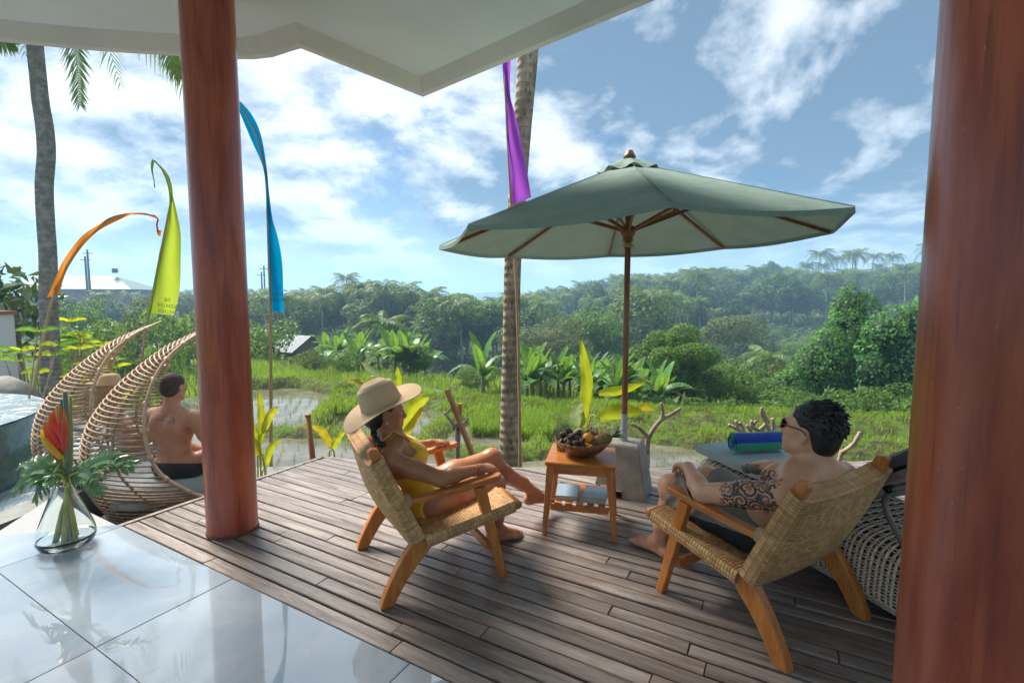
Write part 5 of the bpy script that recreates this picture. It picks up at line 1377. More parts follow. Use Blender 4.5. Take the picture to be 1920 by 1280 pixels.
# ------------------------------------------------------------------ glass vase of tropical flowers
VB = PZ(126, 1024, 0.0)
vs_ = thing('vase', 'clear glass teardrop vase standing on the polished tiles', 'vase', (VB[0], VB[1], .001))
t = NT('vase_glass'); g = t.bsdf(base=(.95, .99, .98, 1), rough=.0, ior=1.45, trans=1.0)
MAT['glass'] = t.done(g)
def spl(P, n): return [tuple(q) for q in crom(np.array(P), n)]
outer = spl([(.001, .0), (.07, .001), (.112, .014), (.133, .055), (.125, .115), (.095, .205), (.066, .285), (.053, .345), (.056, .375)], 40); inner = [(max(.001, r - .005), z + (.012 if z < .05 else 0)) for r, z in outer][::-1]
m = MB(); m.lathe(outer + inner, 48); m.build('glass', MAT['glass'], vs_, smooth=True)
MAT['stem'] = simple('green_stem', (.34, .40, .07), (.48, .48, .11), 6., .45, sc=(1, 1, .3))
FB = np.array([VB[0], VB[1], 0.0])
def thing_v(name, label, cat): return thing(name, label, cat, tuple(FB + (0, 0, .02)))
def vpt(u, v_, dy=0.0): return PY(u, v_, VB[1] + dy) - (FB + np.array([0, 0, .02]))
class Leaf:
    """flat blade as a strip with midrib fold; returns mesh builder in the given frame"""
def split_leaf(pts_mid, width, lobes, up, seed, cut=.75):
    """deeply lobed leaf: lobes as separate strips off the midrib"""
    r_ = np.random.default_rng(seed); m = MB(); P = crom(pts_mid, 24); T = np.gradient(P, axis=0); T /= np.linalg.norm(T, axis=1)[:, None]; up = np.array(up, float)
    S = np.cross(up, T); S /= np.linalg.norm(S, axis=1)[:, None]; U = np.cross(T, S)
    for i in range(23):
        t0, t1 = i / 23, (i + 1) / 23; w0, w1 = [width * (.10 + .12 * math.sin(math.pi * min(1, .15 + q * .85))) for q in (t0, t1)]
        for s_ in (-1, 1): m.add([P[i], P[i] + S[i] * s_ * w0 + U[i] * w0 * .25, P[i + 1] + S[i + 1] * s_ * w1 + U[i + 1] * w1 * .25, P[i + 1]], [(0, 1, 2, 3) if s_ < 0 else (3, 2, 1, 0)])
    for k in range(lobes):
        t_ = .04 + .92 * k / (lobes - 1); i = int(t_ * 23); L = width * (math.sin(math.pi * (.22 + .70 * t_)) ** .8) * r_.uniform(.85, 1.12)
        for s_ in (-1, 1):
            d = S[i] * s_ * (1.0 - .45 * t_) + T[i] * (.25 + .75 * t_) + U[i] * .12; d /= np.linalg.norm(d); q = []
            for j in range(7):
                a = j / 6; c_ = P[i] + d * L * a + T[i] * L * .12 * a * a - up * L * .30 * a * a + U[i] * .06 * L * math.sin(a * 5 + k)
                hw = width * .15 * (1.0 + .35 * math.sin(a * 9 + k)) * (1 - a ** 2.2) + .001; pr = np.cross(U[i], d); q += [c_ - pr * hw, c_ + U[i] * -.004, c_ + pr * hw]
            m.add(q, [(j * 3 + b, j * 3 + b + 1, (j + 1) * 3 + b + 1, (j + 1) * 3 + b) for j in range(6) for b in (0, 1)])
    return m
MAT['philo'] = None
t = NT('split_leaf_green'); v = t.co('Object'); c = t.mix(t.ramp(t.noise(v, 9, 4), .35, .65), (.07, .17, .075, 1), (.15, .27, .13, 1)); p_ = t.bsdf(base=c, rough=.28, spec=.5); tr = t.n('ShaderNodeBsdfTranslucent'); t.set(tr.inputs[0], (.14, .26, .05, 1)); ms = t.n('ShaderNodeMixShader'); ms.inputs[0].default_value = .22
t.t.links.new(p_, ms.inputs[1]); t.t.links.new(tr.outputs[0], ms.inputs[2]); MAT['philo'] = t.done(ms.outputs[0])
neck = vpt(126, 915)
leaves = [((140, 885, -.02), (170, 872, -.06), (205, 862, -.08), (246, 872, -.10), .125, 'split philodendron leaf reaching over the pod chair side', (0, -.75, .7)),
          ((118, 885, -.02), (90, 880, -.05), (60, 885, -.06), (30, 915, -.08), .12, 'split philodendron leaf drooping towards the pool', (0, -.75, .7)),
          ((132, 892, -.05), (148, 885, -.12), (168, 893, -.18), (186, 925, -.22), .10, 'short split philodendron leaf hanging in front of the vase neck', (.2, -.9, .5)),
          ((116, 893, -.05), (100, 888, -.12), (84, 900, -.17), (66, 935, -.20), .10, 'short split philodendron leaf hanging beside the vase neck', (-.2, -.9, .5)),
          ((120, 880, .04), (92, 872, .08), (66, 868, .10), (38, 872, .12), .10, 'split philodendron leaf spreading behind the red flower', (0, -.7, .7))]
for i, (a, b, c_, d, w, lab, up) in enumerate(leaves):
    lf = thing_v('philodendron_leaf', lab, 'leaf'); P = [vpt(*q) for q in (a, b, c_, d)]
    split_leaf(P, w, 9, up, 20 + i).build('blade', MAT['philo'], lf)
    m = MB(); bot = np.array([.05 * math.cos(i * 1.3), .05 * math.sin(i * 1.3), .02]); m.tube(crom([bot, neck * .6 + bot * .4, neck + (0, 0, -.02), P[0], P[1]], 14), np.linspace(.013, .005, 14), 7); m.build('stalk', MAT['stem'], lf, smooth=True)
# heliconia with boat-shaped bracts
hel = thing_v('heliconia', 'red and yellow heliconia flower in the glass vase', 'flower')
ax0, ax1 = vpt(122, 872, .0), vpt(112, 782, .01)
m = MB(); m.tube(crom([(.03, -.02, .02), neck * .7, ax0, (ax0 + ax1) / 2], 14), .009, 8); m.build('stalk', MAT['stem'], hel, smooth=True)
t = NT('heliconia_bract'); v = t.co('Object'); s3 = t.n('ShaderNodeUVMap'); sp3 = t.n('ShaderNodeSeparateXYZ'); t.t.links.new(s3.outputs[0], sp3.inputs[0])
c = t.mix(t.ramp(sp3.outputs[0], .35, 1.0), (.62, .05, .028, 1), (.72, .22, .03, 1)); c = t.mix(t.ramp(t.noise(v, 30, 3), .55, .8, 0, .5), c, (.75, .33, .04, 1)); MAT['bract'] = t.done(t.bsdf(base=c, rough=.35))
MAT['bract_y'] = simple('heliconia_yellow', (.78, .55, .02), (.72, .40, .02), 12., .4)
br_ = [((120, 868), (100, 840), (83, 822), 0), ((121, 850), (95, 815), (84, 788), 0), ((119, 838), (101, 800), (93, 775), 0), ((121, 820), (104, 785), (103, 765), 0), ((122, 832), (120, 790), (111, 757), 0), ((124, 845), (126, 800), (120, 765), 0), ((118, 858), (90, 825), (76, 800), 1)]
for i, (a, b, c_, yel) in enumerate(br_):
    P = crom([vpt(*a, -.005 * i), vpt(*b, -.012 - .004 * i), vpt(*c_, -.01)], 10); m = MB(); V = []; UV = []
    T = np.gradient(P, axis=0); 
    for j in range(10):
        a_ = j / 9; w = .024 * math.sin(math.pi * min(1, .18 + .82 * a_)) ** .7 * (1 - .15 * a_); s_ = np.array([0, 1.0, 0]); n_ = np.cross(T[j], s_); n_ /= np.linalg.norm(n_)
        for q in np.linspace(-1, 1, 7): V.append(P[j] + s_ * w * math.sin(q * 1.35) * .9 + n_ * w * (1 - math.cos(q * 1.35)) * .95); UV.append((a_, q))
    m.add(V, [(j * 7 + k, j * 7 + k + 1, (j + 1) * 7 + k + 1, (j + 1) * 7 + k) for j in range(9) for k in range(6)], UV); o = m.build('bract', MAT['bract_y'] if yel else MAT['bract'], hel, smooth=True)
    so = o.modifiers.new('thickness', 'SOLIDIFY'); so.thickness = .003
m = MB(); m.tube(crom([vpt(100, 838, -.02), vpt(80, 822, -.04), vpt(58, 812, -.05)], 8), [.004, .005, .006, .006, .005, .004, .003, .001], 6, flat=.6); m.build('young_bract', simple('green_yellow_bract', (.45, .48, .06), rough=.5), hel, smooth=True)
for i, (u0, u1, v1, r, lab, dy, colr) in enumerate(((128, 122, 734, .012, 'tall grey green cut stem standing highest in the vase', .0, (.13, .19, .13)), (134, 132, 742, .008, 'thin pale stem beside the tallest stem in the vase', .04, (.25, .27, .08)), (118, 116, 748, .007, 'dark green stem behind the heliconia flower', .05, (.05, .12, .04)), (112, 107, 760, .006, 'short yellow green stem behind the heliconia flower', .06, (.24, .27, .06)))):
    st = thing_v('flower_stem', lab, 'stem'); m = MB(); bot = np.array([.04 * math.sin(i * 2.1), .04 * math.cos(i * 2.1), .02]); m.tube(crom([bot, neck + (.004 * i, .004, -.02), vpt(u0, 860, dy), vpt(u1, v1, dy)], 14), r, 8); m.build('stem', simple('stem_%d' % i, colr, tuple(q * 1.4 for q in colr), 9., .5), st, smooth=True)
    m = MB(); m.lathe([(r * .7, 0), (r * .72, .002), (.0005, .002)], 8, tuple(vpt(u1, v1, dy))); m.build('cut_end', simple('cut_end_%d' % i, (.3, .32, .15)), st)

# ------------------------------------------------------------------ banner flags on bamboo poles
MAT['bamboo'] = simple('bamboo_pole', (.42, .30, .15), (.33, .22, .11), 4., .5, sc=(1, 1, .6))
def bamboo(parent, pts, r0, r1, off, mat=None):
    P = crom(pts, 40) - np.array(off); m = MB(); L = np.linspace(r0, r1, 40); L = L * (1 + .16 * np.exp(-((np.arange(40) % 5) - 2) ** 2 * 4.0)); m.tube(P, L, 8); return m.build('pole', mat or MAT['bamboo'], parent, smooth=True)
def cloth_mat(name, col, tcol):
    t = NT(name); v = t.co('Object'); d = t.n('ShaderNodeBsdfDiffuse'); t.set(d.inputs[0], t.mix(t.ramp(t.noise(v, 3., 4), .3, .7), (*col, 1), tuple(q * .8 for q in col) + (1,))); t.set(d.inputs['Normal'], t.bump(t.noise(t.co('Object', (6, 6, 1.2)), 3., 3), .5, .04))
    tr = t.n('ShaderNodeBsdfTranslucent'); t.set(tr.inputs[0], (*tcol, 1)); ms = t.n('ShaderNodeMixShader'); ms.inputs[0].default_value = .55
    t.t.links.new(d.outputs[0], ms.inputs[1]); t.t.links.new(tr.outputs[0], ms.inputs[2]); return t.done(ms.outputs[0])
def flag(name, label, Y, pole_px, left_px, right_px, mat, tail=None, folds=.02, seed=0, hem=True, sleeve=None):
    base = PY(*pole_px[0], Y); o = thing('banner_flag', label, 'flag', tuple(base))
    if len(pole_px) > 1: bamboo(o, [PY(u, v_, Y) for u, v_ in pole_px], .020, .008, base)
    n = 46; Lp = crom(np.array(left_px, float), n); Rp = crom(np.array(right_px, float), n); k = 9
    V = []
    for i in range(n):
        for j in range(k):
            b = j / (k - 1); u, v_ = Lp[i] * (1 - b) + Rp[i] * b; wpx = np.linalg.norm(Lp[i] - Rp[i])
            dy = folds * math.sin(b * 5.0 + i * .13 + seed) * min(1, wpx / 25) + .012 * math.sin(i * .5 + b * 3)
            V.append(PY(u, v_, Y - .02 + dy) - base)
    m = MB(); m.add(V, [(i * k + j, i * k + j + 1, (i + 1) * k + j + 1, (i + 1) * k + j) for i in range(n - 1) for j in range(k - 1)]); m.build('cloth', mat, o, smooth=True)
    if sleeve:                                     # stitched pole sleeve along one edge
        m = MB(); E0 = Lp if sleeve == 'L' else Rp; m.tube([PY(u, v_, Y - .03) - base for u, v_ in E0], .014, 6, flat=.6); m.build('sleeve', mat, o, smooth=True)
    if tail:
        m = MB(); p = PY(*tail, Y) - base; m.add([p + (-.03, 0, .06), p + (.035, .01, .055), p + (.02, 0, -.02), p + (-.02, .005, -.015), p + (0, -.012, .02)], [(0, 1, 4), (1, 2, 4), (2, 3, 4), (3, 0, 4)]); m.build('tassel', mat, o)
    return o, base
def flag_text(o, base, lines, u, v_, Y, size, mat, rot=0.0, gap=1.15, squeeze=.8):
    """lettering printed through the cloth: it reads mirrored from this side"""
    c0 = PY(u, v_, Y) - base
    for i, s_ in enumerate(lines):
        cu = bpy.data.curves.new('lettering', 'FONT'); cu.body = s_; cu.size = size; cu.align_x = 'CENTER'; cu.align_y = 'CENTER'; cu.extrude = .0004
        tmp = bpy.data.objects.new('lettering', cu); C.objects.link(tmp); dg = bpy.context.evaluated_depsgraph_get(); me = bpy.data.meshes.new_from_object(tmp.evaluated_get(dg)); C.objects.unlink(tmp); bpy.data.objects.remove(tmp)
        n = len(me.vertices); co = np.zeros(n * 3); me.vertices.foreach_get('co', co); co = co.reshape(-1, 3)
        x = -co[:, 0] * squeeze; y = co[:, 1] - i * size * gap; cr, sr = math.cos(rot), math.sin(rot)
        Q = np.stack([x * cr - y * sr, np.full(n, 0.0) + co[:, 2], x * sr + y * cr], 1) + c0; me.vertices.foreach_set('co', Q.ravel()); me.flip_normals(); me.update()
        me.materials.clear(); me.materials.append(mat); q = bpy.data.objects.new('lettering', me); C.objects.link(q); q.parent = o
fl, base = flag('b', 'blue banner flag on bamboo pole beside the column', 5.6, [(508, 960), (508, 750), (507, 590), (503, 450), (498, 330), (478, 250), (452, 200)],
    [(507, 583), (505, 520), (503, 450), (501, 400), (499, 350), (492, 310), (470, 260), (440, 190), (425, 168)], [(532, 585), (531, 540), (529, 490), (521, 445), (511, 410), (504, 355), (500, 315), (489, 252), (470, 212), (438, 178)], cloth_mat('blue_cloth', (.0, .19, .42), (.0, .26, .50)), folds=.03, seed=1)
flag_text(fl, base, ['THE', 'BODHI', 'WELLNESS'], 521, 541, 5.545, .062, simple('flag_print_blue', (.0, .05, .12)), 0, 1.05, .62)
fl, base = flag('g', 'lime green banner flag with curled tip behind the pod chairs', 7.2, [(262, 720), (270, 640), (280, 585), (300, 480), (316, 400), (322, 360), (312, 325), (287, 300)],
    [(279, 587), (288, 550), (297, 505), (307, 455), (315, 420), (319, 380), (316, 350), (306, 322), (290, 301)], [(326, 591), (333, 565), (338, 530), (339, 480), (339, 440), (334, 410), (325, 370), (313, 328), (292, 302)], cloth_mat('lime_cloth', (.36, .48, .04), (.48, .60, .05)), folds=.03, seed=2, sleeve='L')
m = MB(); P = [PY(u, v_, 7.2) - base for u, v_ in ((287, 299), (285, 318), (289, 340), (290, 352))]; m.tube(crom(P, 10), [.02, .028, .026, .022, .016, .012, .010, .010, .018, .004], 6, flat=.3); m.build('tail', cloth_mat('lime_tail', (.25, .38, .05), (.34, .48, .06)), fl, smooth=True)
flag_text(fl, base, ['THE', 'BODHI LEAF', 'WELLNESS'], 314, 563, 7.135, .085, simple('flag_print_green', (.09, .12, .02)), R(-8), 1.0, .62)
fl, base = flag('o', 'orange banner flag arching over from its thin bamboo pole', 6.4, [(62, 740), (80, 640), (101, 553), (125, 500), (160, 450), (205, 410), (250, 401), (290, 404)],
    [(88, 558), (104, 520), (120, 486), (150, 446), (180, 424), (215, 405), (245, 399), (270, 399), (290, 404)], [(110, 552), (122, 515), (135, 490), (158, 458), (186, 432), (222, 413), (248, 402), (270, 402), (296, 411)], cloth_mat('orange_cloth', (.62, .20, .03), (.72, .26, .03)), tail=(298, 440), folds=.01, seed=3)
m = MB(); m.tube(crom([PY(u, v_, 6.4) - base for u, v_ in ((290, 404), (296, 411), (294, 422), (297, 436))], 10), .016, 5, flat=.3); m.build('tail', cloth_mat('orange_tail', (.50, .15, .03), (.6, .2, .03)), fl, smooth=True)
flag_text(fl, base, ['THE', 'BODHI LEAF'], 104, 540, 6.36, .05, simple('flag_print_orange', (.20, .07, .01)), R(58), 1.0, .6)
fl, base = flag('p', 'purple banner flag hanging beside the leaning palm trunk', 5.7, [(976, 930), (974, 760), (971, 620), (966, 500), (958, 380), (950, 230), (946, 110), (950, 40)],
    [(960, 384), (957, 330), (953, 280), (949, 220), (945, 170), (942, 120), (941, 85), (940, 50)], [(996, 370), (992, 345), (986, 310), (976, 260), (966, 215), (957, 180), (957, 130), (960, 60)], cloth_mat('purple_cloth', (.24, .07, .42), (.36, .08, .55)), folds=.035, seed=4)
# ================================================================== VEGETATION AND THE VALLEY
LM = {
 'far':    leaf_mat('leaf_far', (.030, .075, .022), (.095, .170, .042), (.20, .32, .05), .30, .6),
 'far2':   leaf_mat('leaf_far_olive', (.042, .085, .024), (.125, .185, .048), (.25, .33, .06), .30, .6),
 'mid':    leaf_mat('leaf_mid', (.040, .100, .024), (.125, .215, .040), (.25, .42, .05), .35, .45),
 'pale':   leaf_mat('leaf_pale', (.085, .115, .05), (.17, .21, .10), (.22, .28, .08), .25, .6),
 'vine':   leaf_mat('leaf_vine', (.040, .135, .040), (.125, .265, .06), (.24, .46, .06), .36, .55),
 'palm':   leaf_mat('leaf_palm', (.050, .095, .022), (.14, .205, .045), (.26, .40, .05), .25, .5),
 'banana': leaf_mat('leaf_banana', (.045, .120, .032), (.13, .27, .07), (.26, .46, .05), .35, .35),
 'lime':   leaf_mat('leaf_lime', (.20, .30, .02), (.46, .50, .03), (.62, .66, .03), .45, .35),
 'grass':  leaf_mat('leaf_grass', (.075, .155, .020), (.22, .34, .035), (.36, .52, .04), .40, .5, rnd=0),
 'rice':   leaf_mat('leaf_rice', (.075, .16, .03), (.20, .32, .05), (.34, .50, .05), .35, .5, rnd=0),
 'rubber': leaf_mat('leaf_rubber', (.030, .070, .028), (.13, .18, .075), (.20, .26, .05), .18, .3),
}
MAT['bark'] = simple('tree_bark', (.19, .165, .135), (.11, .095, .075), 8., .9, sc=(1, 1, .4), bump=.4, bscale=25)
MAT['bark_pale'] = simple('pale_bark', (.34, .31, .26), (.22, .20, .165), 8., .9, sc=(1, 1, .4), bump=.3, bscale=25)

def leaves(Pc, Nn, size, r, asp=.55, tone=None, fold=.15, droop=0.0, hang=None):
    """rhombic leaves at points Pc facing Nn; size array; returns V, F, tone"""
    n = len(Pc); size = np.broadcast_to(size, n)
    Nn = Nn / (np.linalg.norm(Nn, axis=1)[:, None] + 1e-9)
    t = r.normal(size=(n, 3)); 
    if hang is not None: t = t * (1 - hang) + np.array([0, 0, -1.0]) * hang * 1.6
    t -= Nn * (t * Nn).sum(1)[:, None]; t /= np.linalg.norm(t, axis=1)[:, None] + 1e-9; b = np.cross(Nn, t)
    L = size[:, None]; W_ = L * asp * .5
    base = Pc - t * L * .5; tip = Pc + t * L * .5 - Nn * L * droop; lf = Pc + b * W_ + Nn * L * fold * .5 - t * L * .06; rt = Pc - b * W_ + Nn * L * fold * .5 - t * L * .06
    V = np.stack([base, rt, tip, lf], 1).reshape(-1, 3); F = np.arange(4 * n).reshape(-1, 4)
    if tone is None: tone = r.random(n)
    return V, F, np.repeat(np.clip(tone, 0, 1), 4)
def blob_points(blobs, n, r, depth=.25):
    """points over the skins of ellipsoids (centre, radii), and outward normals; parts deep inside another blob are skipped"""
    w = np.array([(b[1][0] * b[1][1] + b[1][1] * b[1][2] + b[1][0] * b[1][2]) for b in blobs]); w /= w.sum(); idx = r.choice(len(blobs), n, p=w)
    c = np.array([b[0] for b in blobs])[idx]; rad = np.array([b[1] for b in blobs])[idx]
    u = r.normal(size=(n, 3)); u /= np.linalg.norm(u, axis=1)[:, None]; s = 1 - depth * r.random(n) ** 1.5
    P = c + u * rad * s[:, None]; N = u / rad; N /= np.linalg.norm(N, axis=1)[:, None]
    keep = np.ones(n, bool)
    for k, (bc, br) in enumerate(blobs):
        q = (((P - np.array(bc)) / np.array(br)) ** 2).sum(1); keep &= ~((q < .42) & (idx != k))
    return P[keep], N[keep]
def crown_blobs(r, cz, rx, rz, n, br=(.28, .48), top=0.0):
    out = []
    for i in range(n):
        a = i * 2.399 + r.uniform(-.4, .4); rr = math.sqrt((i + .5) / n); z = r.uniform(-.7, .75) * (1 - .55 * rr)
        s = r.uniform(*br)
        out.append(((rx * .70 * rr * math.cos(a), rx * .70 * rr * math.sin(a), cz + rz * .72 * z + top * (1 - rr) * rz), (rx * s, rx * s, rz * s * r.uniform(.6, .85))))
    return out
def tree_mesh(seed, H_, rx, cz, rz, nblob, nleaf, lsize, mat, trunk_r, forks=4, bark='bark', br=(.28, .48), asp=.6, top=0., jitter=.55, trunk_top=None):
    """returns (crown mesh, trunk mesh) with the base at the origin"""
    r = np.random.default_rng(seed); bl = crown_blobs(r, cz, rx, rz, nblob, br, top); P, N = blob_points(bl, nleaf, r, .35)
    P[:, 2] *= H_ / np.percentile(P[:, 2], 99.7); k_ = rx / np.percentile(np.hypot(P[:, 0], P[:, 1]), 98.5); P[:, :2] *= k_
    N = N + r.normal(size=N.shape) * jitter + np.array([0, 0, .25])
    clump = np.sin(P[:, 0] * 3.1 / rx * 2 + seed) * np.sin(P[:, 1] * 2.7 / rx * 2) * .18
    V, F, T = leaves(P, N, lsize * r.uniform(.6, 1.35, len(P)), r, asp, np.clip(.42 + clump + r.normal(size=len(P)) * .24, 0, 1))
    cr = fastmesh('crown', V, F, mat, attr=T); me = cr.data; C.objects.unlink(cr); bpy.data.objects.remove(cr)
    m = MB(); zt = trunk_top or cz; wob = r.uniform(-.05, .05, (5, 2)) * H_
    m.tube(crom([(wob[i][0] * i / 4, wob[i][1] * i / 4, zt * i / 4 - (.5 if i == 0 else 0)) for i in range(5)], 12), np.linspace(trunk_r, trunk_r * .45, 12), 8)
    for i in range(forks):
        b = bl[(i * 3) % len(bl)][0]; s = np.array([wob[3][0] * .7, wob[3][1] * .7, zt * r.uniform(.45, .8)]); e = np.array(b); m.tube(crom([s, (s + e) / 2 + (0, 0, -.06 * H_), e], 8), np.linspace(trunk_r * .45, trunk_r * .1, 8), 6)
    tk = m.build('trunk', MAT[bark]); tm = tk.data; C.objects.unlink(tk); bpy.data.objects.remove(tk)
    return me, tm
def plant(name, label, cat, meshes, loc, s=1.0, rz=0.0, group=None, names=('crown', 'trunk'), sz=None):
    o = thing(name, label, cat, tuple(float(q) for q in loc), rz, group); o.scale = (s, s, sz if sz else s)
    for nm, me in zip(names, meshes):
        c = bpy.data.objects.new(nm, me); C.objects.link(c); c.parent = o
    return o
def gz(x, y): return float(terrain_h(np.array([x]), np.array([y]))[0])
def spot(u, Y): x = (u - 960) / FPX * Y; return x, Y
def ztop(v_, Y): return float(PY(960, v_, Y)[2])

# ---- palms
def frond(r, L, rise, droop, n=26, lw=.028, ll=.30, hang=.5, torn=0.0):
    """one coconut leaf from the origin along +x: midrib curve plus leaflets as narrow quads"""
    t = np.linspace(0, 1, n); x = L * (t - .12 * t ** 3); z = L * (rise * t - droop * t ** 2.2); P = np.stack([x, np.zeros(n), z], 1)
    T = np.gradient(P, axis=0); T /= np.linalg.norm(T, axis=1)[:, None]; V = []; F = []; tone = []
    for i in range(n - 1):                     # midrib
        w = .012 * L * (1 - .8 * t[i]); k = len(V); V += [P[i] + (0, w, 0), P[i] - (0, w, 0), P[i + 1] - (0, w, 0), P[i + 1] + (0, w, 0)]; F.append((k, k + 1, k + 2, k + 3)); tone += [.7] * 4
    for i in range(2, n):
        for s in (-1, 1):
            if r.random() < torn: continue
            q = t[i]; l = L * ll * math.sin(math.pi * (.12 + .80 * q)) ** .8 * r.uniform(.85, 1.1); d = np.array([.55 + .35 * q, s * (1.0 - .35 * q), .15 - hang * r.uniform(.5, 1.1)]); d /= np.linalg.norm(d)
            w = T[i] * L * lw * .5; mid = P[i] + d * l * .55; tip = P[i] + d * l + np.array([0, 0, -l * hang * .35]); k = len(V)
            V += [P[i] - w * .7, P[i] + w * .7, mid + w, tip, mid - w]; F.append((k, k + 1, k + 2, k + 4)); F.append((k + 4, k + 2, k + 3, k + 3)); tone += [r.uniform(.15, .9)] * 5
    return np.array(V), F, np.array(tone)
def palm_mesh(seed, H_, L, nf=20, lean=.06, tr=.012, n=22, hang=.5, mat='palm', old=3):
    r = np.random.default_rng(seed); VV = []; FF = []; TT = []; off = 0
    top = np.array([lean * H_, 0, H_ - L * .25])
    for i in range(nf):
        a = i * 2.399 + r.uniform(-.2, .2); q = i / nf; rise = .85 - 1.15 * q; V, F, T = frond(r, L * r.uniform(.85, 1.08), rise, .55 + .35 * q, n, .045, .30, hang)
        V = V @ rotz(a).T + top; VV.append(V); FF += [tuple(k + off for k in f) for f in F]; off += len(V); TT.append(T * (.9 if q < .8 else .6))
    me = bpy.data.meshes.new('fronds'); V = np.concatenate(VV); FF = [f if f[-1] != f[-2] else f[:3] for f in FF]; me.from_pydata(V.tolist(), [], FF); at = me.attributes.new('tone', 'FLOAT', 'POINT'); at.data.foreach_set('value', np.concatenate(TT).astype(np.float32)); me.materials.append(LM[mat]); me.update()
    m = MB(); m.tube(crom([(0, 0, -.4), (lean * H_ * .15, 0, H_ * .3), (lean * H_ * .5, .0, H_ * .65), top], 14), np.linspace(tr * 1.25, tr * .8, 14) * H_, 7); 
    for k in range(7): m.ball(top + np.array([.022 * H_ * math.cos(k * 2.4), .022 * H_ * math.sin(k * 2.4), -.02 * H_ - .008 * H_ * (k % 2)]), .011 * H_, 6, 5)
    tk = m.build('trunk', MAT['bark_pale']); tm = tk.data; C.objects.unlink(tk); bpy.data.objects.remove(tk)
    return me, tm
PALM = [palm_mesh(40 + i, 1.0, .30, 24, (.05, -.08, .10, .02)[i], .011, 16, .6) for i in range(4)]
# ---- far broadleaf trees (unit height)
FAR = [tree_mesh(60 + i, 1.0, (.36, .42, .30, .46)[i], (.50, .50, .52, .48)[i], (.48, .46, .48, .46)[i], (17, 20, 15, 22)[i], 3200, .055, LM['far' if i % 2 == 0 else 'far2'], .022, 4) for i in range(4)]
BUSH = [tree_mesh(80 + i, 1.0, .75, .42, .50, 14, 2600, .075, LM['far2' if i else 'mid'], .02, 2) for i in range(2)]

# forest on the far slope to the right, on the left bank and along the valley
fr = np.random.default_rng(11); FG = 'trees of the hazy forest on the far slope'
def skyline(u):       # photo row of the treetops against the sky
    return np.interp(u, [380, 450, 540, 640, 700, 760, 820, 860, 940, 1000, 1060, 1150, 1230, 1300, 1380, 1440, 1500, 1560, 1640, 1700, 1760, 1900], [548, 545, 552, 540, 526, 540, 552, 556, 556, 548, 540, 520, 515, 505, 512, 500, 512, 512, 508, 500, 495, 490])
def forest(n, u0, u1, y0, y1, hmin, hmax, palms, group, lab_t, lab_p, cap=True):
    kinds = ('dark rounded ', 'olive spreading ', 'dark narrow ', 'olive billowing ')
    for i in range(n):
        u = fr.uniform(u0, u1); Y = y0 + (y1 - y0) * fr.random() ** .8; x, y = spot(u, Y); z = gz(x, y); p = fr.random() < palms
        h = fr.uniform(hmin, hmax) * (1.15 if p else 1.0)
        if cap:
            lim = ztop(skyline(u) - (8 if p else 0), Y) - z
            if lim < 3: continue
            h = min(h, lim * fr.uniform(.86, 1.0))
        if p: plant('coconut_palm', lab_p, 'palm', PALM[fr.integers(4)], (x, y, z), h, fr.uniform(0, 6.28), group, ('fronds', 'trunk'))
        else:
            ki = int(fr.integers(4)); plant('forest_tree', kinds[ki] + lab_t, 'tree', FAR[ki], (x, y, z), h * fr.uniform(1.0, 1.25), fr.uniform(0, 6.28), group, sz=h)
forest(215, 985, 1800, 112, 225, 9, 16, .36, FG, 'broadleaf tree in the hazy forest on the far slope', 'coconut palm in the hazy forest on the far slope')
for u in np.linspace(995, 1790, 46):                          # ridge line
    Y = fr.uniform(205, 240); x, y = spot(u + fr.uniform(-6, 6), Y); z = gz(x, y); p = fr.random() < .45; h = max(8, ztop(skyline(u) - fr.uniform(-4, 6), Y) - z)
    if p: plant('coconut_palm', 'coconut palm on the ridge of the far slope', 'palm', PALM[fr.integers(4)], (x, y, z), h, fr.uniform(0, 6.28), 'palms along the far ridge', ('fronds', 'trunk'))
    else: plant('forest_tree', 'broadleaf tree on the ridge of the far slope', 'tree', FAR[fr.integers(4)], (x, y, z), h, fr.uniform(0, 6.28), 'trees along the far ridge')
for i, (u, v_) in enumerate([(1528, 468), (1507, 492), (1545, 492), (1565, 478), (1592, 470), (1602, 468), (1628, 474), (1668, 474), (1645, 494), (1735, 455), (1444, 490)]):      # tall palms that stand over the ridge
    Y = 190 + 3 * (i % 4); x, y = spot(u, Y); z = gz(x, y); h = ztop(v_, Y) - z
    if i == 10: plant('emergent_tree', 'tall tree with open rounded crown above the ridge', 'tree', FAR[2], (x, y, z), h, 1.0)
    else: plant('coconut_palm', 'tall coconut palm standing clear above the far ridge', 'palm', PALM[i % 4], (x, y, z), h, i * 1.1, 'tall palms above the far ridge', ('fronds', 'trunk'))
forest(95, 430, 990, 48, 115, 6, 13, .42, 'trees and palms on the valley side', 'broadleaf tree among palms on the valley side', 'coconut palm among trees on the valley side')
forest(90, -60, 640, 60, 190, 6, 11, .30, 'trees behind the left fields', 'broadleaf tree behind the flooded fields and pod chairs', 'coconut palm behind the flooded fields and pod chairs')
forest(45, 780, 1010, 260, 600, 9, 15, .2, 'trees on the distant blue hills', 'tiny broadleaf tree on the distant blue hills', 'tiny palm on the distant blue hills')
forest(40, 980, 1420, 60, 120, 6, 11, .30, 'trees in the valley bottom', 'broadleaf tree in the valley bottom behind the banana thicket', 'coconut palm in the valley bottom behind the banana thicket')
for i in range(46):                                            # scrub on the slope
    u = fr.uniform(1330, 1640); Y = fr.uniform(60, 118); x, y = spot(u, Y); h = fr.uniform(2.2, 4.2); plant('shrub', 'pale green shrub on the open scrub slope below the forest', 'shrub', BUSH[fr.integers(2)], (x, y, gz(x, y)), h, fr.uniform(0, 6.28), 'shrubs on the open slope')
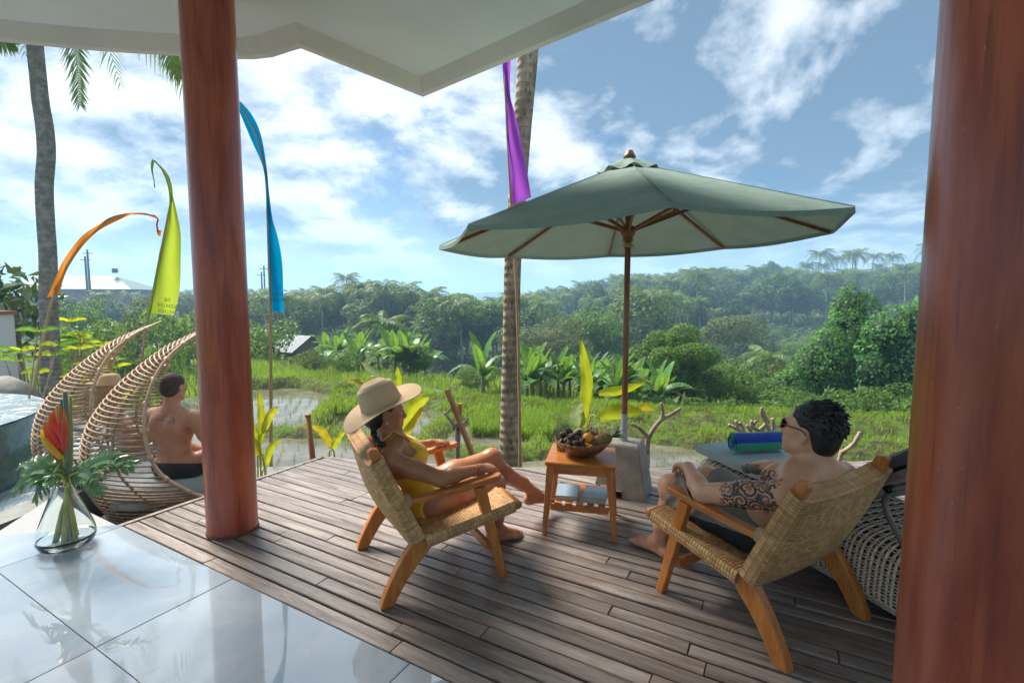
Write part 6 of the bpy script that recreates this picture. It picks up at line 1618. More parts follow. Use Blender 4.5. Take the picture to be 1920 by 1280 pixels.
# low undergrowth that covers the valley floor and slopes
ur = np.random.default_rng(21); n = 90000; az = ur.uniform(-1.25, .95, n); Yv = 24 + 206 * ur.random(n) ** .75; Xv = az * Yv; ok = ~((az < -.25) & (Yv < 45) & (ur.random(n) < .5)); Xv, Yv = Xv[ok], Yv[ok]
hgt = (.3 + 2.2 * ur.random(len(Xv)) * (.5 + .5 * np.sin(Xv * .21) * np.sin(Yv * .17))) * np.interp(Yv, [24, 60, 150], [.35, .7, 1.0]); Pv = np.stack([Xv, Yv, terrain_h(Xv, Yv) + hgt], 1); Nv = ur.normal(size=Pv.shape) * .6 + np.array([0, -.15, .8])
V, F, T = leaves(Pv, Nv, np.interp(Yv, [24, 60, 230], [.35, .75, 1.9]) * ur.uniform(.6, 1.4, len(Xv)), ur, .7, np.clip(.45 + .25 * np.sin(Xv * .13 + 2) * np.sin(Yv * .09) + ur.normal(size=len(Xv)) * .22, 0, 1))
tag(fastmesh('undergrowth', V, F, LM['far2'], attr=T), 'low leafy undergrowth covering the valley slopes', 'undergrowth', kind='stuff')
# distant wooded ridge beyond the valley
hr = np.random.default_rng(5); nx = 220; xs = np.linspace(-900, 700, nx); V = []
for k, (yy, zz) in enumerate(((950, -14), (985, 6), (1010, 15), (1060, 17), (1150, 12), (1300, 0))):
    prof = 1 + .30 * np.sin(xs * .006 + 1) + .15 * np.sin(xs * .017 + 2)
    V.append(np.stack([xs, np.full(nx, yy) + hr.normal(size=nx) * 6, zz * prof + hr.normal(size=nx) * 1.6 + 2.5 * np.abs(np.sin(xs * .09 + k)) - 4], 1))
V = np.concatenate(V); F = np.array([(k * nx + i, k * nx + i + 1, (k + 1) * nx + i + 1, (k + 1) * nx + i) for k in range(5) for i in range(nx - 1)])
tag(fastmesh('hills', V, F, simple('wooded_hill', (.035, .065, .02), (.07, .10, .03), .12, .95), smooth=False), kind='structure')

# ---- middle distance: individual trees read off the photograph
def mid(name, label, u, Y, vtop, meshes, width=None, rz=0.0, names=('crown', 'trunk'), cat='tree', dz=0.0, unit_w=None):
    x, y = spot(u, Y); z = gz(x, y) + dz; h = ztop(vtop, Y) - z; o = plant(name, label, cat, meshes, (x, y, z), h, rz, None, names)
    if width and unit_w: s = width / FPX * Y / unit_w; o.scale = (s, s, h)
    return o
BIG = tree_mesh(101, 1.0, .52, .66, .34, 26, 13000, .030, LM['mid'], .024, 6, 'bark_pale', (.2, .36)); mid('spreading_tree', 'broad spreading tree with pale trunk on the valley side', 874, 62, 552, BIG, 190, .4, unit_w=1.05)
PALE = tree_mesh(102, 1.0, .48, .58, .42, 24, 15000, .020, LM['pale'], .016, 8, 'bark_pale', (.2, .36)); mid('pale_tree', 'fine leaved grey green tree behind the banana thicket', 1020, 36, 598, PALE, 190, 1.2, unit_w=1.0)
DK = tree_mesh(103, 1.0, .42, .60, .40, 18, 9000, .034, LM['mid'], .02, 5); mid('dark_tree', 'dark green rounded tree beside the parasol pole', 1128, 50, 583, DK, 130, 2.0, unit_w=.9); mid('dark_tree', 'dark tree between pale tree and parasol pole', 1085, 46, 592, DK, 90, .3, unit_w=.9)
mid('open_tree', 'open crowned tree standing below the scrub slope', 1365, 52, 592, tree_mesh(104, 1.0, .44, .64, .33, 18, 8000, .030, LM['pale'], .018, 6, 'bark_pale'), 130, .9, unit_w=.95)
mid('white_tree', 'slim white barked tree at the forest foot', 1406, 118, 540, tree_mesh(105, 1.0, .26, .72, .25, 10, 2600, .04, LM['far2'], .016, 7, 'bark_pale'), None)
ROUND = tree_mesh(116, 1.0, .52, .50, .62, 60, 40000, .026, LM['mid'], .022, 5, 'bark_pale', (.10, .27), top=.10, jitter=.8)
mid('round_tree', 'dense rounded tree with pale trunk behind the concrete base', 1275, 19.5, 612, ROUND, 205, .2, unit_w=1.08)
mid('leafy_bush', 'leafy bush filling the gap between round tree and vine tree', 1408, 22, 700, BUSH[0], 100, .2, cat='bush', unit_w=1.4)
for u_, Y_, v_, w_, k_ in ((1385, 20, 690, 110, 0), (1420, 24, 665, 110, 1), (1445, 19, 715, 90, 0), (1475, 23, 680, 90, 1), (1340, 25, 660, 100, 0), (1500, 18, 740, 80, 0), (1180, 22, 690, 90, 1), (1300, 15.5, 770, 90, 1), (1360, 15.2, 775, 90, 0), (1450, 15, 780, 90, 1)): mid('valley_bush', 'leafy bush crowding between round tree and vine trees', u_, Y_, v_, BUSH[k_], w_, u_ * .3, cat='bush', unit_w=1.4)['group'] = 'bushes between round tree and vine trees'
mid('leafy_bush', 'low leafy bush in front of the vine covered trees', 1460, 17.5, 738, BUSH[1], 90, 1.2, cat='bush', unit_w=1.4)
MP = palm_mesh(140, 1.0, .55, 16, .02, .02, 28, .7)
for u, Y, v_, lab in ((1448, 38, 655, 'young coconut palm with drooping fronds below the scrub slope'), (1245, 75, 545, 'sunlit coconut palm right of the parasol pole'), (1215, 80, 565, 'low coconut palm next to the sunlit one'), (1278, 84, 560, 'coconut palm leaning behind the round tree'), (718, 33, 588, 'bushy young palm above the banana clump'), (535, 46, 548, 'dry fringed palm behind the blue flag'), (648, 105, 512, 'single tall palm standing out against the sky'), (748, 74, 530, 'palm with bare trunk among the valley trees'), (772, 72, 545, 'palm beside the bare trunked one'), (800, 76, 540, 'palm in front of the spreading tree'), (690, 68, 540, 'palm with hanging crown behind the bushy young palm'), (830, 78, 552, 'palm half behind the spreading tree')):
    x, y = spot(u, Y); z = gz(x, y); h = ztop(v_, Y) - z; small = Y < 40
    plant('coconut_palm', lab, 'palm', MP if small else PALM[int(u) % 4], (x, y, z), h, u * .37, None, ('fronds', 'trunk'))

# ---- trees smothered in vines on the right
r = np.random.default_rng(77)
def vine_tree(label, u0, u1, prof, Y, n, seed):
    """prof: list of (u, v top); hanging curtains of leaves over rounded shoulders"""
    r = np.random.default_rng(seed); bl = []
    pu = np.array([p[0] for p in prof]); pv = np.array([p[1] for p in prof])
    for u in np.arange(u0, u1, 17.0):
        vt = np.interp(u, pu, pv)
        for k in range(7):
            v_ = vt + 14 + k * 30 + r.uniform(-8, 8)
            if v_ > 800: break
            d = Y + r.uniform(-.2, .9) - .16 * k; c = PY(u + r.uniform(-10, 10), v_, d); s = r.uniform(.45, .8) * Y / 19
            bl.append((tuple(c), (s * .9, s, s * r.uniform(.9, 1.5))))
    x, y = spot((u0 + u1) / 2, Y + 1.0); base = np.array([x, y, gz(x, y)]); o = thing('vine_covered_tree', label, 'tree', tuple(base))
    P, N = blob_points(bl, n, r, .22); cam_side = P[:, 1] < Y + 1.6
    N = N * .8 + np.array([0, -.25, .30]) + r.normal(size=N.shape) * .40
    clump = .2 * np.sin(P[:, 0] * 2.3) * np.sin(P[:, 2] * 2.9)
    V, F, T = leaves(P, N, .125 * Y / 19 * r.uniform(.6, 1.3, len(P)), r, .85, np.clip(.45 + clump + r.normal(size=len(P)) * .25, 0, 1), .12, .12, .55)
    fastmesh('vine_leaves', V - base, F, LM['vine'], o, attr=T)
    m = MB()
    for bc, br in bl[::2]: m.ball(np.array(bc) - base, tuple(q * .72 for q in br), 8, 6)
    m.build('shade_core', simple('vine_shade_core', (.012, .030, .010), (.025, .05, .015), 2., .9), o)  # added dark cores block see-through; crown shade put into their colour
    m = MB()
    for q in range(4):
        xx = (u0 + (u1 - u0) * (.15 + .25 * q)); p0 = PY(xx, 835, Y + .6); p1 = PY(xx + r.uniform(-15, 15), 690, Y + .8); m.tube(crom([p0 - base, (p0 + p1) / 2 - base + (r.uniform(-.15, .15), 0, 0), p1 - base], 9), np.linspace(.17, .10, 9), 8)
    m.build('trunks', MAT['bark'], o, smooth=True)
    return o
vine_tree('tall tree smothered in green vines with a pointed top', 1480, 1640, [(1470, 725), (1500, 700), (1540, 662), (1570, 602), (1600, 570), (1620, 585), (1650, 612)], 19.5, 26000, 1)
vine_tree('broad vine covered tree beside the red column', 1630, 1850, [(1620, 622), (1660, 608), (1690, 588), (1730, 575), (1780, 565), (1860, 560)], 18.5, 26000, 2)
for u, Y, v_, w in ((1490, 16.5, 740, 130), (1560, 16.2, 735, 130), (1625, 16.8, 730, 130), (1690, 16.0, 725, 150), (1760, 16.3, 730, 150), (1340, 16.5, 745, 120), (1230, 16.0, 748, 120), (1420, 15.8, 765, 110)): mid('undergrowth_bush', 'dark undergrowth bush at the foot of the vine trees', u, Y, v_, BUSH[0], w, u * .1, cat='bush', unit_w=1.4)['group'] = 'bushes under the vine trees'

# ---- bananas: each leaf an object sharing a few blades
def blade_mesh(seed, L, W_, arch, torn=.35, mat='banana', n=14, fold=.25, name='leaf'):
    r = np.random.default_rng(seed); V = []; F = []; T = []
    t = np.linspace(0, 1, n); x = L * (t - .18 * t ** 3 * arch); z = L * (.55 * t - arch * .75 * t ** 2.2); k = 0
    wd = W_ * np.sin(math.pi * np.clip(.06 + .94 * t, 0, 1)) ** .55 * (1 - .25 * t)
    wd[0] = W_ * .12; wd[-1] = W_ * .05
    sh = {-1: 0.0, 1: 0.0}
    for s in (-1, 1):
        for i in range(n - 1):
            gap = r.random() < torn; a0, a1 = (.08, .92) if gap else (0, 1); dz = r.uniform(-.05, .02) * W_ if gap else 0
            def pt(i_, q, e): return (x[i_] * (1 - q) + x[i_ + 1] * q if i_ + 1 < n else x[i_], 0, 0)
            for q0, q1 in ((a0, a1),):
                A = np.array([x[i], 0, z[i]]); B = np.array([x[i + 1], 0, z[i + 1]]); A2 = A * (1 - q0) + B * q0; B2 = A * (1 - q1) + B * q1; wa = wd[i] * (1 - q0) + wd[i + 1] * q0; wb = wd[i] * (1 - q1) + wd[i + 1] * q1
                V += [A, B, B2 + (0, s * wb * .5, wb * fold * .5 + dz), A2 + (0, s * wa * .5, wa * fold * .5 + dz)]; F.append((k, k + 1, k + 2, k + 3) if s > 0 else (k + 3, k + 2, k + 1, k)); k += 4; tn = r.uniform(.25, .85); T += [tn] * 4
    for i in range(n - 1):
        w = L * .012 * (1.2 - t[i]); A = np.array([x[i], 0, z[i] + .004]); B = np.array([x[i + 1], 0, z[i + 1] + .004]); V += [A + (0, w, 0), A - (0, w, 0), B - (0, w, 0), B + (0, w, 0)]; F.append((k, k + 1, k + 2, k + 3)); k += 4; T += [1.0] * 4
    me = fastmesh(name, np.array(V), np.array(F), LM[mat], attr=T, smooth=False); d = me.data; C.objects.unlink(me); bpy.data.objects.remove(me); return d
BL = [blade_mesh(200 + i, 1.0, .30, (.55, .8, 1.1, .35)[i], (.2, .45, .6, .1)[i]) for i in range(4)]
m = MB(); m.tube([(0, 0, -.3), (0, 0, .5), (0, 0, 1.0)], [.075, .06, .035], 8); _o = m.build('pseudostem', simple('banana_stem', (.13, .16, .06), (.20, .17, .09), 4., .6)); STEM = _o.data; C.objects.unlink(_o); bpy.data.objects.remove(_o)
def banana(loc, h, seed, label, group, nl=8, upright=0.0):
    r = np.random.default_rng(seed); o = thing('banana_plant', label, 'banana plant', tuple(float(q) for q in loc), 0, group)
    st = bpy.data.objects.new('pseudostem', STEM); C.objects.link(st); st.parent = o; st.scale = (h * .55, h * .55, h * .42)
    for i in range(nl):
        q = i / nl; lf = bpy.data.objects.new('leaf', BL[r.integers(3) if q > .3 else 3]); C.objects.link(lf); lf.parent = o; s = h * r.uniform(.55, .75); lf.scale = (s, s * r.uniform(.8, 1.15), s); lf.location = (0, 0, h * .40)
        lf.rotation_euler = (r.uniform(-.3, .3), -R(55 - 55 * q) + r.uniform(-.15, .15), i * 2.399 + r.uniform(-.4, .4))
    return o
br2 = np.random.default_rng(31)
for i in range(36):                          # thicket behind the palm and table
    u = br2.uniform(985, 1265); Y = br2.uniform(14.8, 20); x, y = spot(u, Y); vt = np.interp(u, [985, 1050, 1110, 1180, 1230, 1270], [690, 682, 672, 678, 690, 720]) + br2.uniform(-6, 14); z = gz(x, y); banana((x, y, z), max(1.8, (ztop(vt, Y) - z) * 1.12), 300 + i, 'banana plant in the thicket behind the table and parasol base', 'bananas behind the table')
for i in range(16):                          # clump behind the straw hat
    u = br2.uniform(600, 800); Y = br2.uniform(22, 30); x, y = spot(u, Y); vt = np.interp(u, [600, 640, 700, 760, 800], [640, 600, 625, 615, 640]) + br2.uniform(-5, 18); z = gz(x, y); banana((x, y, z), max(1.8, (ztop(vt, Y) - z) * 1.08), 340 + i, 'banana plant in the clump beyond the paddies', 'bananas beyond the paddies')
for i in range(14):                          # near the left fields
    u = br2.uniform(150, 360); Y = br2.uniform(26, 46); x, y = spot(u, Y); z = gz(x, y); banana((x, y, z), br2.uniform(2.2, 3.4), 370 + i, 'banana plant beyond the pod chairs', 'bananas beyond the pod chairs')
x, y = spot(905, 15.5); banana((x, y, gz(x, y)), 2.3, 399, 'lone banana plant with drooping pale leaves near the palm trunk', None, 7)
mid('bamboo_bush', 'dense dark bamboo bush beside the banana clump', 772, 22.5, 645, tree_mesh(107, 1.0, .36, .52, .50, 22, 12000, .040, LM['mid'], .01, 7, br=(.2, .34), asp=.22), 85, .3, cat='bush', unit_w=.75)
mid('round_shrub', 'bright green shrub behind the crossed stakes', 893, 17.5, 690, tree_mesh(108, 1.0, .62, .45, .50, 16, 9000, .06, LM['mid'], .015, 5, br=(.25, .4), asp=.25), 95, .8, cat='shrub', unit_w=1.25)
for u, Y, v_, w, lab in ((650, 21.5, 655, 60, 'yellowish shrub in front of the field hut'), (585, 22, 655, 55, 'small tree leaning beside the field hut'), (620, 25, 640, 60, 'leafy shrub between hut and bananas'), (500, 27, 600, 110, 'green bush left of the field hut'), (330, 24, 575, 120, 'leafy bush behind the lime green flag'), (255, 28, 565, 110, 'leafy bush between the orange and lime flags'), (180, 20, 600, 110, 'feathery bush beside the palm behind the pod chairs'), (215, 16, 625, 100, 'low dark bush behind the pod chairs'), (395, 22, 600, 90, 'bush standing directly behind the column'), (140, 34, 560, 90, 'broad leaved tree below the green roofed hall'), (300, 14.5, 645, 80, 'dark leafy bush between the two pod chairs'), (120, 13, 640, 80, 'yellow green shrub beside the left palm trunk'), (160, 11.5, 668, 70, 'low shrub with yellow leaves at the pod chairs')): mid('garden_bush', lab, u, Y, v_, BUSH[int(u) % 2], w, u * .2, cat='bush', unit_w=1.4)

# ---- field hut, hall with green roof, power poles, distant roofs
def hut(label, u, Y, w, vr, ve, rz):
    x, y = spot(u, Y); zr = ztop(vr, Y); ze = ztop(ve, Y); z = gz(x, y); o = thing('field_hut', label, 'hut', (x, y, z), rz); hr_, he = zr - z, ze - z; L, W_ = w * 1.25, w * .95
    t = NT('metal_roof'); v = t.co('Object'); wv = t.n('ShaderNodeTexWave'); t.set(wv.inputs['Vector'], v); wv.inputs['Scale'].default_value = 6; c = t.mix(t.ramp(t.noise(v, 2, 4), .4, .65), (.045, .075, .11, 1), (.08, .115, .15, 1)); mt = t.done(t.bsdf(base=c, rough=.5, normal=t.bump(wv.outputs['Fac'], .4, .03)))
    for s in (-1, 1):
        m = MB(); a = np.array([(-L / 2, 0, hr_), (L / 2, 0, hr_), (L / 2, s * W_ * .62, he - .12), (-L / 2, s * W_ * .62, he - .12)]); m.add(np.concatenate([a, a - (0, 0, .05)]), [(0, 1, 2, 3), (7, 6, 5, 4), (0, 4, 5, 1), (1, 5, 6, 2), (2, 6, 7, 3), (3, 7, 4, 0)]); m.build('roof_sheet', mt, o)
    m = MB(); m.sideprism([(-L / 2 + .15, 0), (L / 2 - .15, 0), (L / 2 - .15, he), (-L / 2 + .15, he)], -W_ * .45, W_ * .45); m.build('wall', simple('hut_boards', (.20, .17, .13), (.13, .11, .085), 9., .9, sc=(8, 8, 1)), o)
    for s in (-1, 1):
        m = MB(); xg = s * (L / 2 - .16); m.add([(xg, -W_ * .45, he), (xg, W_ * .45, he), (xg, 0, hr_ - .06)], [(0, 1, 2)]); m.build('gable', simple('gable_boards', (.19, .16, .12), (.12, .10, .08), 12., .9), o)
    return o
hut('small field hut with blue grey metal roof beyond the paddies', 556, 33, 2.5, 628, 652, R(-32))
x, y = spot(175, 120); z = gz(x, y); hall = thing('hall', 'long hall with pale green metal roof behind the trees', 'building', (x, y, z), R(4))
zr, ze = ztop(517, 120) - z, ztop(543, 120) - z
m = MB(); m.box((0, 0, ze / 2), (24, 9, ze)); m.build('wall', simple('hall_wall', (.22, .13, .10), (.28, .18, .14), 1., .9), hall)
MAT['hallroof'] = simple('green_metal_roof', (.035, .10, .10), (.05, .13, .125), 1., .6)
for s in (-1, 1):
    m = MB(); a = np.array([(-13, 0, zr), (6, 0, zr), (13.5, s * 6, ze), (-13.5, s * 6, ze)]); m.add(np.concatenate([a, a - (0, 0, .15)]), [(0, 1, 2, 3) if s < 0 else (3, 2, 1, 0), (4, 5, 6, 7), (2, 6, 7, 3)]); m.build('roof_slope', MAT['hallroof'], hall)
m = MB(); m.add([(6, 0, zr), (13.5, -6, ze), (13.5, 6, ze)], [(0, 1, 2)]); m.build('hip_end', MAT['hallroof'], hall)
tk = thing('water_tank', 'small round water tank on a stand above the hall roof', 'tank', (x + 6.2, y, z + zr - .3)); m = MB(); m.lathe([(.001, 1.0), (.6, 1.0), (.65, 1.2), (.65, 1.9), (.55, 2.1), (.001, 2.15)], 14); m.build('drum', simple('dark_tank', (.03, .035, .05)), tk)
m = MB()
for a in range(4): m.bar((.5 * math.cos(a * 1.57), .5 * math.sin(a * 1.57), 0), (.5 * math.cos(a * 1.57), .5 * math.sin(a * 1.57), 1.0), .22, .22)
m.build('stand', simple('tank_stand', (.05, .05, .06)), tk)
MAT['steelpole'] = simple('power_pole', (.06, .07, .09), rough=.6)
for u, Y, v0, v1, lab in ((168, 95, 480, 545, 'shorter power pole of the pair by the hall'), (173, 93, 468, 545, 'taller power pole of the pair by the hall'), (494, 110, 510, 548, 'left power pole of the pair behind the blue flag'), (499, 112, 498, 548, 'right power pole of the pair behind the blue flag'), (1101, 185, 525, 548, 'left post of the double power pole on the ridge'), (1108, 185, 525, 548, 'right post of the double power pole on the ridge')):
    x, y = spot(u, Y); z = gz(x, y); h = ztop(v0, Y) - z; o = thing('power_pole', lab, 'pole', (x, y, z)); m = MB(); m.tube([(0, 0, -.5), (0, 0, h)], [.22, .16], 8); m.build('post', MAT['steelpole'], o)
    m = MB(); m.bar((-1.0, 0, h - .7), (1.0, 0, h - .7), .14, .14); m.build('crossarm', MAT['steelpole'], o)
for i, (u, Y, v_, w, lab) in enumerate(((478, 150, 556, 34, 'low pale roofed house behind the column and blue flag'), (1055, 165, 577, 26, 'white roofed house in the valley forest'), (1075, 160, 584, 18, 'small grey roofed house in the valley forest'), (1420, 150, 577, 14, 'small dark roofed house at the forest foot'), (590, 175, 552, 40, 'row of brown roofed houses on the horizon'), (700, 190, 550, 26, 'brown roofed house on the horizon near the tall palm'))):
    x, y = spot(u, Y); z = gz(x, y); h = ztop(v_, Y) - z; ww = w / FPX * Y; o = thing('house', lab, 'house', (x, y, z), .1); m = MB(); m.box((0, 0, (h - 1) / 2), (ww * .9, 5, h - 1)); m.build('wall', simple('house_wall_%d' % i, (.55, .53, .5)), o)
    m = MB(); m.add([(-ww / 2, -3.2, h - 1), (ww / 2, -3.2, h - 1), (ww / 2, 3.2, h - 1), (-ww / 2, 3.2, h - 1), (-ww * .42, 0, h), (ww * .42, 0, h)], [(0, 1, 5, 4), (2, 3, 4, 5), (1, 2, 5), (3, 0, 4), (3, 2, 1, 0)]); m.build('roof', simple('house_roof_%d' % i, (.5, .52, .55) if i < 3 else (.22, .12, .09)), o)
# ================================================================== NEAR PLANTS, PALM TRUNKS, GRASS, RICE, HAZE
t = NT('palm_bark'); v = t.co('Object')
s3 = t.n('ShaderNodeSeparateXYZ'); t.set(s3.inputs[0], v); rings = t.math('SINE', t.math('ADD', t.math('MULTIPLY', s3.outputs[2], 62.), t.math('MULTIPLY', t.noise(v, 3, 3), 5.)))
c = t.mix(t.ramp(t.noise(t.co('Object', (1, 1, .5)), 7, 6, .65), .36, .66), (.19, .145, .10, 1), (.42, .345, .255, 1)); c = t.mix(t.ramp(t.noise(t.co('Object', (1, 1, .35)), 28, 4), .55, .72), c, (.075, .055, .04, 1)); c = t.mix(t.ramp(rings, .75, 1.0, 0, .25), c, (.10, .08, .06, 1))
MAT['palmbark'] = t.done(t.bsdf(base=c, rough=.9, spec=.2, normal=t.bump(t.math('ADD', rings, t.math('MULTIPLY', t.noise(v, 40, 4), 2.)), .5, .02)))
t = NT('palm_bark_grey'); v = t.co('Object'); s3 = t.n('ShaderNodeSeparateXYZ'); t.set(s3.inputs[0], v); rings = t.math('SINE', t.math('MULTIPLY', s3.outputs[2], 75.))
c = t.mix(t.ramp(t.noise(v, 9, 5), .36, .66), (.16, .15, .135, 1), (.29, .275, .25, 1)); MAT['palmgrey'] = t.done(t.bsdf(base=c, rough=.9, normal=t.bump(t.math('ADD', rings, t.noise(v, 50, 4)), .5, .02)))
def frond_along(P, ll, seed, n=60, hang=.6, lw=.012, side=None):
    r = np.random.default_rng(seed); P = crom(np.asarray(P, float), n); L = np.linalg.norm(np.diff(P, axis=0), axis=1).sum(); T = np.gradient(P, axis=0); T /= np.linalg.norm(T, axis=1)[:, None]
    V = []; F = []; tn = []
    for i in range(n - 1):
        w = np.cross(T[i], (0, 1., 0)); w /= np.linalg.norm(w) + 1e-9; w = w * .014 * (1.1 - i / n); k = len(V); V += [P[i] + w, P[i] - w, P[i + 1] - w, P[i + 1] + w]; F.append((k, k + 1, k + 2, k + 3)); tn += [.9] * 4
    for i in range(3, n):
        q = i / (n - 1); S = np.cross(T[i], (0, 1., 0)); S /= np.linalg.norm(S) + 1e-9
        for s in (-1, 1):
            l = ll * (math.sin(math.pi * (.15 + .78 * q)) ** .7) * r.uniform(.85, 1.1); d = S * s * .9 + T[i] * (.65 + .4 * q) + np.array([0, r.uniform(-.25, .25), -hang * .35]); d /= np.linalg.norm(d); w = T[i] * lw; m_ = P[i] + d * l * .5; e = P[i] + d * l + np.array([0, 0, -hang * l * .25]); k = len(V)
            V += [P[i] - w * .6, P[i] + w * .6, m_ + w, m_ - w]; F.append((k, k + 1, k + 2, k + 3)); V += [m_ - w, m_ + w, e + w * .15, e - w * .15]; F.append((k + 4, k + 5, k + 6, k + 7)); tn += [r.uniform(.2, .9)] * 8
    return np.array(V), np.array(F), np.array(tn)
def palm_trunk(label, Y, px, rpx, mat, zbot, fr_px, top_uv, seed, L=2.6, nf=13):
    P = [PY(u, v_, Y) for u, v_ in px]; b = np.array([P[0][0], Y, zbot]); o = thing('coconut_palm', label, 'palm', tuple(b)); Q = crom(np.array([b + (0, 0, -.2)] + P), 60); rad = np.interp(np.linspace(0, 1, 60), np.linspace(0, 1, len(rpx)), rpx) / FPX * Y
    m = MB(); m.tube(Q - b, rad, 18); m.build('trunk', mat, o, smooth=True); top = Q[-1]; r = np.random.default_rng(seed)
    for i in range(nf):
        a = i * 2.399; q = i / nf; d = np.array([math.cos(a), math.sin(a), 0]); rise = .8 - 1.1 * q
        V, F, T = frond_along([top - b, top - b + d * L * .4 + (0, 0, L * (.30 * rise + .12)), top - b + d * L * .8 + (0, 0, L * (.35 * rise - .05)), top - b + d * L * 1.05 + (0, 0, L * (.25 * rise - .35))], .55, seed + i, 30, .7, .02); fastmesh('frond', V, F, LM['palm'], o, attr=T)
    for i, (pts, ll) in enumerate(fr_px):
        P = [top] + [PY(u, v_, y_) for u, v_, y_ in pts]; V, F, T = frond_along(np.array(P) - b, ll, seed + 50 + i, 70, .5, .022); fastmesh('frond', V, F, LM['palm'], o, attr=T)
    return o
palm_trunk('leaning coconut palm trunk at the deck edge behind the woman', 6.0, [(957, 880), (956, 800), (957, 700), (959, 600), (962, 480), (969, 380), (976, 280), (984, 180), (992, 80), (1000, -40), (1012, -260), (1030, -640), (1040, -1000)], [24, 23, 18, 16, 15.5, 16, 16.5, 17, 18, 17, 16, 15, 14], MAT['palmbark'], -1.8, [], None, 500, 3.0)
palm_trunk('slender grey coconut palm with wavy trunk behind the pod chairs', 8.0, [(96, 720), (94, 640), (91, 560), (90, 480), (86, 420), (83, 350), (87, 290), (84, 240), (76, 190), (71, 140), (66, 90), (62, 20), (60, -60)], [16, 15, 14, 13.5, 13, 13, 13, 13, 12.5, 12, 12, 11, 10], MAT['palmgrey'], -1.9,
    [([(95, -20, 7.6), (128, 40, 7.3), (143, 110, 7.1), (150, 196, 7.0)], .36), ([(200, -60, 7.2), (285, 30, 6.8), (318, 100, 6.6), (338, 148, 6.5)], .30), ([(20, -30, 7.8), (-20, 30, 7.6), (0, 70, 7.5), (28, 84, 7.5)], .30)], None, 520, 2.4)

# ---- large-leaved plants along the deck edge, traced leaf by leaf
def blade(P, w, seed, fold=.35, n=16, notch=0.0):
    """broad leaf along a 3-D curve: rounded base, pointed tip, slight ruffle"""
    r = np.random.default_rng(seed); P = crom(np.asarray(P, float), n); T = np.gradient(P, axis=0); T /= np.linalg.norm(T, axis=1)[:, None]; V = []; tn = []
    for i in range(n):
        q = i / (n - 1); S = np.cross(T[i], (0, 1., .15)); S /= np.linalg.norm(S) + 1e-9; U = np.cross(S, T[i]); ww = w * math.sin(math.pi * min(1, .05 + .95 * q) ** .85) ** .65 * (1 - .12 * q)
        for b in (-1, -.5, 0, .5, 1): V.append(P[i] + S * b * ww * .5 + U * (abs(b) * ww * fold * .5 + .012 * w * 5 * math.sin(i * 1.3 + b * 2) * abs(b))); tn.append(np.clip(.5 + .25 * math.sin(i * 1.1 + seed) + .2 * r.normal(), 0, 1) if b else .95)
    return np.array(V), np.array([(i * 5 + k, i * 5 + k + 1, (i + 1) * 5 + k + 1, (i + 1) * 5 + k) for i in range(n - 1) for k in range(4)]), np.array(tn)
LM['yellowing'] = leaf_mat('leaf_yellowing', (.36, .33, .02), (.60, .42, .03), (.70, .55, .03), .4, .4)
LM['whitish'] = leaf_mat('leaf_underside', (.30, .38, .18), (.45, .50, .28), (.45, .55, .20), .35, .4)
def leafy(name, label, Y, base_px, specs, cat='plant'):
    b = PY(*base_px, Y); b = np.array([b[0], Y, -1.75]); o = thing(name, label, cat, tuple(b)); foot_ = np.array([0, 0, 0.])
    for i, (pts, wpx, mk, *yy) in enumerate(specs):
        dy = yy[0] if yy else .0; P = np.array([PY(u, v_, Y + dy * j / (len(pts) - 1)) for j, (u, v_) in enumerate(pts)]) - b; V, F, T = blade(P, wpx / FPX * Y, i * 7 + int(base_px[0])); fastmesh('leaf', V, F, LM[mk], o, smooth=True, attr=T)
        m = MB(); e = P[0] + (P[0] - P[1]) / np.linalg.norm(P[0] - P[1]) * .12; sx = .04 * math.sin(i * 2.1); m.tube(crom([foot_ + (sx, 0, 0), (foot_ + e) * .5 + (sx, 0, .15), e, P[0]], 12), np.linspace(.013, .006, 12), 6); m.build('stalk', MAT['stem'], o, smooth=True)
    return o
leafy('heliconia_plant', 'lime leaved heliconia plant between column and blue flag pole', 5.0, (492, 900), [([(488, 832), (489, 780), (484, 728)], 17, 'lime'), ([(487, 845), (470, 800), (463, 757)], 15, 'lime'), ([(491, 812), (506, 778), (522, 762)], 16, 'lime', -.1), ([(489, 858), (472, 826), (458, 812)], 18, 'lime', -.15), ([(496, 878), (506, 842), (528, 820)], 15, 'lime', -.1)])
leafy('heliconia_plant', 'small heliconia with yellowing leaves at the deck corner post', 4.9, (622, 880), [([(618, 838), (604, 812), (582, 797)], 18, 'yellowing', -.1), ([(624, 842), (632, 824), (648, 806)], 15, 'lime', -.1)])
leafy('heliconia_plant', 'tall heliconia plant rising behind the straw hat', 4.7, (742, 930), [([(722, 752), (704, 706), (676, 678)], 17, 'whitish', .1), ([(706, 762), (682, 728), (654, 700)], 15, 'whitish', .0), ([(743, 738), (746, 712), (744, 686)], 15, 'lime'), ([(752, 802), (775, 764), (806, 740)], 30, 'lime', -.1), ([(748, 826), (772, 796), (793, 760)], 16, 'yellowing', -.05), ([(684, 716), (670, 714), (652, 716)], 10, 'yellowing')])
leafy('banana_sapling', 'young banana with tall yellow green leaf behind the fruit table', 4.75, (1095, 920), [([(1093, 800), (1101, 720), (1089, 634)], 26, 'lime'), ([(1122, 738), (1165, 732), (1213, 716)], 20, 'lime', -.2), ([(1124, 784), (1165, 772), (1206, 772)], 34, 'lime', -.25), ([(1192, 772), (1208, 764), (1230, 769)], 16, 'yellowing'), ([(1090, 800), (1082, 775), (1090, 752)], 30, 'whitish', -.05)])
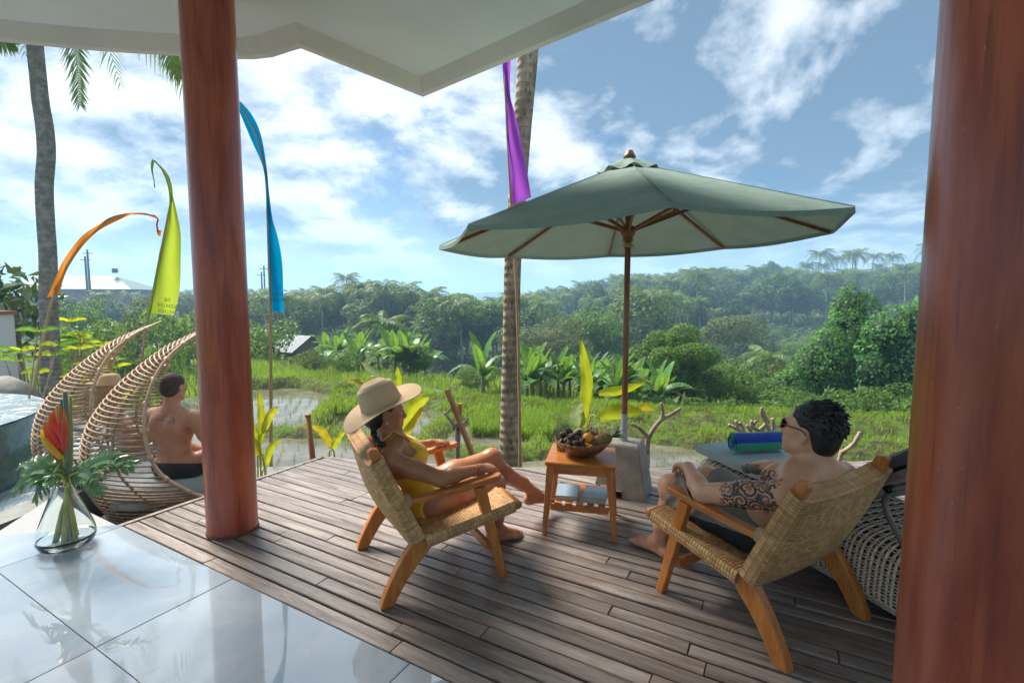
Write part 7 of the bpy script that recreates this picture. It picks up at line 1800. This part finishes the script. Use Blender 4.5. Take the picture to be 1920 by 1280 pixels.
# ---- stakes, bamboo, bare frangipani
st = thing('crossed_stakes', 'crossed wooden stakes tied with cord beside the paddy', 'stakes', tuple(np.array([PY(860, 880, 6.3)[0], 6.3, -1.75]))); sb = np.array([PY(860, 880, 6.3)[0], 6.3, -1.75])
def P3(u, v_, Y=6.3): return PY(u, v_, Y) - sb
MAT['stake'] = simple('stake_wood', (.36, .17, .065), (.27, .12, .05), 9., .75, sc=(1, 1, .3))
m = MB(); m.bar(P3(838, 730), P3(893, 870, 6.2), .075, .05); m.build('stake', MAT['stake'], st, bevel=.004)
m = MB(); m.bar(P3(863, 756, 6.4), P3(856, 900, 6.4), .06, .05); m.build('stake', MAT['stake'], st, bevel=.004)
m = MB(); m.tube(crom([P3(857, 920), P3(858, 850), P3(857, 800)], 8), [.032, .033, .035, .034, .034, .034, .035, .036], 8); m.tube(crom([P3(857, 804), P3(845, 788), P3(832, 772)], 6), [.026, .024, .022, .02, .02, .018], 7); m.tube(crom([P3(834, 776), P3(840, 770), P3(846, 762)], 5), .012, 6); m.tube(crom([P3(857, 804), P3(868, 796), P3(878, 782)], 6), [.024, .022, .02, .018, .016, .014], 7); m.build('forked_post', MAT['bark_pale'], st, smooth=True)
m = MB()
for k in range(4): m.tube([P3(857 + 9 * math.cos(a), 797 + k * 2 + 3 * math.sin(a), 6.3 - .06 * math.sin(a + 1)) for a in np.linspace(0, 6.28, 14)], .007, 5)
m.build('cord', simple('black_cord', (.02, .02, .022)), st, smooth=True)
MAT['frangi'] = simple('frangipani_bark', (.40, .31, .225), (.24, .175, .125), 14., .85, bump=.5, bscale=60)
def frangi(label, Y, paths, tips=True):
    b = np.array([PY(*paths[0][0][:2], Y)[0], Y, -1.75]); o = thing('frangipani', label, 'tree', tuple(b)); m = MB()
    for i, (*pts, r0, r1) in enumerate(paths):
        P = crom([PY(u, v_, Y) - b for u, v_ in pts], 10); rr = np.linspace(r0, r1, 10) / FPX * Y; m.tube(P, rr * (1 + .06 * np.sin(np.arange(10) * 2.)), 8); m.ball(P[-1], rr[-1] * 1.08, 8, 6)
    m.build('branches', MAT['frangi'], o, smooth=True)
    tr = MB(); p = PY(*paths[0][0], Y) - b; tr.tube([(0, 0, -.1), (p[0] * .5, 0, p[2] * .5), tuple(p)], [.05, .045, paths[0][-2] / FPX * Y], 9); tr.build('trunk', MAT['frangi'], o, smooth=True); return o
frangi('bare forked frangipani behind the parasol base', 4.9, [((1213, 850), (1214, 832), (1216, 818), 5.5, 5), ((1216, 820), (1200, 803), (1186, 795), 4.5, 3), ((1216, 820), (1228, 800), (1240, 786), 5, 4.2), ((1240, 786), (1258, 777), (1274, 767), 4.2, 3.5), ((1240, 788), (1243, 772), (1240, 757), 3.8, 3)])
frangi('bare frangipani branches behind the rolled towel', 5.2, [((1455, 850), (1445, 825), (1425, 806), 6, 4.5), ((1425, 806), (1438, 790), (1430, 778), 4, 3), ((1430, 780), (1428, 768), (1440, 790), 3, 3), ((1447, 828), (1450, 800), (1449, 786), 4, 3.2), ((1430, 810), (1412, 800), (1417, 790), 4, 3), ((1420, 828), (1398, 812), (1368, 797), 5, 3.5), ((1384, 805), (1382, 797), (1380, 790), 3.5, 3), ((1395, 812), (1392, 800), (1388, 793), 3.5, 3), ((1402, 820), (1408, 803), (1409, 790), 3.5, 3), ((1415, 820), (1408, 810), (1402, 798), 3.5, 3), ((1446, 812), (1437, 795), (1428, 766), 4.2, 3)])
frangi('single bare frangipani shoot behind the man in the chair', 5.4, [((1573, 870), (1575, 858), (1578, 848), 4, 4), ((1577, 850), (1600, 832), (1612, 812), 4.2, 3.6)])
po = thing('wooden_post', 'short wooden post at the far deck corner', 'post', tuple(np.array([PY(592, 870, 4.7)[0], 4.7, -1.75]))); m = MB(); m.tube([(0, 0, 0), (.0, 0, 1.2), (-.06, 0, 2.02)], [.03, .03, .027], 9); m.build('shaft', MAT['stake'], po, smooth=True); m = MB(); m.lathe([(.028, 0), (.03, .02), (.001, .025)], 9, (-.06, 0, 2.02)); m.build('top', MAT['stake'], po)

# ---- left garden
r = np.random.default_rng(91); bl = [(tuple(PY(u, v_, 9.5 + d)), (s, s, s)) for u, v_, d, s in ((-40, 560, 0, .7), (10, 545, .2, .55), (40, 560, .3, .5), (15, 600, -.2, .5), (55, 590, .4, .45), (-30, 620, 0, .7), (45, 630, .2, .45), (70, 545, .8, .4))]
P, N = blob_points(bl, 420, r, .5); N = N * .6 + r.normal(size=N.shape) * .5 + (0, -.2, .2); b = np.array([PY(20, 600, 9.5)[0], 9.5, -1.9]); o = thing('rubber_tree', 'large leaved dark tree beside the white gate pillar', 'tree', tuple(b))
V, F, T = leaves(P - b, N, r.uniform(.22, .42, len(P)), r, .42, None, .2, .1, .3); fastmesh('crown', V, F, LM['rubber'], o, attr=T)
m = MB(); m.tube(crom([(0, 0, 0), (.1, 0, 1.2), (0, .1, 2.4), (.1, 0, 3.4)], 12), np.linspace(.09, .04, 12), 8); m.build('trunk', MAT['bark'], o, smooth=True)
b = PY(4, 730, 7.6); pl = thing('gate_pillar', 'white rendered pillar with terracotta cap left of the palm', 'pillar', (b[0] - .14, 7.6, -1.75)); zt_ = ztop(590, 7.6) + 1.75
m = MB(); m.box((0, 0, zt_ / 2), (.42, .42, zt_)); m.build('shaft', simple('white_render', (.62, .64, .66), rough=.85), pl); m = MB(); m.box((0, 0, zt_ + .03), (.48, .48, .06)); m.build('cap', simple('terracotta', (.35, .12, .07)), pl)
rk = thing('boulder', 'grey boulder beside the pool under the pillar', 'rock', tuple(PY(15, 745, 6.7))); m = MB(); m.ball((0, 0, 0), (.35, .3, .28), 14, 10); Vb = m.v[0]; m.v[0] = Vb * (1 + .12 * np.sin(Vb[:, :1] * 9) * np.cos(Vb[:, 2:] * 11) + .05 * np.sin(Vb[:, 1:2] * 23)); m.build('stone', simple('boulder_stone', (.20, .19, .175), (.30, .29, .27), 8., .9, bump=.5, bscale=30), rk, smooth=True); m = MB(); m.ball((.3, -.12, -.18), (.14, .12, .1), 10, 8); m.build('chip', simple('boulder_stone_small', (.24, .23, .21), rough=.9), rk, smooth=True)
for i, (u, v_, Y, n, lab) in enumerate(((75, 690, 7.0, 10, 'sparse frangipani with yellow green leaves by the orange flag pole'), (150, 640, 8.5, 14, 'leafy frangipani behind the far pod chair'), (5, 660, 5.6, 6, 'bright green leaves reaching in beside the pool'), (195, 700, 7.5, 10, 'yellow leaved plant between the pod chairs'))):
    b = np.array([PY(u, v_, Y)[0], Y, -1.8]); o = thing('garden_shrub', lab, 'shrub', tuple(b)); r = np.random.default_rng(600 + i); m = MB(); ht = PY(u, v_, Y)[2] + 1.8
    for k in range(n):
        a = r.uniform(0, 6.28); sp_ = r.uniform(.15, .55); tip = np.array([math.cos(a) * sp_, math.sin(a) * sp_, ht * r.uniform(.75, 1.15)]); m.tube(crom([(0, 0, 0), (tip[0] * .3, tip[1] * .3, ht * .5), tip], 8), np.linspace(.02, .008, 8), 5)
        for q in range(5):
            aa_ = a + q * 1.26; d = np.array([math.cos(aa_), math.sin(aa_), .35]); L = r.uniform(.16, .28); V, F, T = blade([tip, tip + d * L * .5, tip + d * L + (0, 0, -.05)], .065, q + k); fastmesh('leaf', V, F, LM['lime' if r.random() < .6 else 'banana'], o, smooth=True, attr=T)
    m.build('stems', MAT['frangi'], o, smooth=True)

# ---- grass on bunds and banks, rice seedlings in the water
gr = np.random.default_rng(44)
def blades(P, h, w, r, lean=.35, tone=None):
    n = len(P); a = r.uniform(0, 6.28, n); d = np.stack([np.cos(a), np.sin(a), np.zeros(n)], 1); s = np.stack([-np.sin(a), np.cos(a), np.zeros(n)], 1); h = np.broadcast_to(h, n)[:, None]; w = np.broadcast_to(w, n)[:, None]; ln = (lean * r.uniform(.2, 1.4, n))[:, None]
    b0 = P - s * w; b1 = P + s * w; m0 = P + d * h * ln * .35 + np.array([0, 0, 1.]) * h * .6; tip = P + d * h * ln + np.array([0, 0, 1.]) * h * (1 - .25 * ln)
    V = np.stack([b0, b1, m0 + s * w * .8, m0 - s * w * .8, tip], 1).reshape(-1, 3); k = np.arange(n)[:, None] * 5; F = np.concatenate([k + np.array([[0, 1, 2, 3]]), k + np.array([[3, 2, 4, 4]])]); T = np.repeat(r.random(n) * .8 + .1 if tone is None else tone, 5); return V, F, T
def build_blades(name, parts, mat, label, cat):
    off = 0; VV, FF, TT = [], [], []
    for V, F, T in parts: VV.append(V); FF.append(F + off); TT.append(T); off += len(V)
    V = np.concatenate(VV); F = np.concatenate(FF); T = np.concatenate(TT); q = F[F[:, 2] != F[:, 3]]; t3 = F[F[:, 2] == F[:, 3]][:, :3]
    F3 = np.concatenate([q[:, [0, 1, 2]], q[:, [0, 2, 3]], t3]); return tag(fastmesh(name, V, F3, mat, attr=T), label, cat, kind='stuff')
parts = []
for P, w, h in BUNDS:
    L = np.linalg.norm(np.diff(P, axis=0), axis=1).sum(); n = int(L * w * 2 * 480); n = min(n, 9000); t_ = gr.uniform(0, len(P) - 1.001, n); i = t_.astype(int); f = (t_ - i)[:, None]; c = P[i] * (1 - f) + P[i + 1] * f; T = P[i + 1] - P[i]; T /= np.linalg.norm(T, axis=1)[:, None]; o_ = gr.normal(size=n) * .52; q = c + np.stack([-T[:, 1], T[:, 0]], 1) * (o_ * w)[:, None]
    z = WZ - .03 + h * np.clip(1 - (np.abs(o_) / 1.2) ** 1.6, 0, 1) * np.clip(np.minimum(t_, len(P) - 1 - t_) / 2.5, .05, 1); tall = .06 + .11 * gr.random(n) * (w / .5) ** .5; clump = .5 + .35 * np.sin(q[:, 0] * 1.7) * np.sin(q[:, 1] * 1.3 + 1)
    parts.append(blades(np.c_[q, z], tall * (.6 + .8 * clump), .006, gr, .5, np.clip(clump + gr.normal(size=n) * .2, 0, 1)))
def in_px(u0, u1, v0, v1, n, z):
    u = gr.uniform(u0, u1, n); v_ = gr.uniform(v0, v1, n); return np.array([PZ(a, b_, z) for a, b_ in zip(u, v_)])
for (u0, u1, v0, v1, n, hh, z) in ((830, 960, 737, 772, 5200, .30, -1.66), (880, 948, 775, 815, 2600, .30, -1.66), (972, 1035, 790, 822, 2600, .30, -1.66), (960, 1120, 758, 785, 3600, .30, -1.66), (1120, 1420, 774, 794, 2600, .34, -1.66), (1400, 1780, 788, 808, 2600, .30, -1.66), (620, 720, 728, 775, 3200, .30, -1.55), (455, 640, 690, 720, 4200, .40, -1.8), (640, 840, 705, 735, 3000, .35, -1.8), (-30, 62, 735, 775, 2500, .10, -.9), (455, 520, 655, 695, 2200, .5, -1.9), (150, 350, 690, 745, 3000, .35, -1.75)):
    P = in_px(u0, u1, v0, v1, n, z); cl = .5 + .5 * np.sin(P[:, 0] * 1.1 + u0) * np.sin(P[:, 1] * .9); parts.append(blades(P, hh * (.45 + .7 * cl) * gr.uniform(.7, 1.2, n), .0075, gr, .5, np.clip(.3 + .5 * cl + gr.normal(size=n) * .18, 0, 1)))
# dense green cover on the near ground beyond the water
xg = gr.uniform(-30, 18, 26000); yg = gr.uniform(11.5, 34, 26000); ok = ((yg > np.interp(xg, [-30, -12, -9.6, -4, -1, 1.2, 3.5, 7, 12.3, 18], [6, 12, 18.8, 18.2, 15.6, 13.6, 12.3, 11.6, 10.4, 10])) & (np.abs(xg / yg) < 1.2)); xg, yg = xg[ok], yg[ok]
parts.append(blades(np.stack([xg, yg, terrain_h(xg, yg)], 1), gr.uniform(.25, .6, len(xg)), .02, gr, .6, np.clip(.5 + .3 * np.sin(xg * .6) * np.sin(yg * .5) + gr.normal(size=len(xg)) * .15, 0, 1)))
build_blades('grass', parts, LM['grass'], 'bright green grass on the paddy bunds and banks', 'grass')
# rice in rows
xs_, ys_ = np.meshgrid(np.arange(-13, 14, .30), np.arange(4.6, 19, .24)); q = np.stack([xs_.ravel(), ys_.ravel()], 1); a_ = R(17); q = (q - (0, 10)) @ np.array([[math.cos(a_), -math.sin(a_)], [math.sin(a_), math.cos(a_)]]).T + (0, 10); q += gr.normal(size=q.shape) * .022
lim = np.interp(q[:, 0], [-30, -12, -9.6, -4, -1, 1.2, 3.5, 7, 12.3, 18], [6, 12, 18.8, 18.2, 15.6, 13.6, 12.3, 11.6, 10.4, 10]); lo_ = np.interp(q[:, 0], [-10, -5, -1.8, 0, 4, 13], [6.0, 5.3, 4.75, 4.4, 4.5, 5.4]); ok = (q[:, 1] < lim - .2) & (q[:, 1] > lo_) & (np.abs(q[:, 0] / q[:, 1]) < 1.1) & (gr.random(len(q)) > .07)
for P, w, h in BUNDS:
    D = np.min(np.linalg.norm(q[:, None] - P[None, ::2], axis=2), axis=1); ok &= D > w * 1.15
q = q[ok]; nb2 = 5; qq = np.repeat(q, nb2, 0) + gr.normal(size=(len(q) * nb2, 2)) * .013
build_blades('rice_seedlings', [blades(np.c_[qq, np.full(len(qq), WZ - .01)], gr.uniform(.09, .19, len(qq)), .0035, gr, .45)], LM['rice'], 'young rice seedlings in rows standing in the flooded paddies', 'rice')

# ---- humid air
m = MB(); m.box((0, 60, 15), (3500, 3500, 90)); t = NT('humid_air'); pv = t.n('ShaderNodeVolumePrincipled'); pv.inputs['Color'].default_value = (.42, .68, 1.0, 1); pv.inputs['Density'].default_value = .0014; pv.inputs['Anisotropy'].default_value = .25
t.t.links.new(pv.outputs[0], t.out.inputs['Volume']); tag(m.build('haze', t.m), 'pale blue humid haze filling the valley air', 'haze', kind='stuff')
print('objects', len(bpy.data.objects))
